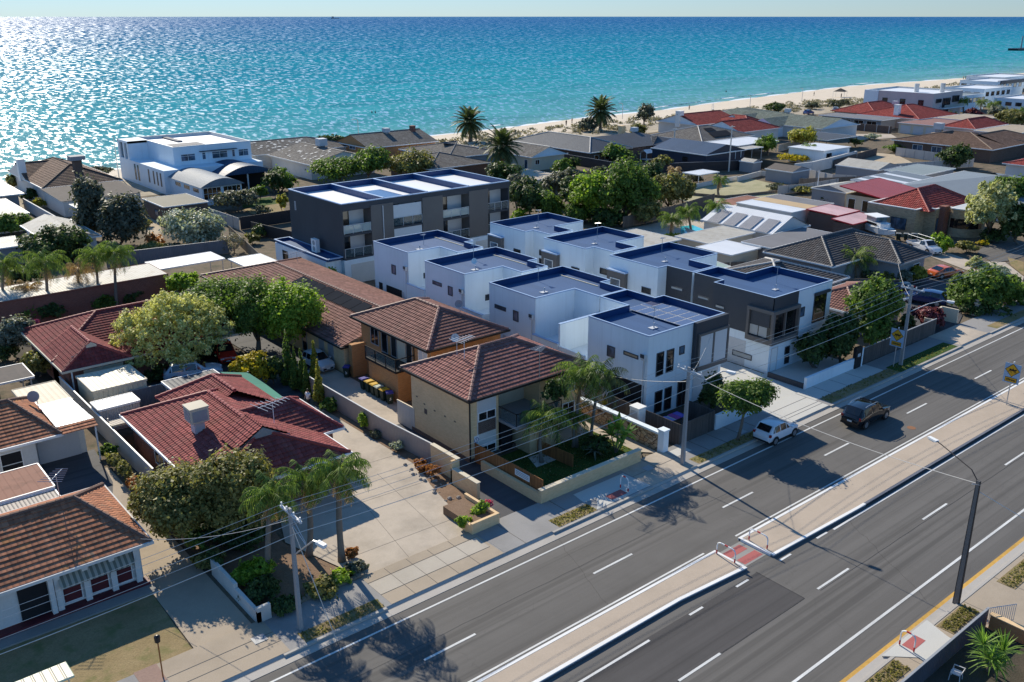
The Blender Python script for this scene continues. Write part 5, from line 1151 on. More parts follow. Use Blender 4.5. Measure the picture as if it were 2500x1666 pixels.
window(t, 'S', 109.5, 178.5, 1.3, 180.5, 2.4, CHAR, GLD); m = MB(); m.box(177.5, 107.9, 2.0, 188, 108, 2.1); m.box(177.5, 107.9, 1.5, 188, 108, 1.55)
for i in range(6): m.box(177.5+i*2.1, 107.9, .9, 177.6+i*2.1, 108, 2.1)
m.build('balcony_rail', GREYP, t)
pts = [P('A4', *q, 0) for q in ((462, 990), (600, 975), (760, 935), (960, 880))]
fence('curved white retaining wall below the white flat roofed house', [(p.x, p.y) for p in pts], 2.2, WHITE2, th=.3, name='retaining_wall', cat='wall')
fence('pale sheet fence panels beside the lawn court', [P('A4', 500, 1010)[:2], P('A4', 770, 1070)[:2], P('A4', 960, 1080)[:2]], 1.9, FENCEP, post=GREYP)
fence('green brown fence panel behind the small garden shed', [P('A4', 180, 940)[:2], P('A4', 470, 985)[:2]], 2.0, FENCEO)
fence('low white wall with painted marks along the lawn court', [P('A4', 0, 1050)[:2], P('A4', 190, 1000)[:2], P('A4', 330, 1010)[:2], P('A4', 660, 1085)[:2]], 1.0, WPEEL, th=.2, name='garden_wall', cat='wall')
t = house('small grey gabled garden shed beside the blue steel shed', 157.6, 112.9, 160.4, 116.3, 2.1, 2.6, 'y', GREYW, M_PALE, None, 'gable', 'gable', None, name='garden_shed', cat='shed', ov=.05, gm=GREYW)
t = house('pale gabled shed standing right of the lawn court', 165.5, 90.3, 173.8, 99.2, 2.5, 3.5, 'y', GREYW, M_PALE, None, 'gable', 'gable', None, name='garden_shed', cat='shed', ov=.05, gm=GREYW)
window(t, 'S', 90.35, 171.2, 1.0, 172.2, 1.8, CHAR, GLD)
t = flatroof('grey sheet roof with three long white skylight strips', 148, 78.3, 163.5, 85.6, 2.8, GREYW, M_GREY, name='outbuilding', cat='outbuilding', ze=3.2)
m = MB()
for a in (149.6, 153.6, 158.2): m.slope([(a, 78.5, 2.83), (a+1.5, 78.5, 2.83), (a+1.5, 85.4, 3.21), (a, 85.4, 3.21)], 0, None)
m.build('skylight', M_WHITE, t)
house('broad grey sheet hip roof above the stone art deco house', 148, 54, 174, 78, 3.0, 5.3, 'y', WHITE2, M_GREY, None, 'hip', 'hip', None)
flatroof('dark green grey flat roof between skylight roof and round tree', 164.5, 81, 177, 88.5, 2.8, GREYW, M_GRNR, name='outbuilding', cat='outbuilding')
t = flatroof('bright red sheet roof on a cream brick house with a verandah', 136.3, 71.4, 148.4, 80.6, 2.9, CREAM, M_REDR, name='house', cat='house', ze=4.1, ov=.9, trim=REDP)
for a in (73, 75.5, 78): window(t, 'W', 137.2, a, .3, a+1.3, 2.2, WPAINT, GLD)
# art deco stone house
t = thing('house', 'stone art deco house with rounded bay and red tiled hip roof', 'house', (134, 63, 0))
poly = [(127.5, 63), (130.2, 63), (130.2, 61.4), (133.2, 61.4), (133.2, 60), (143, 60), (143, 70.5), (127.5, 70.5)]
m = MB(); m.prism(poly, -.05, 3.5); m.build('wall', BR_SND, t); walls(t, poly, 3.5, 4.0, BR_SND, 'parapet'); parapet(t, poly, 3.5, 4.0, .25, inner=CREAM, capm=WPAINT, deck=DECKG)
S, G, L = hip_slopes(128.6, 61.6, 142.4, 70.3, 3.7, 6.0, 'x'); roof(t, S, L, T_RED3, CAP_RED, .42)
c_ = (135.6, 59.6); arc = [(c_[0]+3.0*math.cos(a), c_[1]+2.7*math.sin(a)) for a in [R_(-200+i*10) for i in range(23)]]
m = MB(); m.prism(arc, -.05, 3.9); m.build('round_bay', BR_SND, t)
m = MB(); m.prism([(c_[0]+(x-c_[0])*1.04, c_[1]+(y-c_[1])*1.04) for x, y in arc], 3.9, 4.05); m.build('bay_capping', WPAINT, t); m = MB(); m.prism([(c_[0]+(x-c_[0])*.9, c_[1]+(y-c_[1])*.9) for x, y in arc], 4.05, 4.06); m.build('bay_roof', LGREY, t)
m = MB(); a2 = [R_(-195+i*12) for i in range(9)]
for p, q in zip(a2, a2[1:]): A = (c_[0]+3.03*math.cos(p), c_[1]+2.73*math.sin(p)); B = (c_[0]+3.03*math.cos(q), c_[1]+2.73*math.sin(q)); m.face([(*A, 1.2), (*B, 1.2), (*B, 2.6), (*A, 2.6)])
m.build('bay_window', GLD, t); MB().box(131.2, 60.6, -.05, 132.6, 61.6, 4.3).build('chimney', BR_RED, t)
window(t, 'W', 127.5, 64.2, .8, 66.6, 2.5, CHAR, GLB, mull=3); window(t, 'S', 61.4, 130.6, .8, 132.6, 2.6, CHAR, GLB, mull=2)
t = flatroof('long pale rendered outbuilding with white, tan and dark roof bays', 116.5, 76, 127.5, 86, 3.0, WHITE2, M_WHITE, name='outbuilding', cat='outbuilding', ov=.1)
MB().box(120.5, 76.1, 3.01, 123.6, 85.9, 3.03).build('tan_bay', plain('tan_roof_bay', (.5, .36, .2), .7, .1), t); MB().box(123.6, 76.1, 3.01, 127.4, 85.9, 3.03).build('dark_bay', DECKG, t)
t = house('white gabled roof with slatted skylights beside the pool', 103.6, 70.2, 112.2, 82.2, 2.7, 4.5, 'y', WHITE2, M_WHITE, None, 'gable', 'gable', None, name='outbuilding', cat='outbuilding', ov=.3)
m = MB()
for k in range(4): a = 71+k*2.7; m.slope([(103.4, a+1.9, 2.74), (103.4, a, 2.74), (106.4, a, 3.98), (106.4, a+1.9, 3.98)], 0, None)
m.build('skylight', ribs('slatted_skylight', (.26, .26, .28), .25, .4, .1, 1., .05), t)
flatroof('red and white striped awning roof, upper of two', 119.5, 70.4, 125.4, 75.6, 3.0, BR_DRK, ribs('red_white_striped_sheet', (.62, .40, .40), .45, .6, .2, 1, .04), name='carport', cat='carport', ze=3.2, trim=REDP)
flatroof('red and white striped awning roof, lower of two', 117.6, 66.8, 124.8, 70.2, 2.6, BR_DRK, bpy.data.materials['red_white_striped_sheet'], name='carport', cat='carport', ze=2.9, trim=REDP)
t = house('charcoal tiled hip roof house in front of the boat', 93.9, 55.2, 110, 64.6, 2.9, 4.9, 'x', GREYW, T_GRY, CAP_GRY)
S, G, L = hip_slopes(101.0, 50.8, 108.2, 59, 2.9, 4.6, 'y', 'hip', 'gable'); roof(t, S, L, T_GRY, CAP_GRY); MB().box(101.5, 51.3, -.05, 107.7, 58, 2.7).build('wing_wall', GREYW, t); eaves(t, 101, 50.8, 108.2, 55.3, 2.898, GREYP)
window(t, 'W', 94.4, 57, .9, 58.6, 2.2, WPAINT, GLD); window(t, 'S', 51.3, 105, .8, 106.6, 2.1, WPAINT, GLD)
flatroof('dark mesh flat roof behind the charcoal tiled house', 96, 65, 109.5, 69.6, 2.9, GREYW, DECKG, name='outbuilding', cat='outbuilding')
flatroof('white flat roof strip at the end of the dark mesh roof', 90, 66.5, 96, 72, 2.7, CREAM, M_WHITE, name='outbuilding', cat='outbuilding')
flatroof('cream flat parapet roof beside the pool palms', 93, 72.5, 103, 78, 2.6, CREAM, M_PALE, name='outbuilding', cat='outbuilding')
flatroof('white patio roof behind the far townhouses under the trees', 82, 76, 92, 84, 2.7, WHITE2, M_PALE, name='patio_roof', cat='patio roof', posts=True)
t = house('dark brown tiled roof behind the charcoal corner townhouse', 80, 52, 92, 63, 2.7, 4.5, 'y', GREYW, T_GRY, CAP_LGT, 'hip', 'hip'); 
house('brown tiled roof between the townhouse and the street trees', 80.5, 44, 90, 51, 2.6, 4.0, 'x', GREYW, T_BRN, CAP_BRN)
flatroof('translucent green garden canopy beside the dark brown roof', 80, 63.5, 86, 70, 2.6, GREYW, plain('green_canopy_sheet', (.42, .5, .4), .4, .1), name='canopy', cat='canopy', posts=True, ze=3.2)
fence('brown curved fence behind the charcoal townhouse palms', [(79.5, 72), (92, 66), (93.5, 55), (99, 49.5)], 1.7, OLDWOOD)
# coast further along
t = thing('apartment_block', 'pale pink rendered apartment block with roof pipes near the beach', 'apartments', (298, 153, 0))
poly = [(287, 141.6), (309, 143), (309, 166), (287, 164.5)]
m = MB(); m.prism(poly, -.05, 7.0, bot=False); m.build('wall', PINKW, t); walls(t, poly, 7.0, 7.5, PINKW, 'parapet'); parapet(t, poly, 7.0, 7.5, .3, inner=WHITE2, capm=WPAINT, deck=DWHITE)
for a in (156.5, 150.5, 144.5): window(t, 'W', 287, a, 3.7, a+1.8, 5.4, CHAR, GLD, mull=2, tr=.5, t=.14)
window(t, 'W', 287, 160.5, 2.2, 163.5, 5.6, CHAR, GLD, mull=2, t=.14); MB().box(286.6, 159.8, -.05, 287, 164.6, 7.5).build('white_bay', WHITE, t)
for a, z0, z1, w_ in ((289, 4.6, 5.8, 3), (294, 3.0, 5.8, 4.5), (301, 4.2, 6.2, 4), (295, .2, 2.2, 3)): window(t, 'S', 141.5+(a-287)*.06, a, z0, a+w_, z1, CHAR, GLD, mull=4, t=.12, d=.3)
MB().box(293, 140.6, 2.6, 306, 142, 2.9).build('balcony_slab', WHITE, t); MB().box(293, 140.6, 2.9, 306, 140.7, 3.8).build('glass_panel', TRANSL, t)
m = MB(); m.tube([(296, 152, 7), (296, 152, 9.6)], .75, 12).tube([(301, 146, 7), (301, 146, 9.8)], .75, 12); m.build('roof_pipe', STEEL, t)
t = far('large red tiled hip roof house in front of the pale pink apartments', 254.4, 128.6, 277, 147.5, 3.0, 5.8, 'x', PINKW, T_RED3, CAP_RED)
S, G, L = hip_slopes(257, 143, 280, 158, 3.0, 5.6, 'x'); roof(t, S, L, T_RED3, CAP_RED, .45); MB().box(258, 144, 0, 279, 157, 2.8).build('wall', PINKW, t); chimney(t, 256.5, 136.5, 2.5, 6.2, WPAINT, .7)
t = flatroof('grey flat roofed house with brown panels below the red roof', 244.4, 134, 254, 154, 2.9, GREYW, DECKG, name='house', cat='house', ov=.8)
for a in (136, 140, 144): window(t, 'W', 245.2, a, .4, a+3, 2.4, WPAINT, GLD, mull=2)
fence('brown panelled wall with pale piers below the red roof', [(241.6, 144.5), (241.6, 129.5)], 1.9, BR_BRN, post=WHITE2, th=.2, sp=3.6, name='garden_wall', cat='wall')
t = flatroof('cream garages under a flat brown roof', 244, 117.5, 262, 129.3, 2.8, CREAM, M_BROWN, name='garage', cat='garage', ov=.3)
for a in (118.5, 122, 125.6): MB().box(244.26, a, .05, 244.32, a+2.8, 2.2).build('garage_door', LGREY, t)
flatroof('tan flat roof behind the cream garages', 262, 117, 280, 128, 3.0, PINKW, M_TANR, name='garage', cat='garage', ov=.3)
far('small red tiled hip roof right of the cream garages', 243.4, 108, 262, 117, 2.9, 4.8, 'x', PINKW, T_RED3, CAP_RED)
flatroof('pale tan flat roof behind the brown tiled bungalow', 240, 97, 262, 107, 2.9, PINKW, M_TANR, name='house', cat='house')
flatroof('blue grey flat roof at the right edge past the bungalow', 228, 80, 246, 92, 3.0, WHITE2, M_GRNR, name='house', cat='house')
t = far('brown tiled brick bungalow with a cooler on its roof', 207.6, 87.8, 226.5, 111, 2.9, 5.0, 'y', BR_BRN, T_TAN, CAP_TAN)
S, G, L = hip_slopes(216, 88, 236, 102, 2.9, 4.9, 'x', 'gable'); roof(t, S, L, T_TAN, CAP_TAN, .45); MB().box(218, 88.6, 0, 235, 101, 2.7).build('wing_wall', BR_BRN, t)
for a in (99, 103.5): window(t, 'W', 208.1, a, .7, a+2.4, 2.3, WPAINT, GLB, mull=2)
aircon(216.5, 104.5, 4.8, 'dark cooler box on the brown tiled bungalow', 1.5)
fence('pale sheet fence in front of the brown tiled bungalow', [(203, 107), (201.5, 96), (200.5, 90)], 1.9, FENCEP, post=GREYP)
far('bright red tiled roof cut by the right frame edge', 190, 62, 206, 78, 2.9, 4.8, 'y', WHITE2, T_RED3, CAP_RED)
aircon(92.3, 171.5, 4.7, 'pale cooler box on the white flecked grey roof', 1.5)
# coastal strip of white flat roofed houses to the right edge
random.seed(12)
cl = ['white house with a curved pale roof next to the pink apartments', 'white flat roofed beach house with small dark windows', 'pale terraced beach house with glass balconies', 'white beach house with a navy roof strip',
      'low white beach house nearest the sand at the right edge', 'white beach house with a dark flat roof at the right edge', 'cream beach house in front of the white terraces', 'white villa partly hidden by the right edge trees']
for i, (x, y, w_, d_, h) in enumerate([(316, 146, 16, 16, 5.2), (340, 150, 22, 14, 6.0), (330, 128, 20, 14, 4.2), (372, 160, 24, 14, 6.6), (420, 178, 30, 16, 5.5), (392, 136, 24, 16, 5.6), (352, 116, 20, 14, 3.6), (430, 150, 30, 18, 5.0)]):
    t = thing('beach_house', cl[i], 'house', (x+w_/2, y+d_/2, 0), 'white beach houses along the coast')
    poly = rect(x, y, x+w_, y+d_); m = MB(); m.box(x, y, -.05, x+w_, y+d_, h-.4); m.build('wall', WHITE, t); walls(t, poly, h-.4, h, WHITE, 'parapet'); parapet(t, poly, h-.4, h, .3, inner=WHITE2, capm=WPAINT, deck=(DECKG if i in (5,) else M_GRNR if i == 0 else DWHITE))
    for k in range(4): window(t, 'W', x, y+1.5+k*d_/4.3, h-2.4, y+3.5+k*d_/4.3, h-1.2, CHAR, GLD, t=.12)
    for k in range(5): window(t, 'S', y, x+1.5+k*w_/5.3, h-2.6, x+3.9+k*w_/5.3, h-1.1, CHAR, GLD, t=.12)
    if i == 3: MB().box(x+3, y-.3, h-1, x+w_, y+1.0, h+.2).build('navy_fascia', DARKB, t)
    if i in (2, 6): MB().box(x-1.2, y-1.0, 2.4, x+w_*.6, y, 2.6).build('balcony_slab', WHITE, t); MB().box(x-1.2, y-1.0, 2.6, x+w_*.6, y-.9, 3.5).build('glass_panel', TRANSL, t)

fence('batten fence with grey posts along the right of the lawn court', [P('A4', 330, 1150)[:2], P('A4', 560, 1130)[:2], P('A4', 820, 1085)[:2]], 1.5, FENCEP, post=GREYP, sp=2.2)
fence('low old timber edge along the near side of the lawn court', [P('A3', 1620, 925)[:2], P('A3', 1900, 950)[:2], P('A3', 2330, 905)[:2]], .5, OLDWOOD, th=.2)
fence('pale low wall along the far side of the lawn court', [P('A3', 1600, 880)[:2], P('A3', 1740, 850)[:2], P('A3', 2000, 800)[:2]], .8, WPEEL, th=.15, name='garden_wall', cat='wall')
flatroof('small white flat roof over a gazebo behind the lawn court', *P('A3', 1690, 760, 2.2)[:2], *(P('A3', 1690, 760, 2.2)+Vector((6, 4, 0)))[:2], 2.2, WHITE2, M_WHITE, name='gazebo', cat='gazebo', posts=True)
flatroof('pale carport strip beside the dark blue shed', *P('A3', 2010, 560, 2.6)[:2], *(P('A3', 2010, 560, 2.6)+Vector((9, 3, 0)))[:2], 2.6, LGREY, M_PALE, name='carport', cat='carport', posts=True)
house('weathered grey shed roof between the art deco house and skylight roof', 140, 81.5, 147.4, 88, 2.4, 3.2, 'x', GREYW, M_PALE, None, 'gable', 'gable', None, name='garden_shed', cat='shed', ov=.1)
flatroof('rust striped lean-to roof behind the pale rendered outbuilding', 117, 87, 126, 91, 2.3, WHITE2, M_RUST, name='outbuilding', cat='outbuilding', posts=True)
house('old grey shed at the back of the lawn court by the fences', 152, 100, 158, 106, 2.3, 3.1, 'y', GREYW, FIBRO, None, 'gable', 'gable', None, name='garden_shed', cat='shed', ov=.1)
fence('weathered paling fence between lawn court and sheds', [(150, 97), (164, 89.5)], 1.7, OLDWOOD)
fence('brown paling fence behind the pool and lawn court', [(100, 94), (114, 95), (126, 97.5)], 1.7, OLDWOOD)
fence('pale sheet fence between bungalow yard and skylight roof', [(176, 96), (200, 88)], 1.8, FENCEP, post=GREYP)
fence('grey paling fence along the sand yard', [(176, 106), (200, 110)], 1.7, GREYWOOD)
fence('pale fence dividing the yards below the green gables', [(188, 128), (206, 132)], 1.6, FENCEP)
for i, (x, y, z, lb) in enumerate(((160, 148, 4.6, 'pale cooler on the charcoal sheet roof'), (223, 150, 4.9, 'pale cooler on the pale green ridge'), (265, 142, 5.2, 'pale cooler on the large red roof'), (112, 178, 5.3, 'pale cooler on the orange brick house roof'))): aircon(x, y, z, lb, 1.1)
# ------------------------------------------------------------------ trees, shrubs, palms
rng = np.random.default_rng(7)
def leafmesh(name, C, N, S, mat, par, asp=.62):
    """many leaf quads: centres C, facing N, sizes S (world coordinates)"""
    n = len(C); r = rng.normal(size=(n, 3)); N = N/np.linalg.norm(N, axis=1, keepdims=True)
    T = np.cross(N, r); T /= np.linalg.norm(T, axis=1, keepdims=True)+1e-9; B = np.cross(N, T)
    off = np.array((0., 0, 0)); q = par
    while q is not None: off += np.array(q.location); q = q.parent
    C = C-off; T = T*S[:, None]; B = B*S[:, None]*asp; bend = N*S[:, None]*.18
    V = np.stack([C-T, C+B*1.0-bend, C+T, C-B*1.0-bend], 1).reshape(-1, 3)
    return rawquads(name, V, mat, par)
def rawquads(name, V, mat, par, world=False):
    if world: V = V-np.array(par.location)
    n = len(V)//4; me = bpy.data.meshes.new(name); me.vertices.add(4*n); me.vertices.foreach_set('co', V.astype(np.float32).ravel())
    me.loops.add(4*n); me.loops.foreach_set('vertex_index', np.arange(4*n, dtype=np.int32)); me.polygons.add(n)
    me.polygons.foreach_set('loop_start', np.arange(0, 4*n, 4, dtype=np.int32)); me.update(calc_edges=True); me.validate()
    me.materials.append(mat); o = bpy.data.objects.new(name, me); COL.objects.link(o); o.parent = par; return o
def cloud(c, rx, ry, rz, n, ls, shape='dome', lump=9, seed=0, tight=.2):
    """leaf positions gathered in clumps over several overlapping lobes"""
    g = np.random.default_rng(seed+11); c = np.array(c, float); L = []
    for i in range(lump):
        d = g.normal(size=3); d /= np.linalg.norm(d); k = g.uniform(.35, .68)
        if shape == 'dome': d[2] = d[2]*.75+.12
        if shape == 'flat': d[2] *= .4; k = g.uniform(.3, .75)
        p = c+d*k*np.array((rx, ry, rz)); f = g.uniform(.34, .56)
        L.append((p, np.array((rx, ry, rz if shape != 'flat' else rz*1.1))*f))
    L.append((c, np.array((rx, ry, rz))*.62))
    if shape == 'cone':
        L = []
        for i in range(12):
            h = i/11; w_ = (1-h)**.8*.92+.08; a = g.uniform(0, 6.28); L.append((c+np.array((math.cos(a)*rx*.25*w_, math.sin(a)*ry*.25*w_, rz*(2*h-1)*.88)), np.array((rx*w_, ry*w_, rz*.24))))
    if shape == 'cauli':                                       # many small knobs over one mass
        L = [(c, np.array((rx, ry, rz))*.72)]
        for i in range(lump):
            d = g.normal(size=3); d /= np.linalg.norm(d); d[2] = abs(d[2])*1.0 if d[2] < -.45 else d[2]; f = g.uniform(.13, .23)
            L.append((c+d*np.array((rx, ry, rz))*g.uniform(.68, .88), np.array((rx, ry, rz*1.35))*f))
    if shape == 'box':
        L = [(c+np.array((rx*(-.8+1.6*i/7), g.uniform(-.1, .1)*ry, g.uniform(-.08, .08)*rz)), np.array((rx*.3, ry, rz))*g.uniform(.85, 1.05)) for i in range(8)]
    A = np.array([np.prod(r)**(2/3) for _, r in L]); cnt = np.maximum(1, (n*A/A.sum())).astype(int); Cs = []; Ns = []
    for (p, r), m in zip(L, cnt):
        K = max(5, int(m/26)); d = g.normal(size=(K, 3)); d /= np.linalg.norm(d, axis=1, keepdims=True); d[:, 2] = np.where(d[:, 2] < -.3, -d[:, 2]*.6, d[:, 2])
        cc = d*g.uniform(.72, 1.06, (K, 1)); idx = g.integers(0, K, m)
        q = cc[idx]+g.normal(size=(m, 3))*tight*g.uniform(.5, 1.2, (K, 1))[idx]
        Cs.append(p+q*r); nn = q+g.normal(size=(m, 3))*.55; nn[:, 2] += .35; Ns.append(nn)
    C = np.concatenate(Cs); N = np.concatenate(Ns); S = ls*g.uniform(.55, 1.35, len(C)); keep = C[:, 2] > .05
    return C[keep], N[keep], S[keep], L
_seed = [0]
def at_base(r, x, y, B):
    d = ray(r, x, y); t = B.dot(_vd)/d.dot(_vd); return Vector((d.x*t, d.y*t, CAMH+d.z*t))
def tree(label, r, x, y, hw, hh, bx, by, mat, n=2500, ls=.2, shape='dome', name='tree', cat='tree', lump=9, trunk=True, group=None, ry=None, bark=None, tr=.16, tight=.2, crown='crown', lean=None, rx=None):
    _seed[0] += 1; sd = _seed[0]
    B = P(r, bx, by, 0); c = at_base(r, x, y, B); m = mpp(c, r); RX = hw*m*1.2 if rx is None else rx; RZ = hh*m*(1.35 if shape != 'cone' else 1.05); c.z -= (.1 if shape != 'cone' else 0)*RZ; n = int(n*1.6)
    t = thing(name, label, cat, B, group)
    C, N, S, L = cloud(c, RX, ry if ry else RX*.92, RZ, n, ls, shape, lump, sd, tight)
    leafmesh(crown, C, N, S, LF[mat], t)
    if trunk:
        k = MB(); g = random.Random(sd); top = c+Vector((0, 0, RZ*.35)); b0 = Vector((B.x, B.y, 0))
        mid = b0.lerp(Vector((c.x, c.y, max(.4, c.z-RZ*.55))), .8)+Vector((g.uniform(-.15, .15), g.uniform(-.15, .15), 0))
        k.tube([b0-Vector((0, 0, .1)), b0.lerp(mid, .5)+Vector((g.uniform(-.1, .1), 0, 0)), mid, top], [tr*1.3, tr, tr*.85, tr*.2], 8)
        for p, rr in L[:7]: k.tube([mid, mid.lerp(Vector(p), .55)+Vector((0, 0, -.1)), Vector(p)], [tr*.6, tr*.4, tr*.1], 5)
        k.build('trunk', bark or BARK, t, smooth=True)
    return t
def shrub(label, r, x, y, hw, hh, bx, by, mat, n=900, ls=.14, **k):
    k.setdefault('name', 'shrub'); k.setdefault('cat', 'shrub'); k.setdefault('crown', 'foliage'); k.setdefault('tr', .06)
    return tree(label, r, x, y, hw, hh, bx, by, mat, n, ls, **k)
def frond(V, o, az, el, L, droop, lw, nl, rngl, curl=.35, hang=.5, wdt=.045):
    """one feather leaf: an arching rib with leaflets on both sides"""
    h = Vector((math.cos(az), math.sin(az), 0)); p = Vector(o); e = el; sd_ = Vector((-h.y, h.x, 0)); st = L/nl; pts = []
    for i in range(nl+1):
        pts.append((p.copy(), e)); p = p+(h*math.cos(e)+Vector((0, 0, math.sin(e))))*st; e -= droop/nl*(.5+1.2*i/nl)
    for i in range(nl):
        (a, ea), (b, eb) = pts[i], pts[i+1]; w = wdt*.7*(1-i/nl*.8)
        V += [a-sd_*w, b-sd_*w, b+sd_*w, a+sd_*w]
        if i < nl*.12: continue
        k = math.sin(math.pi*min(1, .18+.85*i/nl))**.7*lw; fw = (b-a).normalized(); upv = sd_.cross(fw)
        for s in (1, -1):
            hg = hang*rngl.uniform(.6, 1.4)
            q = a+sd_*s*k*(1-.35*hg)+fw*k*curl-Vector((0, 0, 1))*k*hg*.75+upv*k*.1; ww = fw*wdt*1.15
            V += [a-ww, q-ww*.25, q+ww*.25, a+ww]
def palm(label, r, x, y, bx, by, L=2.6, nf=24, kind='queen', th=.16, name='palm_tree', dead=7, mat='palm', group='palm trees', crownoff=0, nl=15):
    _seed[0] += 1; g = random.Random(_seed[0]*7); B = P(r, bx, by, 0); c = at_base(r, x, y, B); t = thing(name, label, 'palm tree', B, group)
    k = MB(); n = 7; bend = Vector((g.uniform(-.2, .2), g.uniform(-.2, .2), 0))
    pts = [Vector((B.x, B.y, -.1)).lerp(c, i/n)+bend*math.sin(math.pi*i/n) for i in range(n+1)]; rr = [th*(1.5 if i == 0 else 1.1-.35*i/n)*(1+.07*(i % 2)) for i in range(n+1)]
    k.tube(pts, rr, 9); k.build('trunk', BARKP, t, smooth=True)
    V = []
    for i in range(nf):
        u = (i+.5)/nf; az = i*2.39996+g.uniform(-.2, .2)
        if kind == 'date': frond(V, c+Vector((0, 0, .2*u)), az, -.75+2.2*u+g.uniform(-.1, .1), L*g.uniform(.85, 1.1), 1.05, L*.17, nl+6, g, .7, .3, .055*L/2)
        else: frond(V, c, az, -.1+1.45*u+g.uniform(-.15, .15), L*g.uniform(.8, 1.1), 2.1, L*.27, nl+8, g, .25, .9, .034)
    rawquads('fronds', np.array([tuple(v) for v in V]), LF[mat], t, True)
    if dead:
        V = []
        for i in range(dead): frond(V, c-Vector((0, 0, .15)), g.uniform(0, 6.28), -1.0+g.uniform(-.3, .3), L*g.uniform(.6, .9), .9, L*.16, 14, g, .3, 1.0, .03)
        rawquads('dead_fronds', np.array([tuple(v) for v in V]), LF['dry_frond'], t, True)
    return t
def spiky(label, r, x, y, bx, by, L=.7, heads=1, n=46, mat='strap', name='yucca', w=.045, th=.07, offs=None, cat='plant'):
    """rosettes of stiff strap leaves on bare stems"""
    _seed[0] += 1; g = random.Random(_seed[0]); B = P(r, bx, by, 0); c = at_base(r, x, y, B); t = thing(name, label, cat, B)
    k = MB(); V = []
    for h in range(heads):
        o = c+(Vector(offs[h]) if offs else Vector((0, 0, 0))); k.tube([(B.x, B.y, -.05), tuple(Vector((B.x, B.y, 0)).lerp(o, .6)), tuple(o)], [th, th*.8, th*.6], 6)
        for i in range(n):
            az = g.uniform(0, 6.28); el = g.uniform(-.5, 1.4); d = Vector((math.cos(az)*math.cos(el), math.sin(az)*math.cos(el), math.sin(el))); sd_ = Vector((-math.sin(az), math.cos(az), 0))*w; ll = L*g.uniform(.7, 1.1)
            m_ = o+d*ll*.55+Vector((0, 0, .03)); e = o+d*ll-Vector((0, 0, ll*.12)); V += [o-sd_*.7, m_-sd_, m_+sd_, o+sd_*.7, m_-sd_, e-sd_*.1, e+sd_*.1, m_+sd_]
    k.build('stem', BARK, t); rawquads('leaves', np.array([tuple(v) for v in V]), LF[mat], t, True); return t
# --- big trees, left to right
tree('tall dark casuarina standing left of the pair behind the sheds', 'A1', 740, 850, 125, 195, 760, 1080, 'dusty', 5200, .26, 'dome', lump=12, tight=.26, group='casuarina pair')
tree('wider dark casuarina standing right of the pair by the brick shed', 'A1', 965, 930, 175, 210, 985, 1135, 'dusty', 6500, .26, 'dome', lump=14, tight=.26, group='casuarina pair')
shrub('big rounded shrub topped with pale grey flowers by the brick shed', 'A1', 1545, 1000, 225, 125, 1540, 1120, 'silver', 5200, .24, lump=14)
shrub('dense dark green shrub in front of the white garage', 'A1', 430, 1130, 235, 150, 420, 1255, 'dark_green', 5500, .24, lump=13)
shrub('rounded green shrub at the left edge below pale roofs', 'A1', 80, 960, 115, 95, 80, 1050, 'mid_green', 2600, .22)
tree('spreading grey fruit tree beside the barrel vaulted verandah', 'A1', 1930, 745, 165, 80, 1935, 850, 'dusty', 2400, .24, 'flat', tr=.12)
shrub('leafless twiggy grey bush beside the old leaning fence', 'A1', 1905, 1110, 105, 75, 1905, 1190, 'dune_scrub', 700, .12)
shrub('dry brown bush on the sandy yard by the brick shed', 'A1', 1260, 1080, 70, 60, 1260, 1140, 'rust', 500, .16)
shrub('yellowish bush behind the pale grey left wall', 'A1', 320, 785, 65, 40, 320, 825, 'yellow_green', 600, .2)
shrub('dark leafy bush beside the brown tiled beach house', 'A1', 235, 715, 70, 50, 240, 770, 'dark_green', 800, .22)
shrub('brown green bush near the shore at the left edge', 'A1', 110, 610, 60, 60, 110, 670, 'olive', 800, .25)
shrub('grey green dune bush left of the flagpole', 'A1', 815, 520, 75, 38, 815, 560, 'dusty', 700, .26)
shrub('small green bush in front of the olive shed roof', 'A1', 1170, 945, 75, 40, 1170, 985, 'olive', 600, .18)
shrub('leafy bush on the lawn behind the charcoal block', 'A1', 2140, 845, 70, 45, 2140, 890, 'dusty', 600, .18)
tree('bushy green tree beside the blue verandah roof', 'A2', 290, 590, 120, 95, 290, 690, 'mid_green', 2600, .24)
shrub('dark bush at the corner of the white beach house lawn', 'A2', 45, 730, 60, 65, 45, 800, 'dark_green', 800, .2)
shrub('small yellow green bush against the charcoal block', 'A2', 285, 775, 45, 75, 290, 850, 'yellow_green', 700, .18)
tree('dark flat topped pine standing left in front of the orange house', 'A2', 760, 505, 190, 95, 800, 640, 'mid_green', 5200, .26, 'flat', lump=14, tight=.24, group='flat topped pines')
tree('flat topped pine standing middle in front of the orange house', 'A2', 1000, 455, 160, 110, 980, 640, 'mid_green', 5200, .26, 'flat', lump=13, tight=.24, group='flat topped pines')
tree('paler flat topped pine next to the grey roof and date palm', 'A2', 1320, 455, 165, 110, 1310, 620, 'olive', 4600, .26, 'flat', lump=13, group='flat topped pines')
tree('dark round tree on the shore between grey roof and orange house', 'A2', 690, 295, 100, 65, 690, 400, 'dark_green', 1800, .34)
shrub('bright green citrus shrub beside the white garages', 'A2', 655, 1390, 110, 80, 680, 1480, 'bright_green', 1800, .17)
shrub('bushy green shrub by the clothes line below the townhouses', 'A2', 955, 1515, 70, 55, 950, 1580, 'mid_green', 900, .16)
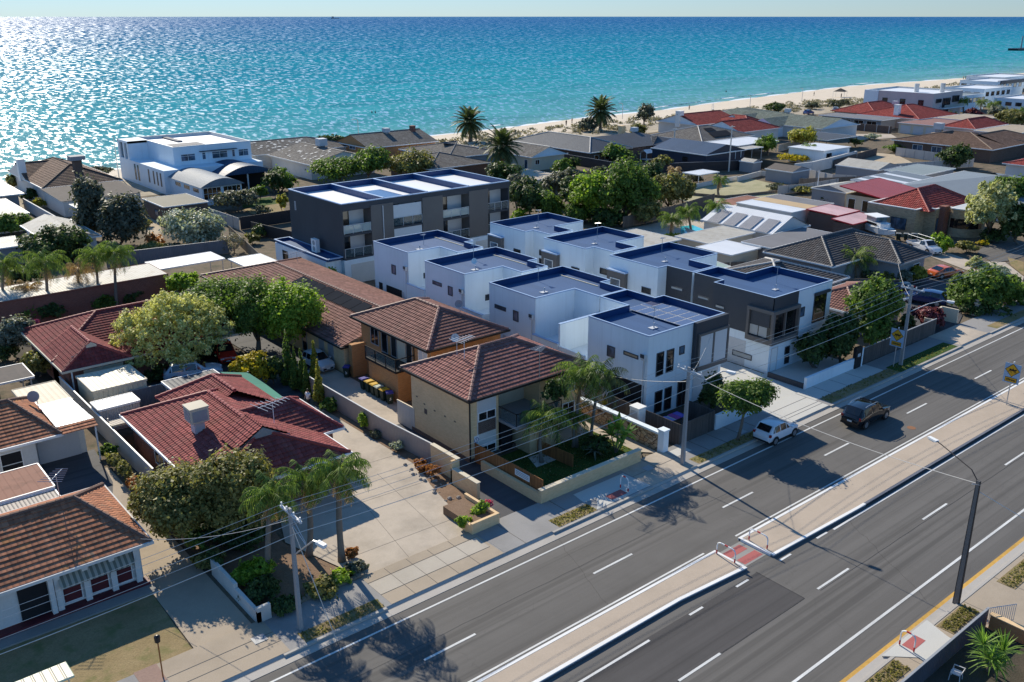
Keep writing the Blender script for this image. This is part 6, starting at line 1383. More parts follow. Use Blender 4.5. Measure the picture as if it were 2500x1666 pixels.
# date palms
palm('date palm on the shore side behind the orange house', 'A2', 1820, 130, 1830, 285, 5.2, 60, 'date', .42, dead=8, mat='date_palm', group='tall date palms', nl=16)
palm('nearest dark date palm behind the charcoal apartment block', 'A2', 2085, 330, 2060, 600, 4.8, 64, 'date', .42, dead=10, mat='date_palm', group='tall date palms', nl=16)
palm('lone date palm standing against the sea beside the dunes', 'A3', 888, 240, 885, 395, 5.6, 56, 'date', .38, dead=6, mat='date_palm', group='tall date palms', nl=16)
# middle trees
tree('thin grey dead topped tree standing on the dunes', 'A3', 1245, 245, 75, 65, 1240, 440, 'dusty', 1300, .3, tr=.22, tight=.3)
shrub('big rounded grey bush on the dune beside the lone palm', 'A3', 785, 355, 90, 45, 785, 400, 'dusty', 1300, .35)
shrub('dark green bush behind the charcoal sheet roof', 'A3', 1195, 405, 70, 65, 1195, 470, 'olive', 1100, .32)
tree('neat round green tree in front of the charcoal roofed house', 'A3', 1040, 585, 108, 85, 1040, 680, 'mid_green', 2600, .27)
shrub('dark shrub by the black fence end', 'A3', 665, 665, 55, 50, 665, 725, 'dark_green', 700, .24)
tree('leafy green tree behind the tan flat roof', 'A3', 560, 690, 95, 65, 565, 790, 'mid_green', 1600, .24)
tree('dark tree mass between the date palm and the big trees', 'A3', 560, 830, 170, 120, 560, 1010, 'dusty', 4200, .26, lump=12)
tree('dark spreading tree right against the charcoal block', 'A3', 310, 930, 150, 150, 310, 1090, 'dark_green', 4200, .26, lump=12)
shrub('bright small shrub between charcoal block and white townhouse', 'A3', 230, 1080, 65, 45, 230, 1130, 'bright_green', 900, .18)
tree('mid green tree below the dark mass by the townhouses', 'A3', 470, 1000, 120, 110, 480, 1110, 'mid_green', 3000, .24)
tree('large yellow green eucalypt, left crown of the big pair', 'A3', 830, 900, 170, 170, 850, 1140, 'bright_green', 6000, .25, lump=14, tight=.24, tr=.3, group='big eucalypts')
tree('large yellow green eucalypt, right and tallest crown of the pair', 'A3', 1100, 890, 210, 210, 1100, 1150, 'mid_green', 8500, .25, lump=16, tight=.24, tr=.34, group='big eucalypts')
tree('low green tree spreading at the foot of the big eucalypts', 'A3', 720, 1060, 140, 85, 720, 1140, 'mid_green', 3200, .22)
tree('dark olive tree right of the big eucalypts', 'A3', 1450, 890, 150, 140, 1450, 1040, 'olive', 4600, .25, lump=12)
tree('brown green tree in front of the dark blue shed', 'A3', 1390, 660, 85, 55, 1390, 740, 'olive', 1700, .25)
shrub('ragged olive bush under the light pole by the blue shed', 'A3', 1265, 740, 80, 50, 1265, 800, 'olive', 1100, .22)
palm('dry brown topped palm at the edge of the lawn court', 'A3', 1490, 720, 1500, 950, 2.0, 16, 'queen', .2, dead=14, mat='dry_frond')
palm('small palm standing on the lawn court', 'A3', 1860, 800, 1850, 930, 2.2, 20, 'queen', .2, dead=6)
palm('leafy palm nearest the far white townhouses by the pool', 'A3', 1470, 1120, 1450, 1310, 2.6, 24, 'queen', .18, dead=6)
palm('broad palm between pool and lawn court', 'A3', 1600, 1060, 1630, 1230, 2.7, 26, 'queen', .18, dead=6)
palm('palm with drooping fronds right of the pool', 'A3', 1835, 1020, 1830, 1240, 2.7, 24, 'queen', .16, dead=6)
shrub('silver grey low hedge by the pool fence', 'A3', 1340, 1290, 80, 35, 1340, 1320, 'silver', 700, .16)
# coast and right side
shrub('dark green mounded bush on the dune edge', 'A4', 310, 448, 85, 38, 310, 485, 'dark_green', 1100, .34)
shrub('grey bush on the dunes above the green gables', 'A4', 590, 425, 50, 28, 590, 455, 'dusty', 500, .35)
shrub('grey brown bush by the parked cars on the dunes', 'A4', 800, 412, 95, 32, 800, 445, 'dusty', 900, .36)
tree('bushy green tree beside the white verandah roof', 'A4', 250, 745, 105, 75, 250, 830, 'mid_green', 2400, .27)
tree('golden green tree in front of the pale green gables', 'A4', 520, 670, 130, 65, 520, 800, 'yellow_green', 2600, .27)
shrub('dark shrub in front of the red gable roof', 'A4', 105, 655, 55, 38, 105, 695, 'dark_green', 600, .28)
shrub('clipped yellow green hedge on the white wall', 'A4', 470, 845, 135, 35, 480, 890, 'gold', 1500, .22, shape='flat')
palm('short palm between golden tree and white roof', 'A4', 590, 770, 590, 870, 2.4, 20, 'queen', .2, dead=3)
tree('round dark tree in front of the brown tiled bungalow', 'A4', 1775, 850, 130, 85, 1690, 945, 'dark_green', 3400, .28)
tree('dark bushy tree at the upper right edge', 'A4', 2220, 540, 110, 75, 2210, 640, 'olive', 2600, .36)
tree('second bushy tree at the upper right frame edge', 'A4', 2330, 520, 80, 80, 2330, 620, 'mid_green', 1900, .36)
tree('grey green tree in front of the white coastal villas', 'A4', 2150, 470, 85, 45, 2140, 550, 'grey_green', 1300, .36)
tree('reddish bush row below the pink apartments', 'A4', 1930, 490, 70, 40, 1930, 540, 'crimson', 900, .34, name='shrub', cat='shrub')
palm('slim palm beside the pink apartment block', 'A4', 1840, 395, 1845, 500, 3.2, 22, 'queen', .25, dead=4)
palm('slim palm in front of the terraced beach house', 'A4', 1990, 400, 1985, 500, 3.0, 22, 'queen', .25, dead=4)
palm('dark palm left of the upper right trees', 'A4', 2085, 420, 2085, 520, 3.2, 22, 'queen', .25, dead=4)
tree('big cream and green flowering tree beside the art deco house', 'A4', 2090, 1270, 205, 175, 2000, 1530, 'cream_green', 8000, .22, 'cauli', lump=40, tight=.15, tr=.25)
tree('darker green tree behind the cream flowering tree', 'A4', 2220, 1130, 190, 110, 2260, 1330, 'mid_green', 5200, .26, lump=13)
tree('dark shady tree at the right edge under the flowering tree', 'A4', 2290, 1400, 120, 150, 2290, 1560, 'dark_green', 3600, .24)
shrub('small olive tree by the grey sheet roof', 'A4', 1680, 1115, 75, 35, 1680, 1155, 'olive', 900, .22)
shrub('bright green bush beside the art deco bay', 'B4', 1670, 310, 92, 70, 1680, 385, 'bright_green', 1900, .19)
shrub('dull olive bush right of the bright bush at the bay', 'B4', 1865, 335, 75, 50, 1865, 390, 'olive', 1200, .18)
shrub('round yellow topiary bush beside the side street', 'B4', 1950, 485, 82, 62, 1955, 550, 'cream_green', 1900, .15, tight=.12)
shrub('silver grey ground shrub beside the yellow topiary', 'B4', 2150, 540, 100, 40, 2150, 575, 'silver', 1100, .16)
tree('large clipped green hedge tree on the corner behind the urn', 'B4', 1990, 690, 225, 155, 1990, 850, 'mid_green', 8500, .19, lump=16, tight=.16, name='hedge', cat='hedge', tr=.1)
tree('right half of the corner hedge reaching the frame edge', 'B4', 2230, 690, 130, 130, 2220, 810, 'mid_green', 4500, .19, lump=12, tight=.16, name='hedge', cat='hedge', tr=.1)
tree('lush green street tree behind the far stobie pole', 'B4', 1120, 800, 205, 185, 1110, 1220, 'mid_green', 10000, .16, lump=18, tr=.2)
tree('dark shaded shrubbery left part beside the charcoal townhouse', 'B4', 620, 1170, 120, 150, 640, 1330, 'dark_green', 3800, .19, trunk=True)
tree('dark shaded shrubbery right part behind the white wall', 'B4', 840, 1080, 140, 190, 850, 1290, 'dark_green', 5200, .19)
tree('leafy lower branches hanging beside the dark fence', 'B4', 1080, 1020, 130, 130, 1100, 1270, 'mid_green', 3600, .19, name='shrub', cat='shrub')
shrub('crimson leaved hedge behind the tan wall', 'B4', 1560, 900, 125, 85, 1550, 1000, 'crimson', 3200, .15, tight=.16)
shrub('dark green shrub at the foot of the crimson hedge', 'B4', 1400, 960, 70, 60, 1400, 1030, 'dark_green', 900, .16)
palm('palm standing before the charcoal tiled house', 'B4', 960, 440, 960, 620, 3.5, 24, 'queen', .2, dead=3, mat='palm')
shrub('grey bromeliad bush in front of the charcoal tiled wing', 'B4', 1330, 590, 75, 60, 1330, 660, 'grey_green', 1200, .2)
shrub('yucca like bush beside the orange car', 'B4', 1490, 560, 70, 70, 1490, 640, 'yellow_green', 900, .22)
shrub('scruffy dark bush behind the orange car', 'B4', 1240, 590, 90, 55, 1240, 650, 'olive', 1200, .2)
shrub('pale green bush beside the brown curved fence', 'B4', 815, 655, 60, 40, 815, 700, 'cream_green', 700, .18)
# left gardens
tree('pale cream variegated conifer between the two red roofs', 'B1', 1400, 540, 400, 265, 1400, 820, 'variegated', 22000, .11, 'cauli', lump=85, tight=.13, tr=.25)
tree('dark green ash tree left behind the pale conifer', 'B1', 1830, 250, 300, 190, 1800, 600, 'mid_green', 13000, .14, lump=16, tr=.25)
tree('bright leafy young tree by the red brick wall', 'B1', 1470, 110, 120, 95, 1470, 260, 'bright_green', 2600, .17)
tree('big glossy green tree above the cypress row', 'B2', 330, 540, 230, 260, 330, 900, 'bright_green', 15000, .14, lump=20, tr=.25, tight=.18)
tree('shaded left half of the big green tree by the red car', 'B2', 90, 560, 200, 230, 100, 880, 'mid_green', 11000, .14, lump=15, tr=.25)
shrub('golden tipped conifer bush behind the green shade sail', 'B1', 2030, 800, 150, 130, 2030, 950, 'gold', 4200, .14, shape='dome', tight=.2)
shrub('grey leaved bush at the left edge beside the dark red roof', 'B1', 110, 520, 130, 170, 110, 700, 'grey_green', 3600, .17)
shrub('bushy round olive shrub beside the striped patio cover', 'B1', 320, 765, 120, 95, 320, 870, 'olive', 3000, .16)
shrub('pink bougainvillea at the corner of the dark red roof', 'B1', 265, 445, 50, 55, 270, 520, 'pink', 700, .13)
shrub('leafy green hedge along the red brick wall', 'B1', 230, 330, 160, 60, 230, 410, 'mid_green', 2200, .17)
palm('palm at the left edge nearest the frame border', 'A1', 30, 1290, 40, 1700, 3.0, 24, 'queen', .16)
palm('second palm from the left edge with bright fronds', 'A1', 365, 1280, 375, 1720, 3.2, 26, 'queen', .17)
palm('third slender palm in front of the red brick wall', 'A1', 770, 1220, 790, 1655, 2.9, 22, 'queen', .15)
palm('fourth and tallest palm in front of the red brick wall', 'A1', 930, 1200, 950, 1665, 3.2, 26, 'queen', .16)
palm('low half dead palm between the brick wall palms', 'A1', 640, 1330, 650, 1640, 2.6, 14, 'queen', .12, dead=12, mat='dry_frond')
palm('low yellow palm by the left end of the brick wall', 'A1', 230, 1490, 240, 1700, 2.5, 16, 'queen', .12, dead=6, mat='dry_frond')
cyp = ['leftmost tall cypress of the dark row', 'second cypress of the dark row, shorter', 'third cypress of the dark row, thin', 'fourth cypress of the dark row, thin', 'tallest sunlit cypress beside the silver car', 'nearest cypress beside the taupe fence']
for lb, (x, y, hw, hh, bx, by) in zip(cyp, [(340, 930, 50, 215, 335, 1130), (400, 1010, 36, 170, 400, 1180), (452, 1010, 30, 165, 452, 1180), (492, 1080, 30, 140, 492, 1220), (556, 930, 30, 160, 560, 1090), (590, 1110, 38, 175, 590, 1290)]):
    tree(lb, 'B2', x, y, hw, hh, bx, by, 'yellow_green' if x > 520 else 'mid_green', 3200, .09, 'cone', name='cypress', cat='cypress', tr=.06, group='pencil cypresses', tight=.16)
shrub('clipped round bush at the bend of the taupe fence', 'B2', 680, 1295, 76, 58, 680, 1355, 'mid_green', 1700, .12, tight=.14)
shrub('young leafy shrub against the taupe fence', 'B2', 965, 1425, 45, 62, 965, 1490, 'bright_green', 700, .12)
shrub('rose bush with pale flowers along the driveway edge', 'C2', 900, 420, 60, 45, 900, 470, 'silver', 600, .1)
shrub('straggly garden plants along the taupe fence foot', 'C2', 730, 330, 45, 35, 735, 360, 'dusty', 350, .09)
for lb, x, y, s in (('rust brown ball shrub nearest the tan wall end', 1190, 640, 62), ('rust brown ball shrub middle of the trio', 1110, 610, 45), ('rust brown ball shrub farthest along the tan wall', 1075, 565, 48)):
    shrub(lb, 'C2', x, y, s, s*.85, x, y+s*.75, 'rust', 1300, .085, tight=.12, group='ball shrubs by the stepped wall')
shrub('green shrub spilling over the brick planter', 'C2', 1560, 960, 75, 60, 1560, 1030, 'bright_green', 1500, .1)
shrub('second green shrub at the kerb end of the planter', 'C2', 1445, 1050, 60, 55, 1450, 1110, 'bright_green', 1200, .1)
shrub('pink twiggy plants on the planter edge', 'C2', 1650, 900, 45, 40, 1650, 950, 'pink', 260, .06)
# front garden at lower left
tree('large olive crowned tree, left crown in front of the red roof', 'C1', 1200, 330, 250, 230, 1280, 640, 'olive', 15000, .125, lump=18, tr=.22, tight=.2)
tree('large olive crowned tree, right crown in front of the red roof', 'C1', 1560, 260, 270, 260, 1560, 640, 'olive', 17000, .125, lump=20, tr=.24, tight=.2)
palm('queen palm standing left of the pair by the driveway', 'C1', 1830, 310, 1815, 880, 2.2, 22, 'queen', .16, dead=10)
palm('queen palm right of the pair, over the driveway', 'C2', 430, 640, 450, 1370, 2.5, 24, 'queen', .18, dead=16)
palm('queen palm behind the pair close to the red roof', 'C2', 150, 720, 180, 1330, 2.3, 20, 'queen', .17, dead=8)
shrub('rust orange ball shrub by the palm trunk', 'C2', 530, 1300, 60, 48, 535, 1345, 'rust', 1400, .08, tight=.12)
shrub('low purple grey ground cover by the driveway corner', 'C2', 560, 1420, 90, 45, 560, 1460, 'dusty', 1400, .1)
shrub('bright leaved low shrub inside the corner garden', 'C2', 420, 1500, 110, 45, 420, 1540, 'bright_green', 1300, .1)
shrub('green agave bush behind the peeling white wall', 'C1', 1710, 800, 120, 80, 1710, 880, 'bright_green', 2000, .13)
shrub('dark green low bush beside the peeling wall', 'C1', 1760, 930, 110, 70, 1760, 1000, 'dark_green', 1700, .12)
shrub('bushy shrub under the palms near the footpath', 'C1', 1900, 1040, 110, 50, 1900, 1080, 'dark_green', 1300, .12)
shrub('trailing shrub at the foot of the stobie pole garden', 'C1', 2180, 930, 120, 50, 2180, 970, 'olive', 1300, .11)
hl = ['hedge section nearest the garage on the left drive', 'second hedge section from the garage on the left drive', 'third hedge section from the garage, orange tinged', 'hedge section halfway down the left drive, orange tinged', 'hedge section under the olive tree on the left drive', 'hedge section just past the olive tree on the left drive', 'hedge section next to the peeling white wall end', 'lowest hedge section inside the peeling white wall']
for i, lb in enumerate(hl):
    y = 62.3-i*2.3; x = 15.75+(.25 if i > 5 else 0); _seed[0] += 1; t = thing('hedge', lb, 'hedge', (x, y, 0), 'hedge along the left drive')
    C, N, S, L = cloud((x, y, .62), .5, 1.35, .75, 2300, .085, 'dome', 9, 300+i, .2); leafmesh('foliage', C, N, S, LF[('olive', 'olive', 'rust', 'rust', 'olive', 'dark_green', 'mid_green', 'dark_green')[i]], t)
m = MB(); g_ = random.Random(9)
for i in range(46):
    u = g_.random(); x = 30.6+2.0*u+g_.uniform(-.35, .35); y = 42.6+14*u*g_.random()+g_.uniform(-.3, .3); r_ = g_.uniform(.05, .17)
    x = min(x, 32.6); m.tube([(x, y, .02), (x, y, .04+r_*.5), (x, y, .04+r_*.95)], [r_, r_*.95, r_*.4], 6)
o = m.build('garden_rocks', GRAVEL); tag(o, 'small grey rocks edging the garden bed beside the taupe fence', 'rocks', kind='stuff')
# front of the flats
palm('queen palm on the lawn of the tan flats', 'C3', 420, 410, 410, 770, 2.6, 20, 'queen', .13, dead=8)
palm('small palm beside the timber fence of the flats garden', 'C3', 670, 400, 665, 640, 2.0, 14, 'queen', .11, dead=4)
palm('taller palm against the right corner of the tan flats', 'C3', 740, 60, 690, 640, 3.0, 26, 'queen', .14, dead=6)
palm('palm leaning over the shared driveway behind the stone wall', 'C3', 870, 100, 800, 600, 2.9, 22, 'queen', .12, dead=8, mat='date_palm')
shrub('dark climbing shrub against the balcony of the tan flats', 'C3', 530, 160, 110, 90, 540, 640, 'dark_green', 1500, .13)
spiky('big leaved strelitzia at the corner of the flats garden', 'C3', 1030, 560, 1010, 690, 1.3, 3, 16, 'strap', 'strelitzia', .16, .06, [(0, 0, .7), (.5, -.2, .1), (-.4, .3, .2)])
spiky('pale banana like plant beside the flats lawn fence', 'C3', 840, 670, 840, 730, .9, 1, 22, 'grey_green', 'strelitzia', .08, .05)
shrub('low dark shrubs along the garden wall of the flats', 'C3', 850, 620, 130, 55, 850, 690, 'dark_green', 1400, .12)
shrub('yellow grass tuft behind the white coping', 'C3', 970, 270, 60, 45, 970, 330, 'gold', 700, .12)
tree('rounded green street tree on the footpath near the white car', 'C3', 2060, 215, 205, 130, 2000, 590, 'mid_green', 8500, .12, lump=14, tr=.11)
shrub('dark climber shrub between the solar townhouse and street tree', 'C3', 1800, 190, 100, 170, 1800, 400, 'dark_green', 3600, .16)
shrub('yellow green hedge plant behind the white hatchback', 'C4', 340, 570, 45, 20, 345, 590, 'bright_green', 400, .1)
# lower right corner garden
spiky('green yucca clump inside the lower right fence', 'C5', 2050, 1330, 2070, 1500, 1.2, 3, 52, 'strap', 'yucca', .035, .06, [(0, 0, .15), (-.3, -.55, -.25), (.55, -.7, -.1)])
spiky('second yucca clump at the lower right garden edge', 'C5', 2150, 1460, 2130, 1560, 1.0, 1, 40, 'strap', 'yucca', .035, .06)
# more garden growth filling the gaps between the houses
for lb, r, x, y, hw, hh, bx, by, mt, n in [
    ('dark spreading tree between date palm and olive shrubs', 'A3', 120, 760, 130, 90, 120, 900, 'dark_green', 3600), ('dark tree filling the gap left of the big eucalypts', 'A3', 660, 900, 130, 130, 660, 1100, 'dark_green', 3800),
    ('shadowy tree at the end of the charcoal block balconies', 'A3', 200, 860, 90, 110, 215, 1060, 'dusty', 2600), ('dark tree behind the right big eucalypt', 'A3', 1330, 800, 110, 120, 1330, 1000, 'dark_green', 3000),
    ('olive tree at the foot of the right big eucalypt', 'A3', 1250, 1050, 130, 100, 1260, 1160, 'olive', 3200), ('low dark bush below the large left eucalypt crown', 'A3', 960, 1100, 130, 70, 960, 1160, 'dark_green', 2600),
    ('olive green tree beside the dry topped palm', 'A3', 1560, 880, 90, 90, 1560, 1010, 'olive', 2200), ('grey green tree along the black fence', 'A3', 900, 740, 100, 45, 900, 800, 'dusty', 1500), ('dark bushes at the foot of the black fence', 'A3', 1090, 730, 110, 40, 1090, 775, 'dark_green', 1500)]:
    tree(lb, r, x, y, hw, hh, bx, by, mt, n, .25, lump=11)
for lb, r, x, y, hw, hh, bx, by, mt, n in [
    ('dark hedge bush against the charcoal rear wall', 'A2', 120, 1010, 80, 45, 120, 1060, 'dark_green', 900), ('bush in the corner behind the blue grey fence', 'A2', 60, 1080, 60, 40, 60, 1120, 'olive', 700),
    ('green bush between barrel verandah and lawn', 'A1', 2230, 600, 80, 90, 2230, 720, 'dark_green', 1400), ('low bush under the verandah of the beach house', 'A1', 2120, 700, 70, 50, 2120, 760, 'mid_green', 800),
    ('green shrub behind the third palm at the brick wall', 'A1', 600, 1190, 110, 60, 600, 1250, 'dark_green', 1500), ('dark shrub behind the palms at the left edge', 'A1', 180, 1380, 130, 70, 180, 1450, 'dark_green', 2200), ('leafy shrub below the left edge palms', 'B1', 40, 300, 90, 70, 40, 390, 'mid_green', 1500),
    ('tall leafy shrub against the middle of the brick wall', 'B1', 640, 235, 90, 80, 640, 330, 'mid_green', 1900), ('climbing shrub on the right part of the brick wall', 'B1', 1060, 215, 80, 60, 1060, 280, 'dark_green', 1500), ('bushy shrub below the third and fourth palms', 'B1', 850, 260, 100, 60, 850, 330, 'mid_green', 1900),
    ('leafy garden bush at the far left of the brick wall', 'B1', 130, 260, 110, 90, 130, 370, 'bright_green', 2200), ('green bush between carport roof and blue grey fence', 'A1', 1230, 1160, 100, 40, 1230, 1200, 'olive', 1300), ('weedy shrub at the sandy yard edge by the fence', 'A1', 1400, 1150, 90, 35, 1400, 1185, 'dusty', 1000),
    ('dark shrub along the brick wall foot', 'B1', 420, 330, 100, 70, 420, 410, 'dark_green', 1500), ('bushy garden bed left of the dark red roof', 'B1', 60, 660, 110, 70, 60, 730, 'dark_green', 1500),
    ('shrub between cream shed and boundary fence', 'B1', 545, 985, 35, 40, 550, 1030, 'olive', 400), ('green weeds on the path beside the boundary fence', 'B1', 880, 1470, 60, 50, 880, 1520, 'mid_green', 700),
    ('dark hedge plants under the pale conifer', 'B1', 1270, 830, 110, 60, 1280, 890, 'dark_green', 1500), ('dark undergrowth below the big green tree', 'B1', 1650, 640, 140, 80, 1650, 720, 'dark_green', 2000),
    ('dark shrub in front of the silver car bay', 'B2', 230, 1010, 90, 100, 230, 1130, 'dark_green', 1800), ('dark shrubs in the corner garden below the olive tree', 'C1', 1500, 520, 150, 80, 1500, 600, 'dark_green', 2400),
    ('dark undergrowth between olive tree and palms', 'C1', 1700, 560, 140, 90, 1700, 640, 'dark_green', 2400), ('low shrubs along the front of the red house', 'C1', 1400, 720, 90, 60, 1420, 770, 'olive', 1500),
    ('dark bushes by the brown fence behind the far townhouses', 'A3', 1960, 1330, 90, 35, 1960, 1370, 'olive', 900), ('garden bushes along the pool fence', 'A3', 1480, 1280, 80, 40, 1480, 1320, 'mid_green', 900),
    ('green bush beside the lawn court wall', 'A3', 1650, 790, 90, 35, 1650, 825, 'dusty', 900), ('scrubby bush on the rim of the lawn court', 'A4', 300, 1090, 90, 30, 300, 1120, 'dusty', 700), ('vine bush on the pergola fence by the court', 'A4', 560, 1110, 100, 30, 560, 1140, 'olive', 800),
    ('shrub beside the brown tiled bungalow wall', 'A4', 1290, 770, 80, 35, 1290, 810, 'mid_green', 900), ('grey bush by the dark flat carport roof', 'A4', 1080, 680, 70, 25, 1080, 705, 'silver', 700), ('bush between carport roof and bungalow', 'A4', 960, 730, 60, 35, 960, 765, 'dark_green', 600),
    ('dark bush under the pink apartment balconies', 'A4', 1770, 520, 60, 40, 1770, 560, 'dark_green', 700), ('bushy shrub at the corner of the small red hip roof', 'A4', 2060, 560, 60, 35, 2060, 600, 'olive', 700), ('green bush by the red sheet roof verandah', 'A4', 760, 1190, 80, 35, 760, 1220, 'dark_green', 800),
    ('shrubs along the side street kerb below the flowering tree', 'B4', 2080, 250, 110, 50, 2080, 300, 'dark_green', 1500), ('grassy bush at the edge of the side street', 'B4', 1990, 310, 50, 20, 1990, 330, 'gold', 400), ('dark low bush beside the white utility vehicle', 'B4', 1560, 300, 60, 40, 1560, 350, 'dark_green', 700),
    ('bushes under the far stobie pole behind the dark fence', 'B4', 1240, 1000, 110, 70, 1240, 1070, 'dark_green', 1700), ('agave like bush in front of the charcoal tiled house', 'B4', 1080, 560, 80, 45, 1080, 610, 'grey_green', 1000), ('dark hedge under the corner hedge tree', 'B4', 2000, 830, 170, 70, 2000, 880, 'dark_green', 2400)]:
    shrub(lb, r, x, y, hw, hh, bx, by, mt, n, .2 if r[0] == 'A' else .14)
# dune scrub: one mass nobody could count
C = []; N = []; S = []; g = np.random.default_rng(5)
for i in range(900):
    x = g.uniform(60, 470); d = interp(DU, x); y = d-g.uniform(-2.5, 17)*(1 if g.random() < .8 else 1.3); r_ = g.uniform(.5, 1.7); k = int(26*r_)
    q = g.normal(size=(k, 3)); q /= np.linalg.norm(q, axis=1, keepdims=True); q[:, 2] = np.abs(q[:, 2])
    C.append(np.array((x, y, -.1))+q*np.array((r_, r_, r_*.7))*g.uniform(.7, 1.05, (k, 1))); N.append(q+g.normal(size=(k, 3))*.4); S.append(g.uniform(.18, .42, k))
t = bpy.data.objects.new('dune_scrub', None)
o = leafmesh('dune_scrub', np.concatenate(C), np.concatenate(N), np.concatenate(S), LF['dune_scrub'], None)
tag(o, 'low grey scrub covering the dunes between houses and beach', 'scrub', kind='stuff'); bpy.data.objects.remove(t)
# dry lawn tufts
C = []; N = []; S = []
for (x0, y0, x1, y1, k) in ((16.9, 36.6, 21.6, 37.4, 260), (34.3, 36.6, 37.6, 37.5, 350), (47.8, 36.6, 58.4, 37.4, 500), (64.6, 36.7, 86, 37.8, 500), (35.6, 16, 38.5, 16.8, 350), (42.8, 15.95, 45.6, 16.7, 450), (49.2, 15.7, 56, 16.5, 500), (36.6, 40.5, 45.8, 46, 1200)):
    z = .13 if y1 < 39 else .035
    C.append(np.stack([g.uniform(x0, x1, k), g.uniform(y0, y1, k), np.full(k, z+.03)], 1)); q = g.normal(size=(k, 3)); q[:, 2] *= .4; N.append(q); S.append(g.uniform(.04, .1, k))
o = leafmesh('grass_tufts', np.concatenate(C), np.concatenate(N), np.concatenate(S), LF['grass'], None)
tag(o, 'short dry grass tufts on the lawns and verges', 'grass', kind='stuff')
# ------------------------------------------------------------------ cars
PROF = dict(
    hatch=[(0, .52), (.015, .60), (.05, .66), (.16, .955), (.34, 1.), (.54, .975), (.745, .655), (.90, .585), (.975, .50), (1, .36)],
    suv=[(0, .50), (.015, .58), (.045, .64), (.14, .955), (.36, 1.), (.57, .98), (.72, .66), (.90, .60), (.98, .52), (1, .36)],
    coupe=[(0, .52), (.02, .64), (.10, .70), (.30, .95), (.44, 1.), (.55, .97), (.73, .66), (.92, .56), (.985, .46), (1, .34)],
    ute=[(0, .42), (.01, .44), (.46, .44), (.50, .95), (.58, 1.), (.66, .98), (.78, .66), (.93, .60), (.985, .50), (1, .36)])
def carpaint(name, c, r=.18):
    t = NT(name); t.fin(c, r, .5); t.b.inputs['Coat Weight'].default_value = .6; t.b.inputs['Coat Roughness'].default_value = .05; return t.m
LAMPR = plain('tail_lamp', (.30, .01, .012), .2, .1, .6); LAMPW = plain('head_lamp', (.7, .72, .74), .1, .1, .7); PLATE = plain('number_plate', (.7, .7, .66), .5, .1); CARG = glassm('car_glass', (.010, .012, .015), .05)
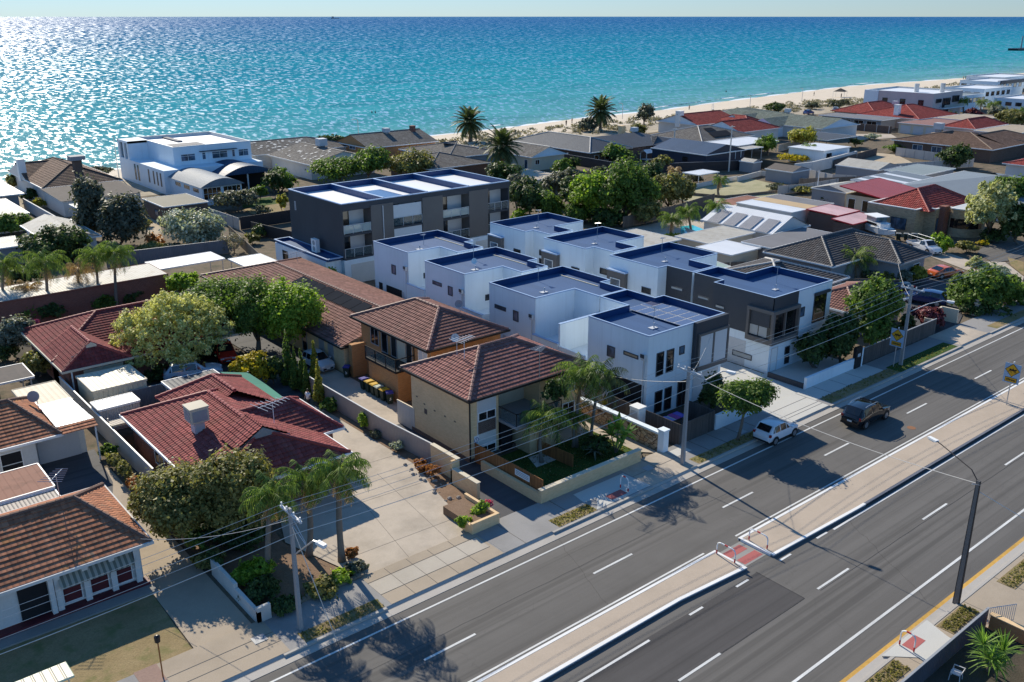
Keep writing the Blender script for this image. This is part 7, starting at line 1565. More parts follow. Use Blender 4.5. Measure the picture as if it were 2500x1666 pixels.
def car(label, kind, x, y, rz, paint, L=4., W=1.75, H=1.5, rails=False, rack=False):
    t = thing('car', label, 'car', (x, y, .0 if y < 36.4 and y > 17 else .04), None, rz)
    pr = PROF[kind]; R = []; z0 = .19*H
    for f, zt in pr:
        X = (f-.5)*L; e = min(1, .80+1.9*min(f, 1-f)) if f not in (0, 1) else .74; w = W/2*e; T = zt*H; cab = zt > .8
        zb = .625*H if cab else T-.055*H; wr = w*.77 if cab else w*.90
        if f in (0, 1): zb = T-.03
        h = [(w*.86, z0), (w*.985, z0+.07*H), (w, .40*H if zb > .45*H else zb-.06), (w*.975, zb), (wr, T-.03*H), (wr*.62, T)]
        R.append([Vector((X, a, b)) for a, b in h]+[Vector((X, -a, b)) for a, b in h[::-1]])
    m = MB(); k = len(R[0])
    for i in range(len(R)-1):
        for j in range(k): a, b = R[i], R[i+1]; m.face([a[j], b[j], b[(j+1) % k], a[(j+1) % k]])
    m.face(R[0]); m.face(R[-1][::-1])
    body = m.build('body', paint, t, local=True)
    me = body.data; bm = bmesh.new(); bm.from_mesh(me); bmesh.ops.remove_doubles(bm, verts=bm.verts, dist=.0005); bmesh.ops.recalc_face_normals(bm, faces=bm.faces); bm.to_mesh(me); bm.free()
    for p in me.polygons: p.use_smooth = True
    try: me.set_sharp_from_angle(angle=R_(38))
    except Exception: pass
    def glass(q, nm, s=.86, o=.014):
        c = sum(q, Vector())/len(q); n = (q[1]-q[0]).cross(q[-1]-q[0]).normalized()
        if n.dot(c-Vector((c.x*.6, 0, .45*H))) < 0: n = -n
        MB().face([c+(p-c)*s+n*o for p in q]).build(nm, CARG, t, local=True)
    ci = [i for i, (f, z) in enumerate(pr) if z > .8]; a, b = ci[0], ci[-1]
    up = lambda v, k: Vector((v.x, v.y*.94, R[k][5].z))
    glass([up(R[b][4], b), up(R[b][7], b), up(R[b+1][7], b+1), up(R[b+1][4], b+1)], 'windscreen', .92, .02)
    if kind != 'ute' or True: glass([up(R[a-1][4], a-1), up(R[a-1][7], a-1), up(R[a][7], a), up(R[a][4], a)], 'rear_window', .86, .02)
    for i in range(a, b):
        glass([R[i][3], R[i+1][3], R[i+1][4], R[i][4]], 'side_window', .86); glass([R[i][8], R[i+1][8], R[i+1][7], R[i][7]], 'side_window', .86)
    glass([R[b][3], R[b+1][3]*.55+R[b][3]*.45, R[b][4]], 'side_window', .8); glass([R[b][8], R[b+1][8]*.55+R[b][8]*.45, R[b][7]], 'side_window', .8)
    glass([R[a][3], R[a-1][3]*.5+R[a][3]*.5, R[a][4]], 'side_window', .75); glass([R[a][8], R[a-1][8]*.5+R[a][8]*.5, R[a][7]], 'side_window', .75)
    wr = .215*H if kind != 'coupe' else .23*H
    for fx_ in (-.31*L, .315*L):
        for s in (1, -1):
            yy = s*(W/2-.10)
            w_ = MB(); w_.tube([(fx_, yy-.1, wr), (fx_, yy+.112, wr)] if s > 0 else [(fx_, yy-.112, wr), (fx_, yy+.1, wr)], wr, 16); wo = w_.build('wheel', TYRE, t, local=True)
            r_ = MB(); e = yy+s*.114; r_.tube([(fx_, e, wr), (fx_, e+s*.008, wr)], wr*.64, 12); r_.build('rim', RIM, wo, local=True)
            ar = MB(); pts = [(fx_+wr*1.22*math.cos(q), s*(W/2*1.003), wr+wr*1.22*math.sin(q)) for q in [R_(-15+i*21) for i in range(11)]]; ar.face(pts); ar.build('wheel_arch', BLACK, t, local=True)
    for s in (1, -1):
        q = R[0]; yb = W/2*.80
        MB().box(-L/2-.012, s*yb-.17, .52*H, -L/2+.12*(kind == 'hatch')+.03, s*yb+.02*s, .64*H if kind != 'coupe' else .56*H).build('tail_light', LAMPR, t, local=True)
        MB().box(L/2*.95, s*W*.30-.16, .40*H, L/2*.995, s*W*.30+.16, .47*H).build('headlight', LAMPW, t, local=True)
        mx = R[b+1][3].x-.12*L*.5; MB().box(mx-.1, s*(W/2), .62*H, mx+.08, s*(W/2+.16), .70*H).build('mirror', paint, t, local=True)
    MB().box(-L/2-.02, -.19, .36*H, -L/2, .19, .43*H).build('number_plate', PLATE, t, local=True); MB().box(L/2, -.19, .26*H, L/2+.015, .19, .33*H).build('number_plate', PLATE, t, local=True)
    MB().box(-L/2-.015, -W*.40, .2*H, -L/2+.1, W*.40, .29*H).build('bumper', BLACK, t, local=True); MB().box(L/2-.06, -W*.30, .22*H, L/2+.012, W*.30, .33*H).build('grille', BLACK, t, local=True)
    if rails:
        for s in (1, -1): m = MB(); m.tube([(-.30*L, s*W*.355, H*.985), (-.24*L, s*W*.36, H*1.03), (.03*L, s*W*.36, H*1.035), (.08*L, s*W*.355, H*.99)], .022, 6); m.build('roof_rail', STEEL, t, local=True)
    if rack:
        m = MB()
        for i in range(5): m.box(-.28*L+i*.085*L, -W*.36, H*1.03, -.28*L+i*.085*L+.06, W*.36, H*1.05)
        m.build('roof_rack', BLACK, t, local=True)
    if kind == 'ute':
        m = MB(); m.box(-L/2, -W/2, .44*H, .0, W/2, .47*H); m.box(-L/2, -W/2, .47*H, .0, -W/2+.05, .62*H); m.box(-L/2, W/2-.05, .47*H, 0, W/2, .62*H); m.box(-L/2, -W/2, .47*H, -L/2+.05, W/2, .62*H); m.build('tray', LGREY, t, local=True)
        m = MB()
        for s in (1, -1): m.tube([(-L*.48, s*W*.42, .5*H), (-L*.48, s*W*.42, 1.1*H), (L*.16, s*W*.42, 1.1*H)], .03, 6)
        m.tube([(-L*.48, -W*.42, 1.1*H), (-L*.48, W*.42, 1.1*H)], .03, 6); m.build('ladder_rack', STEEL, t, local=True)
    return t
car('white hatchback driving past the street tree near the kerb', 'hatch', 55.75, 35.85, 0, carpaint('white_car_paint', (.72, .75, .80)), 3.8, 1.72, 1.55)
car('black sport utility car driving on the road ahead of the white hatchback', 'suv', 63.75, 33.15, 0, carpaint('black_car_paint', (.008, .008, .010), .1), 4.7, 1.88, 1.72, rails=True)
car('silver hatchback parked by the cypress row and orange flats', 'hatch', 36.35, 71.0, R_(-88), carpaint('silver_car_paint', (.50, .52, .55)), 3.7, 1.68, 1.5)
car('pale silver four wheel drive wagon with roof rack under the pale conifer', 'suv', 26.6, 75.3, R_(-20), carpaint('pale_blue_car_paint', (.45, .53, .62)), 4.9, 1.9, 1.85, rack=True)
car('bright red car tucked under the big green tree', 'hatch', 30.9, 78.6, R_(-105), carpaint('red_car_paint', (.55, .035, .02)), 4.0, 1.72, 1.5)
car('orange coupe in the driveway behind the corner hedge', 'coupe', 110.2, 49.7, R_(-20), carpaint('orange_car_paint', (.62, .14, .035)), 4.4, 1.85, 1.4)
car('dark blue wagon parked on the asphalt drive beside the crimson hedge', 'suv', 97.6, 45.8, R_(105), carpaint('blue_car_paint', (.015, .03, .11)), 4.7, 1.82, 1.6)
car('black car parked beside the brown curved fence', 'hatch', 98.9, 50.2, R_(100), carpaint('dark_car_paint', (.012, .012, .016)), 4.2, 1.75, 1.45)
car('white utility vehicle with ladder rack beside the charcoal tiled house', 'ute', 120.3, 57.6, R_(-113), carpaint('white_ute_paint', (.66, .68, .70)), 5.2, 1.8, 1.75)
p = P('A4', 580, 500); car('blue car parked by the dune scrub', 'hatch', p.x, p.y, 0, carpaint('mid_blue_car_paint', (.06, .09, .25)), 4.3, 1.8, 1.5)
p = P('A4', 800, 475); car('silver car parked by the grey flat roof at the dunes', 'hatch', p.x, p.y, .4, bpy.data.materials['silver_car_paint'], 4.3, 1.8, 1.5)
# boat on its trailer
t = thing('boat', 'white cabin cruiser with a flat canopy roof parked behind the charcoal tiles', 'boat', (121.5, 65, .45), None, R_(-115))
m = MB(); st = [(-3.2, 1.15, .7), (-1, 1.2, .65), (1.2, 1.1, .6), (2.6, .7, .75), (3.6, .08, 1.1)]
for (xa, wa, ka), (xb, wb, kb) in zip(st, st[1:]):
    for s in (1, -1): m.face([(xa, 0, ka), (xb, 0, kb), (xb, s*wb*.8, kb+.25), (xa, s*wa*.8, ka+.25)]); m.face([(xa, s*wa*.8, ka+.25), (xb, s*wb*.8, kb+.25), (xb, s*wb, 1.75), (xa, s*wa, 1.65)])
    m.face([(xa, -wa, 1.65), (xa, wa, 1.65), (xb, wb, 1.75), (xb, -wb, 1.75)])
m.face([(-3.2, -1.15, 1.65), (-3.2, 1.15, 1.65), (-3.2, .9, .95), (-3.2, 0, .7), (-3.2, -.9, .95)]); m.build('hull', WPAINT, t, local=True)
m = MB(); m.prism([(-2.0, -.95), (1.3, -.8), (2.0, 0), (1.3, .8), (-2.0, .95)], 1.66, 2.3); m.build('cabin', WPAINT, t, local=True)
for s in (1, -1): MB().box(-1.7, s*.93-.02, 1.85, .6, s*.93+.02, 2.2).build('cabin_window', GLD, t, local=True)
MB().box(-2.3, -1.05, 3.0, .6, 1.05, 3.1).build('canopy', WPAINT, t, local=True); MB().box(-1.9, -.85, 2.3, .3, .85, 2.98).build('wheelhouse', GLB, t, local=True)
m = MB(); m.box(-2.5, -.9, .3, 2.5, -.8, .45); m.box(-1.2, -.8, -.45, -.4, .8, .3); m.box(-2.5, .8, .3, 2.5, .9, .45); m.build('trailer', STEEL, t, local=True)
for s in (1, -1): MB().tube([(-.8, s*1.0-.1, .3), (-.8, s*1.0+.1, .3)], .3, 12).build('wheel', TYRE, t, local=True)

# ------------------------------------------------------------------ poles, lamps and wires
def lamp(par, pts, r=.045, mat=STEEL, head=(.6, .26, .14), yaw=None):
    MB().tube(pts, r, 7).build('lamp_arm', mat, par)
    a, b = Vector(pts[-2]), Vector(pts[-1]); d = (b-a); d.z = 0; d.normalize(); n = Vector((-d.y, d.x, 0)); L, Wd, Hd = head
    c = b; m = MB(); A = [c-n*Wd/2, c+d*L-n*Wd*.42, c+d*L+n*Wd*.42, c+n*Wd/2]
    m.prism([q[:2] for q in A], c.z-Hd*.4, c.z+Hd*.6); o = m.build('luminaire', WPAINT, par)
    B = [c+d*L*.25-n*Wd*.36, c+d*L*.92-n*Wd*.3, c+d*L*.92+n*Wd*.3, c+d*L*.25+n*Wd*.36]; MB().prism([q[:2] for q in B], c.z-Hd*.95, c.z-Hd*.4).build('lamp_glass', LGREY, o)
def stobie(label, x, y, h, lamp_pts=None, arm=True, w=.25, braces=None, lean=0.):
    t = thing('stobie_pole', label, 'power pole', (x, y, 0), 'stobie poles along the road')
    X, Y2 = x, y; top = Vector((x+lean, y, h))
    m = MB(); d = MB()
    def seg(mb, x0, x1, y0, y1, k=.62):
        b = [(x+x0, y+y0, -.1), (x+x1, y+y0, -.1), (x+x1, y+y1, -.1), (x+x0, y+y1, -.1)]; u = [(x+lean+x0*k, y+y0*k, h), (x+lean+x1*k, y+y0*k, h), (x+lean+x1*k, y+y1*k, h), (x+lean+x0*k, y+y1*k, h)]
        for i in range(4): j = (i+1) % 4; mb.face([b[i], b[j], u[j], u[i]])
        mb.face(u)
    seg(m, -.08, .08, -w/2, w/2); m.build('concrete_core', STOBIE if arm else STOBIEK, t)
    seg(d, -.10, .10, w/2, w/2+.03); seg(d, -.10, .10, -w/2-.03, -w/2); d.build('steel_flange', STOBIED if not arm else GREYP, t)
    if arm:
        a = MB(); a.box(x+lean-.06, y-1.15, h-.35, x+lean+.06, y+1.0, h-.24); a.build('crossarm', LGREY, t)
        for q in (-1.05, -.4, .35, .9): MB().tube([(x+lean, y+q, h-.24), (x+lean, y+q, h-.04)], .045, 6).build('insulator', WPAINT, t)
        MB().tube([(x+lean-.0, y-.12, h-.9), (x+lean, y-.9, h-.35)], .02, 4).build('arm_brace', STEEL, t)
    if lamp_pts: lamp(t, lamp_pts)
    if braces:
        m = MB()
        for a, b in braces: m.tube([a, b], .02, 4)
        m.build('lamp_brace', STEEL, t)
    return t
stobie('nearest left stobie pole with a lamp on a bent arm above the palms', 17.2, 37.7, 7.2, [(17.2, 37.5, 4.7), (17.3, 36.3, 5.75), (17.35, 35.7, 6.25), (17.4, 35.4, 6.3)], braces=[((17.2, 37.5, 6.3), (17.28, 36.4, 5.7)), ((17.2, 37.5, 6.8), (17.28, 36.4, 5.8))])
stobie('stobie pole between the stone wall pier and the street tree', 46.8, 37.3, 7.45, [(46.8, 36.4, 7.12), (46.9, 35.9, 6.9), (47.3, 34.9, 7.75), (47.38, 34.6, 7.8)])
t = stobie('tall dark stobie pole on the near side of the road at the right', 45.5, 17.1, 7.5, None, arm=False, w=.27, lean=-.05)
lamp(t, [(45.45, 17.1, 7.4), (45.6, 17.6, 7.9), (46.3, 19.6, 8.35), (46.4, 19.9, 8.4)], .028, STOBIED, (.6, .24, .1)); m = MB(); m.tube([(45.45, 17.0, 7.3), (44.95, 17.2, 7.45)], .03, 5); m.build('cable_bracket', STEEL, t)
stobie('far stobie pole beside the animal warning sign and lush street tree', 77.2, 37.5, 7.6, [(77.2, 37.4, 5.2), (77.5, 36.0, 6.2), (77.8, 34.9, 6.7), (77.9, 34.6, 6.7)])
def wire(label, a, b, sag=.45, r=.0115, n=14, group='overhead power lines'):
    a, b = Vector(a), Vector(b); pts = [a.lerp(b, i/n)-Vector((0, 0, sag*4*(i/n)*(1-i/n))) for i in range(n+1)]
    m = MB(); m.tube(pts, r, 4); o = m.build('power_line', CABLE); return tag(o, label, 'power line', group)
PX = [-12.6, 17.2, 46.8, 77.2, 107.6, 138]; hs = [7.2, 7.2, 7.45, 7.6, 7.6, 7.6]
sp = ['left of the first stobie pole', 'between first and second stobie poles', 'between second and far stobie poles', 'past the far stobie pole', 'at the far right edge']
ro = ['outermost, kerb side', 'second from the kerb', 'third from the kerb', 'innermost, house side']
for i in range(5):
    for k, q in enumerate((-1.05, -.4, .35, .9)):
        wire('power line %s, %s wire' % (sp[i], ro[k]), (PX[i], 37.5+q, hs[i]-.05), (PX[i+1], 37.5+q, hs[i+1]-.05))
wire('low cable from the first to the second stobie pole', (17.2, 37.4, 5.9), (46.8, 37.2, 5.9), .5, .02); wire('low cable from the second to the far stobie pole', (46.8, 37.2, 5.9), (77.2, 37.4, 6.0), .5, .02)
wire('low cable leaving the frame left of the first stobie pole', (-12.6, 37.4, 5.9), (17.2, 37.4, 5.9), .5, .02)
wire('wire crossing the road from the second stobie pole to the tall dark pole', (46.8, 37.1, 7.0), (45.4, 17.2, 7.35), .5, .02, group='service wires'); 
wire('wire running down from the tall dark pole to the lower right edge', (45.5, 17.0, 6.9), (47.0, 3.0, 3.6), .25, .02, group='service wires')
wire('steel stay from the first stobie pole down to the gutter', (17.2, 37.6, 6.2), (18.25, 35.9, .05), 0, .022, 2, 'service wires')
wire('service wire from the first stobie pole to the lichened tile roof', (17.1, 37.7, 6.6), (12.6, 47, 2.9), .4, .014, group='service wires')
wire('twisted service wire from the second stobie pole towards the tan flats', (46.7, 37.4, 6.4), (45.6, 47.1, 4.9), .4, .022, group='service wires')
wire('service wire from the second stobie pole over the street tree', (46.9, 37.4, 6.6), (58.2, 44.2, 5.8), .4, .014, group='service wires'); wire('service wire from the far stobie pole to the charcoal tiled house', (77.2, 37.6, 6.6), (101.5, 51.5, 3.2), .5, .014, group='service wires')
for lb, x, y, h in (('tall timber light pole behind the round green tree', 161.5, 137.2, 6.6), ('tall timber light pole by the white retaining wall', 155.6, 117.3, 9.2)):
    t = thing('light_pole', lb, 'pole', (x, y, 0), 'light poles by the blue shed'); MB().tube([(x, y, -.1), (x, y, h)], [.16, .11], 7).build('shaft', CABLE, t); MB().box(x-.9, y-.06, h-.3, x+.9, y+.06, h-.18).build('crossarm', CABLE, t)
for lb, r, x, y, h in (('thin curved lamp post on the dunes right of the lone palm', 'A3', 1065, 305, 4.5), ('thin curved lamp post near the dark dune mound', 'A4', 100, 465, 4.5), ('thin curved lamp post on the sand above the scrub', 'A4', 525, 395, 4.5), ('thin lamp post behind the flat topped pines', 'A2', 918, 240, 4)):
    p = P(r, x, y, -.3); t = thing('lamp_post', lb, 'lamp post', p, 'lamp posts along the beach path'); MB().tube([p, p+Vector((0, 0, h)), p+Vector((-.5, 0, h+.4)), p+Vector((-1.3, 0, h+.4))], .09, 5).build('pole', STEEL, t); MB().box(p.x-1.9, p.y-.12, p.z+h+.33, p.x-1.2, p.y+.12, p.z+h+.45).build('luminaire', STEEL, t)
t = thing('flagpole', 'tall bare flagpole beside the white beach house', 'flagpole', (57.1, 189.5, 0)); MB().tube([(57.1, 189.5, 0), (57.1, 189.5, 8.6)], [.12, .05], 6).build('pole', CABLE, t)
p = P('A4', 640, 1205); t = thing('light_pole', 'slim white pole beside the red sheet roof yard', 'pole', p); MB().tube([p, p+Vector((0, 0, 5.2))], .09, 6).build('shaft', WPAINT, t)

# ------------------------------------------------------------------ signs
SIGNY = plain('sign_yellow', (.72, .36, .02), .5, .06); SIGNB = plain('sign_backing_blue', (.36, .48, .62), .5, .06); INK = plain('sign_black', (.015, .012, .012), .6, .1); BLUEI = plain('sign_blue', (.03, .05, .25), .6, .1)
def poly_w(mb, pts, x, m=0): mb.face([(x, -a, b) for a, b in pts][::1], m)
def animal_sign(label, x, y, tilt=0):
    t = thing('road_sign', label, 'road sign', (x, y, .1), 'yellow animal warning signs')
    MB().tube([(0, 0, 0), (0, 0, 3.7)], .04, 7).build('post', STEEL, t, local=True); MB().tube([(0, 0, 3.68), (0, 0, 3.78)], .06, 7).build('post_cap', WPAINT, t, local=True)
    MB().box(-.07, -.62, 1.95, -.045, .62, 3.6).build('backing_board', SIGNB, t, local=True)
    d = MB(); c = (-.0, 3.05); r = .52; rim = MB()
    rim.face([(-.085, 0, c[1]+r+.05), (-.085, r+.05, c[1]), (-.085, 0, c[1]-r-.05), (-.085, -r-.05, c[1])]); ro_ = rim.build('diamond_border', INK, t, local=True)
    d.face([(-.09, 0, c[1]+r), (-.09, r, c[1]), (-.09, 0, c[1]-r), (-.09, -r, c[1])]); do = d.build('diamond', SIGNY, t, local=True)
    a = MB()                                            # leaping animal with a rider-like hump, in black
    a.face([(-.096, q, c[1]+z) for q, z in ((.26, .06), (.16, .11), (.02, .08), (-.05, .2), (-.10, .08), (-.2, .09), (-.3, .15), (-.34, .06), (-.24, .0), (-.1, -.05), (.1, -.05), (.2, -.02))])
    for q, z, e in ((.2, -.02, .3), (.12, -.04, .06), (-.12, -.04, -.2), (-.2, -.0, -.32)): a.face([(-.096, q-.03, c[1]+z), (-.096, q+.03, c[1]+z), (-.096, e+.02, c[1]-.2), (-.096, e-.02, c[1]-.2)])
    a.build('animal_symbol', INK, do, local=True)
    MB().box(-.085, -.46, 2.05, -.075, .46, 2.43).build('plate_border', INK, t, local=True); po = MB().box(-.095, -.43, 2.08, -.085, .43, 2.40).build('plate', SIGNY, t, local=True)
    g = random.Random(5); m = MB(); q = .34
    while q > -.34: w_ = g.uniform(.05, .09); m.face([(-.099, q, 2.16), (-.099, q-w_, 2.16), (-.099, q-w_, 2.16+g.uniform(.1, .17)), (-.099, q, 2.32)]); q -= w_+.03
    m.build('plate_marks', INK, po, local=True)
animal_sign('yellow animal warning sign on the median at the right edge', 75.2, 27.3); animal_sign('yellow animal warning sign partly behind leaves by the far stobie pole', 76.3, 37.7)
def text(body, size, M4, mat, par, name='lettering'):
    cu = bpy.data.curves.new(name, 'FONT'); cu.body = body; cu.size = size; cu.align_x = 'CENTER'; cu.align_y = 'CENTER'; cu.extrude = .002
    o = bpy.data.objects.new(name, cu); COL.objects.link(o); dg = bpy.context.evaluated_depsgraph_get(); me = bpy.data.meshes.new_from_object(o.evaluated_get(dg)); bpy.data.objects.remove(o)
    me.materials.clear(); me.materials.append(mat); o = bpy.data.objects.new(name, me); COL.objects.link(o); o.parent = par; o.matrix_local = M4; return o
FACE_S = Matrix.Rotation(R_(90), 4, 'X'); FACE_W = Matrix.Rotation(R_(-90), 4, 'Z') @ Matrix.Rotation(R_(90), 4, 'X')
a, z = onS('C2', 1545, 383, 47.06); t = thing('wall_sign', 'small white wall sign with a 5 in a blue ring on the tan flats', 'sign', (a, 47.04, z))
MB().box(-.22, -.0, -1.25, .22, .03, .32).build('board', WPAINT, t, local=True)
m = MB(); n = 20
for i in range(n): p, q = 2*math.pi*i/n, 2*math.pi*(i+1)/n; m.face([(.21*math.cos(p), -.004, .21*math.sin(p)), (.21*math.cos(q), -.004, .21*math.sin(q)), (.165*math.cos(q), -.004, .165*math.sin(q)), (.165*math.cos(p), -.004, .165*math.sin(p))])
m.build('ring', BLUEI, t, local=True); text('5', .34, Matrix.Translation((0, -.006, 0)) @ FACE_S, BLUEI, t)
m = MB()
for i in range(4): m.face([(-.16, -.004, -.55-i*.17), (.16-.05*(i % 2), -.004, -.55-i*.17), (.16-.05*(i % 2), -.004, -.46-i*.17), (-.16, -.004, -.46-i*.17)])
m.build('text_lines', plain('sign_cyan', (.12, .35, .55), .6, .05), t, local=True)
ya, za = onW('C2', 1862, 742, 35.66); yb, zb = onW('C2', 1978, 830, 35.66); t = thing('fence_sign', 'white notice board fixed to the timber fence corner', 'sign', (35.62, (ya+yb)/2, 1.0)); hw_ = abs(ya-yb)/2
MB().box(-.0, -hw_, -.02, .04, hw_, .42).build('board', WPAINT, t, local=True); m = MB()
for z in (.08, .19, .30): m.box(-.004, -hw_*.88, z, .0, hw_*.85, z+.045)
m.build('text_lines', GREYP, t, local=True)
# ------------------------------------------------------------------ hoops at the crossing
def hoop(label, x, y, w_=1.1, h=.85, along='y', z=.14):
    t = thing('hoop_rail', label, 'hoop rail', (x, y, z), 'red and white crossing hoops'); D = Vector((0, 1, 0)) if along == 'y' else Vector((1, 0, 0)); r = .04
    def at(s, zz): return D*(s-w_/2)+Vector((0, 0, zz))
    pts = [at(0, 0), at(0, h-.25)]+[at(.25-.25*math.cos(R_(q)), h-.25+.25*math.sin(R_(q))) for q in (30, 60, 90)]+[at(w_-.25+.25*math.sin(R_(q)), h-.25+.25*math.cos(R_(q))) for q in (0, 30, 60, 90)]+[at(w_, 0)]
    MB().tube(pts, r, 8).build('rail', WPAINT, t, local=True)
    for a, b in ((at(0, .05), at(0, .3)), (at(w_, .05), at(w_, .3)), (at(w_/2-.12, h), at(w_/2+.12, h))): MB().tube([a, b], r*1.12, 8).build('red_band', REDP, t, local=True)
hoop('red and white hoop on the left median nose', 39.35, 27.75, 1.3); hoop('red and white hoop on the right median nose', 42.05, 27.45, 1.3); hoop('red and white hoop on the footpath ramp by the flats', 40.8, 37.25, .7, 1.0); hoop('red and white hoop on the near footpath at lower right', 39.75, 16.85, .75, .95)
# ------------------------------------------------------------------ wheelie bins
BING = plain('bin_green', (.022, .04, .03), .5, .1); LID = dict(blue=plain('blue_lid', (.06, .06, .30), .45, .08), yellow=plain('yellow_lid', (.62, .38, .03), .45, .08), green=plain('pale_green_lid', (.45, .5, .42), .45, .08), grey=plain('grey_lid', (.35, .36, .36), .5, .1))
def bin_(label, x, y, lid, num=None, rz=R_(180), group='wheelie bins by the orange flats'):
    t = thing('wheelie_bin', label, 'bin', (x, y, .04), group, rz)
    m = MB(); a = [(-.24, -.2), (.24, -.2), (.24, .2), (-.24, .2)]; b = [(-.3, -.27), (.34, -.27), (.34, .27), (-.3, .27)]
    for i in range(4): j = (i+1) % 4; m.face([(*a[i], .05), (*a[j], .05), (*b[j], .95), (*b[i], .95)])
    m.face([(*p, .05) for p in a[::-1]]); m.build('body', BING, t, local=True)
    m = MB(); m.prism([(-.36, -.3), (.37, -.3), (.37, .3), (-.36, .3)], .95, 1.0); m.prism([(-.3, -.24), (.3, -.24), (.3, .24), (-.3, .24)], 1.0, 1.04); m.build('lid', LID[lid], t, local=True)
    MB().tube([(.42, -.25, .98), (.42, .25, .98)], .025, 6).build('handle', BING, t, local=True)
    for s in (1, -1): MB().tube([(-.0+.27, s*.27-.03, .11), (.27, s*.27+.03, .11)], .1, 10).build('wheel', TYRE, t, local=True)
    if num: text(num, .46, Matrix.Translation((-.275, 0, .5)) @ FACE_W, WPAINT, t, 'number')
LX = [('blue lidded bin nearest the wing wall in the row', 'blue', None), ('yellow lidded bin second in the row', 'yellow', None), ('yellow lidded bin third in the row', 'yellow', None), ('pale lidded bin fourth in the row', 'green', None), ('yellow lidded bin fifth in the row, beside the last', 'yellow', None), ('blue lidded bin marked 3 at the near end of the row', 'blue', '3')]
for i, (lb, c, n_) in enumerate(LX): bin_(lb, 36.9, 63.9-i*.83+(.15 if i > 2 else 0), c, n_, rz=0 if n_ is None else R_(65))
bin_('blue lidded bin marked 5 standing alone by the wing wall', 37.2, 67.3, 'blue', '5', R_(45))
for i, lb in enumerate(('grey lidded bin left of three by the stone house', 'grey lidded bin middle of three by the stone house', 'grey lidded bin right of three by the stone house')): bin_(lb, 124.0+i*.75, 63.3-i*.75, 'grey', None, R_(-60), 'bins by the stone house')
# ------------------------------------------------------------------ people
def person(label, p, rz, shirt, arms=((.22, .0, -.28), (.12, .05, -.52)), sit=False, crouch=0., group=None, trousers=True, hat=False):
    t = thing('person', label, 'person', p, group, rz); k = 1.0
    J = {'pel': (0, 0, .95), 'chest': (0, 0, 1.30), 'neck': (0, 0, 1.48), 'head': (.02, 0, 1.60), 'crown': (.02, 0, 1.72)}
    for s, n in ((1, 'l'), (-1, 'r')):
        J['sh'+n] = (0, s*.17, 1.42); J['el'+n] = (.04, s*.24, 1.17); J['ha'+n] = (.18, s*.20, .98); J['fi'+n] = (.24, s*.19, .93)
        J['hip'+n] = (0, s*.09, .90); J['kn'+n] = (.05*s, s*.10, .50); J['an'+n] = (-.06*s, s*.10, .08); J['to'+n] = (.10-.06*s, s*.11, .03)
    names = list(J); E = [('pel', 'chest'), ('chest', 'neck'), ('neck', 'head'), ('head', 'crown')]
    for n in 'lr': E += [('chest', 'sh'+n), ('sh'+n, 'el'+n), ('el'+n, 'ha'+n), ('ha'+n, 'fi'+n), ('pel', 'hip'+n), ('hip'+n, 'kn'+n), ('kn'+n, 'an'+n), ('an'+n, 'to'+n)]
    rad = dict(pel=.14, chest=.15, neck=.055, head=.095, crown=.07, sh=.06, el=.042, ha=.032, fi=.022, hip=.09, kn=.06, an=.042, to=.035)
    me = bpy.data.meshes.new('body'); me.from_pydata([J[n] for n in names], [(names.index(a), names.index(b)) for a, b in E], []); o = bpy.data.objects.new('tmp', me); COL.objects.link(o)
    sk = o.modifiers.new('skin', 'SKIN'); ss = o.modifiers.new('sub', 'SUBSURF'); ss.levels = 1; ss.render_levels = 1
    for i, n in enumerate(names):
        v = me.skin_vertices[0].data[i]; r = rad.get(n, rad.get(n[:-1], .05)); v.radius = (r, r*(1.15 if n in ('pel', 'chest') else 1)); v.use_root = n == 'pel'
    dg = bpy.context.evaluated_depsgraph_get(); m2 = bpy.data.meshes.new_from_object(o.evaluated_get(dg)); bpy.data.objects.remove(o)
    m2.materials.clear(); m2.materials.append(SKIN); b = bpy.data.objects.new('body', m2); COL.objects.link(b); b.parent = t
    for pl in m2.polygons: pl.use_smooth = True
    m = MB(); m.tube([(-.01, 0, 1.56), (-.02, 0, 1.66), (0, 0, 1.76)], [.09, .115, .05], 9); m.build('hair', HAIR, t, smooth=True, local=True)
    m = MB(); m.tube([(0, 0, .92), (0, 0, 1.1), (0, 0, 1.32), (0, 0, 1.46)], [.175, .17, .19, .10], 10)
    for s in (1, -1): m.tube([(0, s*.14, 1.42), (.03, s*.22, 1.24)], [.085, .07], 7)
    m.build('shirt', shirt, t, smooth=True, local=True)
    m = MB(); m.tube([(0, 0, .78), (0, 0, .98)], [.165, .17], 10)
    for s in (1, -1): m.tube([(0, s*.09, .9), (.05*s, s*.10, .5), (-.05*s, s*.10, .14)], [.105, .08, .065], 8)
    m.build('trousers', CDARK, t, smooth=True, local=True)
    return t
person('person in a white shirt beside the tallest cypresses, looking down', P('B2', 515, 1330), R_(200), CWHITE)
bl = [('A3', 655, 338, -1.4, 'person in dark clothes walking on the wet sand near the lone palm'), ('A3', 608, 365, -.6, 'person standing on the upper sand above the dune bush'), ('A4', 625, 338, -1.2, 'person standing at the waterline in front of the shade tent'), ('A4', 1840, 217, -1.2, 'person farthest left of the distant trio on the sand'), ('A4', 1856, 219, -1.2, 'person in the middle of the distant trio on the sand'), ('A4', 1892, 219, -1.2, 'person apart at right of the distant trio on the sand'), ('A3', 1610, 217, -1.4, 'person wading at the shoreline beyond the red roofs'), ('A4', 846, 358, -.5, 'person standing under the dark beach shade tent')]
for i, (r, x, y, z, lb) in enumerate(bl): q = P(r, x, y, z); q.z = bz(q.x, q.y); person(lb, q, i*1.1, CDARK if i % 3 else SKIN, group='people on the beach')
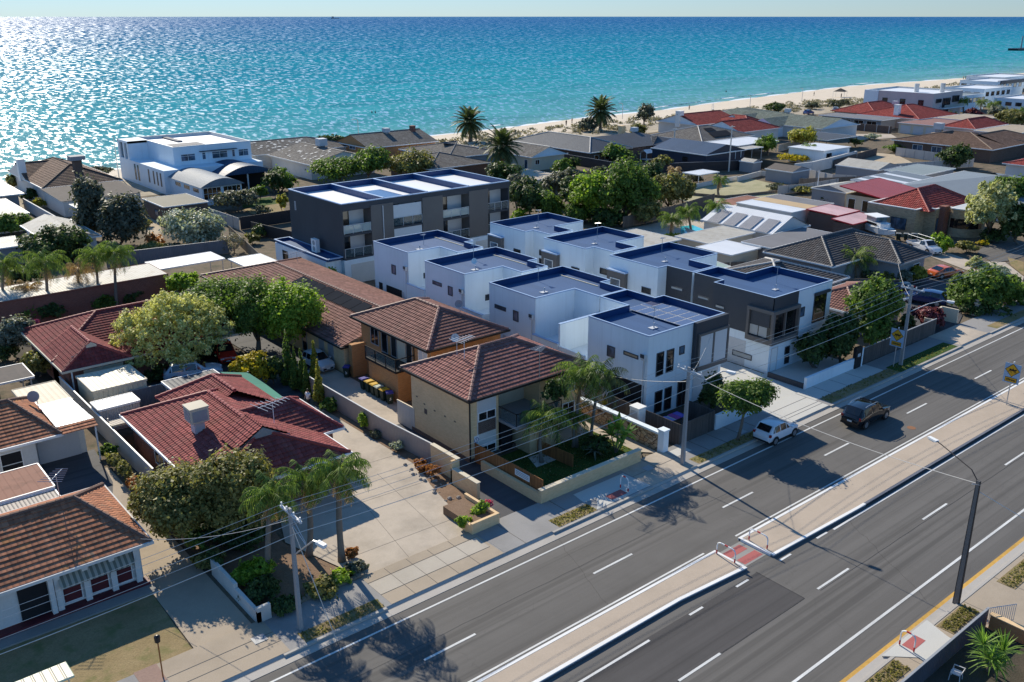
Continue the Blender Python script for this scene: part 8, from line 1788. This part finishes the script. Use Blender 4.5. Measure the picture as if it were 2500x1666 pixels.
for r, x, y, lb in (('A2', 1027, 55, 'dark swimmer left of two in the shallows'), ('A2', 1055, 55, 'dark swimmer right of two in the shallows'), ('A3', 1910, 85, 'lone dark swimmer off the right beach')): person(lb, P(r, x, y, SEAZ)-Vector((0, 0, .9)), .5, CDARK, group='swimmers')
p = P('A4', 835, 352, -.5); p.z = bz(p.x, p.y); t = thing('shade_tent', 'dark peaked shade tent on the beach', 'tent', p, None, .3)
m = MB(); 
for i in range(4): a, b = R_(45+90*i), R_(135+90*i); m.face([(3.2*math.cos(a), 3.2*math.sin(a), 2.3), (3.2*math.cos(b), 3.2*math.sin(b), 2.3), (0, 0, 3.6)])
m.build('cloth', plain('tent_cloth', (.05, .045, .04), .8, .15), t, local=True)
for i in range(4): a = R_(45+90*i); MB().tube([(3.1*math.cos(a), 3.1*math.sin(a), -.2), (3.1*math.cos(a), 3.1*math.sin(a), 2.3)], .06, 5).build('pole', STEEL, t, local=True)
p = P('A3', 1800, 238, -.8); p.z = bz(p.x, p.y); t = thing('beach_swing', 'white frame structure on the sand above the red roofs', 'frame', p, None, .5)
m = MB(); m.tube([(-1.8, 0, -.2), (-1.4, 0, 2.3), (1.4, 0, 2.3), (1.8, 0, -.2)], .09, 5); m.build('frame', WPAINT, t, local=True); MB().box(-.5, -.3, .5, .5, .3, .65).build('seat', WPAINT, t, local=True)
# ------------------------------------------------------------------ small yard things
t = thing('clothes_line', 'rotary clothes line below the rear white townhouse', 'clothes line', (48.6, 84.5, 0)); p = P('A2', 1130, 1560, 0); t.location = (p.x, p.y, 0)
m = MB(); m.tube([(0, 0, 0), (0, 0, 2.1)], .04, 6); m.build('mast', STEEL, t, local=True); m = MB()
for i in range(4): a = R_(20+90*i); m.tube([(0, 0, 1.8), (1.5*math.cos(a), 1.5*math.sin(a), 2.2)], .025, 4)
for rr in (.7, 1.1, 1.45):
    for i in range(4): a, b = R_(20+90*i), R_(110+90*i); zz = 1.8+.4*rr/1.5; m.tube([(rr*math.cos(a), rr*math.sin(a), zz), (rr*math.cos(b), rr*math.sin(b), zz)], .012, 3)
m.build('arms', LGREY, t, local=True)
t = thing('urn_pedestal', 'pale stone urn on a pedestal at the hedge corner', 'urn', (97.7, 40.2, 0)); m = MB(); m.tube([(0, 0, 0), (0, 0, .15), (0, 0, .16), (0, 0, .45), (0, 0, .5), (0, 0, 1.2), (0, 0, 1.25), (0, 0, 1.45)], [.45, .45, .34, .3, .24, .22, .32, .36], 12); m.build('pedestal', plain('old_stone', (.45, .42, .36), .9, .15), t, local=True)
m = MB(); m.tube([(0, 0, 1.45), (0, 0, 1.5), (0, 0, 1.7), (0, 0, 1.78)], [.12, .12, .3, .33], 12); m.build('urn', bpy.data.materials['old_stone'], t, local=True)
def dish(label, x, y, z, r=.45, mat=WPAINT, h=1.2):
    t = thing('satellite_dish', label, 'satellite dish', (x, y, z)); MB().tube([(0, 0, 0), (0, 0, h)], .025, 5).build('mast', mat, t, local=True)
    m = MB(); n = 16; c = Vector((-.1, 0, h)); ax = Vector((-.75, -.5, .45)).normalized(); u = ax.cross(Vector((0, 0, 1))).normalized(); v = ax.cross(u)
    for i in range(n): a, b = 2*math.pi*i/n, 2*math.pi*(i+1)/n; m.face([c, c+(u*math.cos(a)+v*math.sin(a))*r+ax*.12, c+(u*math.cos(b)+v*math.sin(b))*r+ax*.12])
    m.build('dish', mat, t, local=True); MB().tube([c-v*r*.6, c+ax*.5], .012, 4).build('feed_arm', GREYP, t, local=True)
p = P('B2', 1720, 870, 6.6); dish('white satellite dish on the rose tiled flats roof', p.x, p.y, 6.35, .32, LGREY, 1.4)
p = P('B2', 1780, 900, 6.6); antenna(None, p.x, p.y, 6.4, 1.6, WPAINT, rot=.1, s=.95, label='white multi rod aerial beside the dish on the rose tiled roof'); p = P('B3', 390, 1210, 5.9); antenna(None, p.x, p.y, 5.6, 2.3, STEEL, rot=.3, s=.7, label='white aerial on a mast near the eave of the tan flats')
p = P('B2', 420, 130, 3.4); antenna(None, p.x, p.y, 2.9, 1.6, STEEL, rot=.2, s=1.3, label='broad aerial over the north end of the long brown roof')
p = P('B2', 1745, 520, 6); dish('small dark satellite dish behind the orange flats roof', p.x, p.y, 5.6, .35, GREYP, .9)
p = P('A2', 1870, 1300, TH); dish('small dish on the third white townhouse roof', p.x, p.y, TH, .3, WPAINT, .5)
# lower left canopy and posts
t = thing('awning', 'cream ribbed canopy poking in at the bottom left corner', 'awning', P('C1', 300, 1520, 2.2)); m = MB(); q = [P('C1', *a, 2.2) for a in ((20, 1600), (440, 1430), (497, 1522), (200, 1640))]; m.slope([q[0], q[1], q[2], q[3]], 0, None)
m.build('roof', M_CREAM, t); f = MB()
for a, b in zip(q, q[1:]+q[:1]): f.tube([a-Vector((0, 0, .05)), b-Vector((0, 0, .05))], .05, 5)
f.build('gutter', plain('pale_green_gutter', (.45, .55, .42), .6, .05), t); f = MB()
for a in q[:2]: f.tube([a, (a.x, a.y, 0)], .04, 5)
f.build('post', CREAM, t)
t = thing('garden_lamp', 'thin rust coloured post with a lantern on the front lawn edge', 'lamp post', (10.4, 38.6, .1)); MB().tube([(0, 0, 0), (0, 0, 2.0)], .035, 6).build('post', plain('rusty_post', (.35, .13, .04), .7, .15), t, local=True); MB().tube([(0, 0, 2.0), (0, 0, 2.05), (0, 0, 2.35), (0, 0, 2.42)], [.05, .13, .15, .04], 8).build('lantern', BLACK, t, local=True)
# lower right garden corner
fence('grey sheet fence with a railing end at the lower right corner', [(20, 15.1), (44.6, 15.15)], 1.25, FENCES, cap=GREYP)
t = thing('railing', 'slatted metal railing at the end of the lower right fence', 'railing', (45, 15, 0)); m = MB()
for i in range(14): a = Vector((44.65, 15.15)).lerp(Vector((46.1, 14.4)), i/13); m.box(a.x-.012, a.y-.012, .2, a.x+.012, a.y+.012, 1.25)
for z in (.25, 1.22): m.tube([(44.65, 15.15, z), (46.1, 14.4, z)], .025, 4)
m.build('bars', LGREY, t)
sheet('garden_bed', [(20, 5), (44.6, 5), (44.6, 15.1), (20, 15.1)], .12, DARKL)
t = thing('brick_wall', 'low orange brick wall around the lower right garden', 'wall', (46, 13, 0)); m = MB(); m.box(44.6, 8, -.02, 44.85, 15.0, .9); m.box(41.2, 11.3, -.02, 44.6, 11.6, .95); m.build('wall', BR_ORG, t); m = MB(); m.box(44.55, 8, .9, 44.9, 15.05, .95); m.build('coping', BR_TAN, t)
t = thing('garden_chair', 'white plastic chair inside the lower right fence', 'chair', (39.4, 14.2, .12), None, R_(100))
MB().box(-.22, -.22, .40, .24, .22, .44).build('seat', LGREY, t, local=True); m = MB(); pts = [(-.22, -.22), (-.26, -.1), (-.26, .1), (-.22, .22)]
m.face([(-.2, -.2, .44), (-.2, .2, .44), (-.32, .2, .78), (-.34, .1, .88), (-.34, -.1, .88), (-.32, -.2, .78)]); m.face([(-.23, -.2, .44), (-.35, -.2, .78), (-.37, -.1, .88), (-.37, .1, .88), (-.35, .2, .78), (-.23, .2, .44)]); m.build('backrest', LGREY, t, local=True)
for a, b in ((-.2, -.22), (-.2, .22), (.22, -.22), (.22, .22)): MB().tube([(a, b, .42), (a*1.15, b*1.1, 0)], .025, 5).build('leg', LGREY, t, local=True)
for s in (1, -1): MB().tube([(-.28, s*.24, .64), (.2, s*.26, .62), (.22, s*.23, .42)], .025, 5).build('armrest', LGREY, t, local=True)
# little items of the yards
t = thing('cubby_house', 'small white open cubby house beside the charcoal roofed house', 'cubby house', (153.5, 138, 0)); m = MB()
for x in (-1, 1):
    for y in (-.9, .9): m.box(x-.06, y-.06, 0, x+.06, y+.06, 1.8)
m.box(-1, -.9, .3, 1, .9, .4); m.build('frame', WPAINT, t, local=True); m = MB(); m.slope([(-1.2, -1.1, 1.8), (1.2, -1.1, 1.8), (1.2, 0, 2.5), (-1.2, 0, 2.5)], 0, None).slope([(1.2, 1.1, 1.8), (-1.2, 1.1, 1.8), (-1.2, 0, 2.5), (1.2, 0, 2.5)], 0, None); m.build('roof', WPAINT, t, local=True)
t = thing('outdoor_table', 'bright purple and blue towels over a table in the charcoal fenced yard', 'table', (51.4, 42.0, 0.04)); p = P('C3', 1450, 400, .8); t.location = (p.x, p.y, .04)
m = MB(); m.box(-1.4, -.45, .62, 1.3, .45, .68); m.build('tabletop', LGREY, t, local=True)
for a in (-1.2, 1.1): MB().box(a-.04, -.35, 0, a+.04, .35, .62).build('leg', GREYP, t, local=True)
for i, (a, c) in enumerate(((-1.3, (.10, .12, .5)), (-.5, (.32, .3, .62)), (.3, (.4, .1, .35)), (.9, (.2, .16, .6)))): MB().box(a, -.5, .68, a+.55, .5, .71).build('towel', plain('towel_%d' % i, c, .8, .1), t, local=True)
t = thing('pool_lounge', 'dark sail cover beside the pool', 'cover', P('A3', 1600, 1250)); m = MB(); m.face([(-1.2, -1, .5), (1.6, -1.2, .3), (.4, 1.2, 1.0)]); m.build('cloth', GREYP, t, local=True)
for lb, x, y in (('grey pit lid on the new concrete crossover', 60.6, 40.2), ('grey pit lid on the footpath by the street tree', 54.4, 37.9), ('square pit lid on the warm concrete crossover', 44.4, 38.4), ('round pit lid on the left footpath', 15.2, 38.3)):
    t = thing('pit_lid', lb, 'pit lid', (x, y, .14), 'service pit lids'); MB().box(-.35, -.3, 0, .35, .3, .012).build('lid', GREYP, t, local=True)
t = thing('manhole_cover', 'rusty round manhole cover in the far lane', 'manhole cover', P('C4', 1418, 617)); MB().tube([(0, 0, 0), (0, 0, .008)], .33, 16).build('cover', plain('rusty_iron', (.25, .12, .06), .8, .2), t, local=True)
t = thing('jetty', 'dark breakwater and beacon in the sea at the right edge', 'jetty', P('D', 2345, 116, SEAZ)); m = MB(); m.box(-18, -5, -1, 90, 5, 2.2); m.build('deck', BLACK, t, local=True); MB().tube([(0, 0, 2), (0, 0, 14)], .7, 6).build('beacon', GREYP, t, local=True)
p = P('D', 770, 43, SEAZ); t = thing('ship', 'tiny grey ship on the horizon', 'ship', (p.x*.5, p.y*.5, SEAZ)); 
d_ = Vector((p.x, p.y, 0)); d_ = d_.normalized()*14000; t.location = (d_.x, d_.y, SEAZ); m = MB(); m.box(-60, -12, 0, 60, 12, 10); m.build('hull', GREYP, t, local=True); MB().box(-50, -9, 10, -25, 9, 30).build('bridge', GREYP, t, local=True)
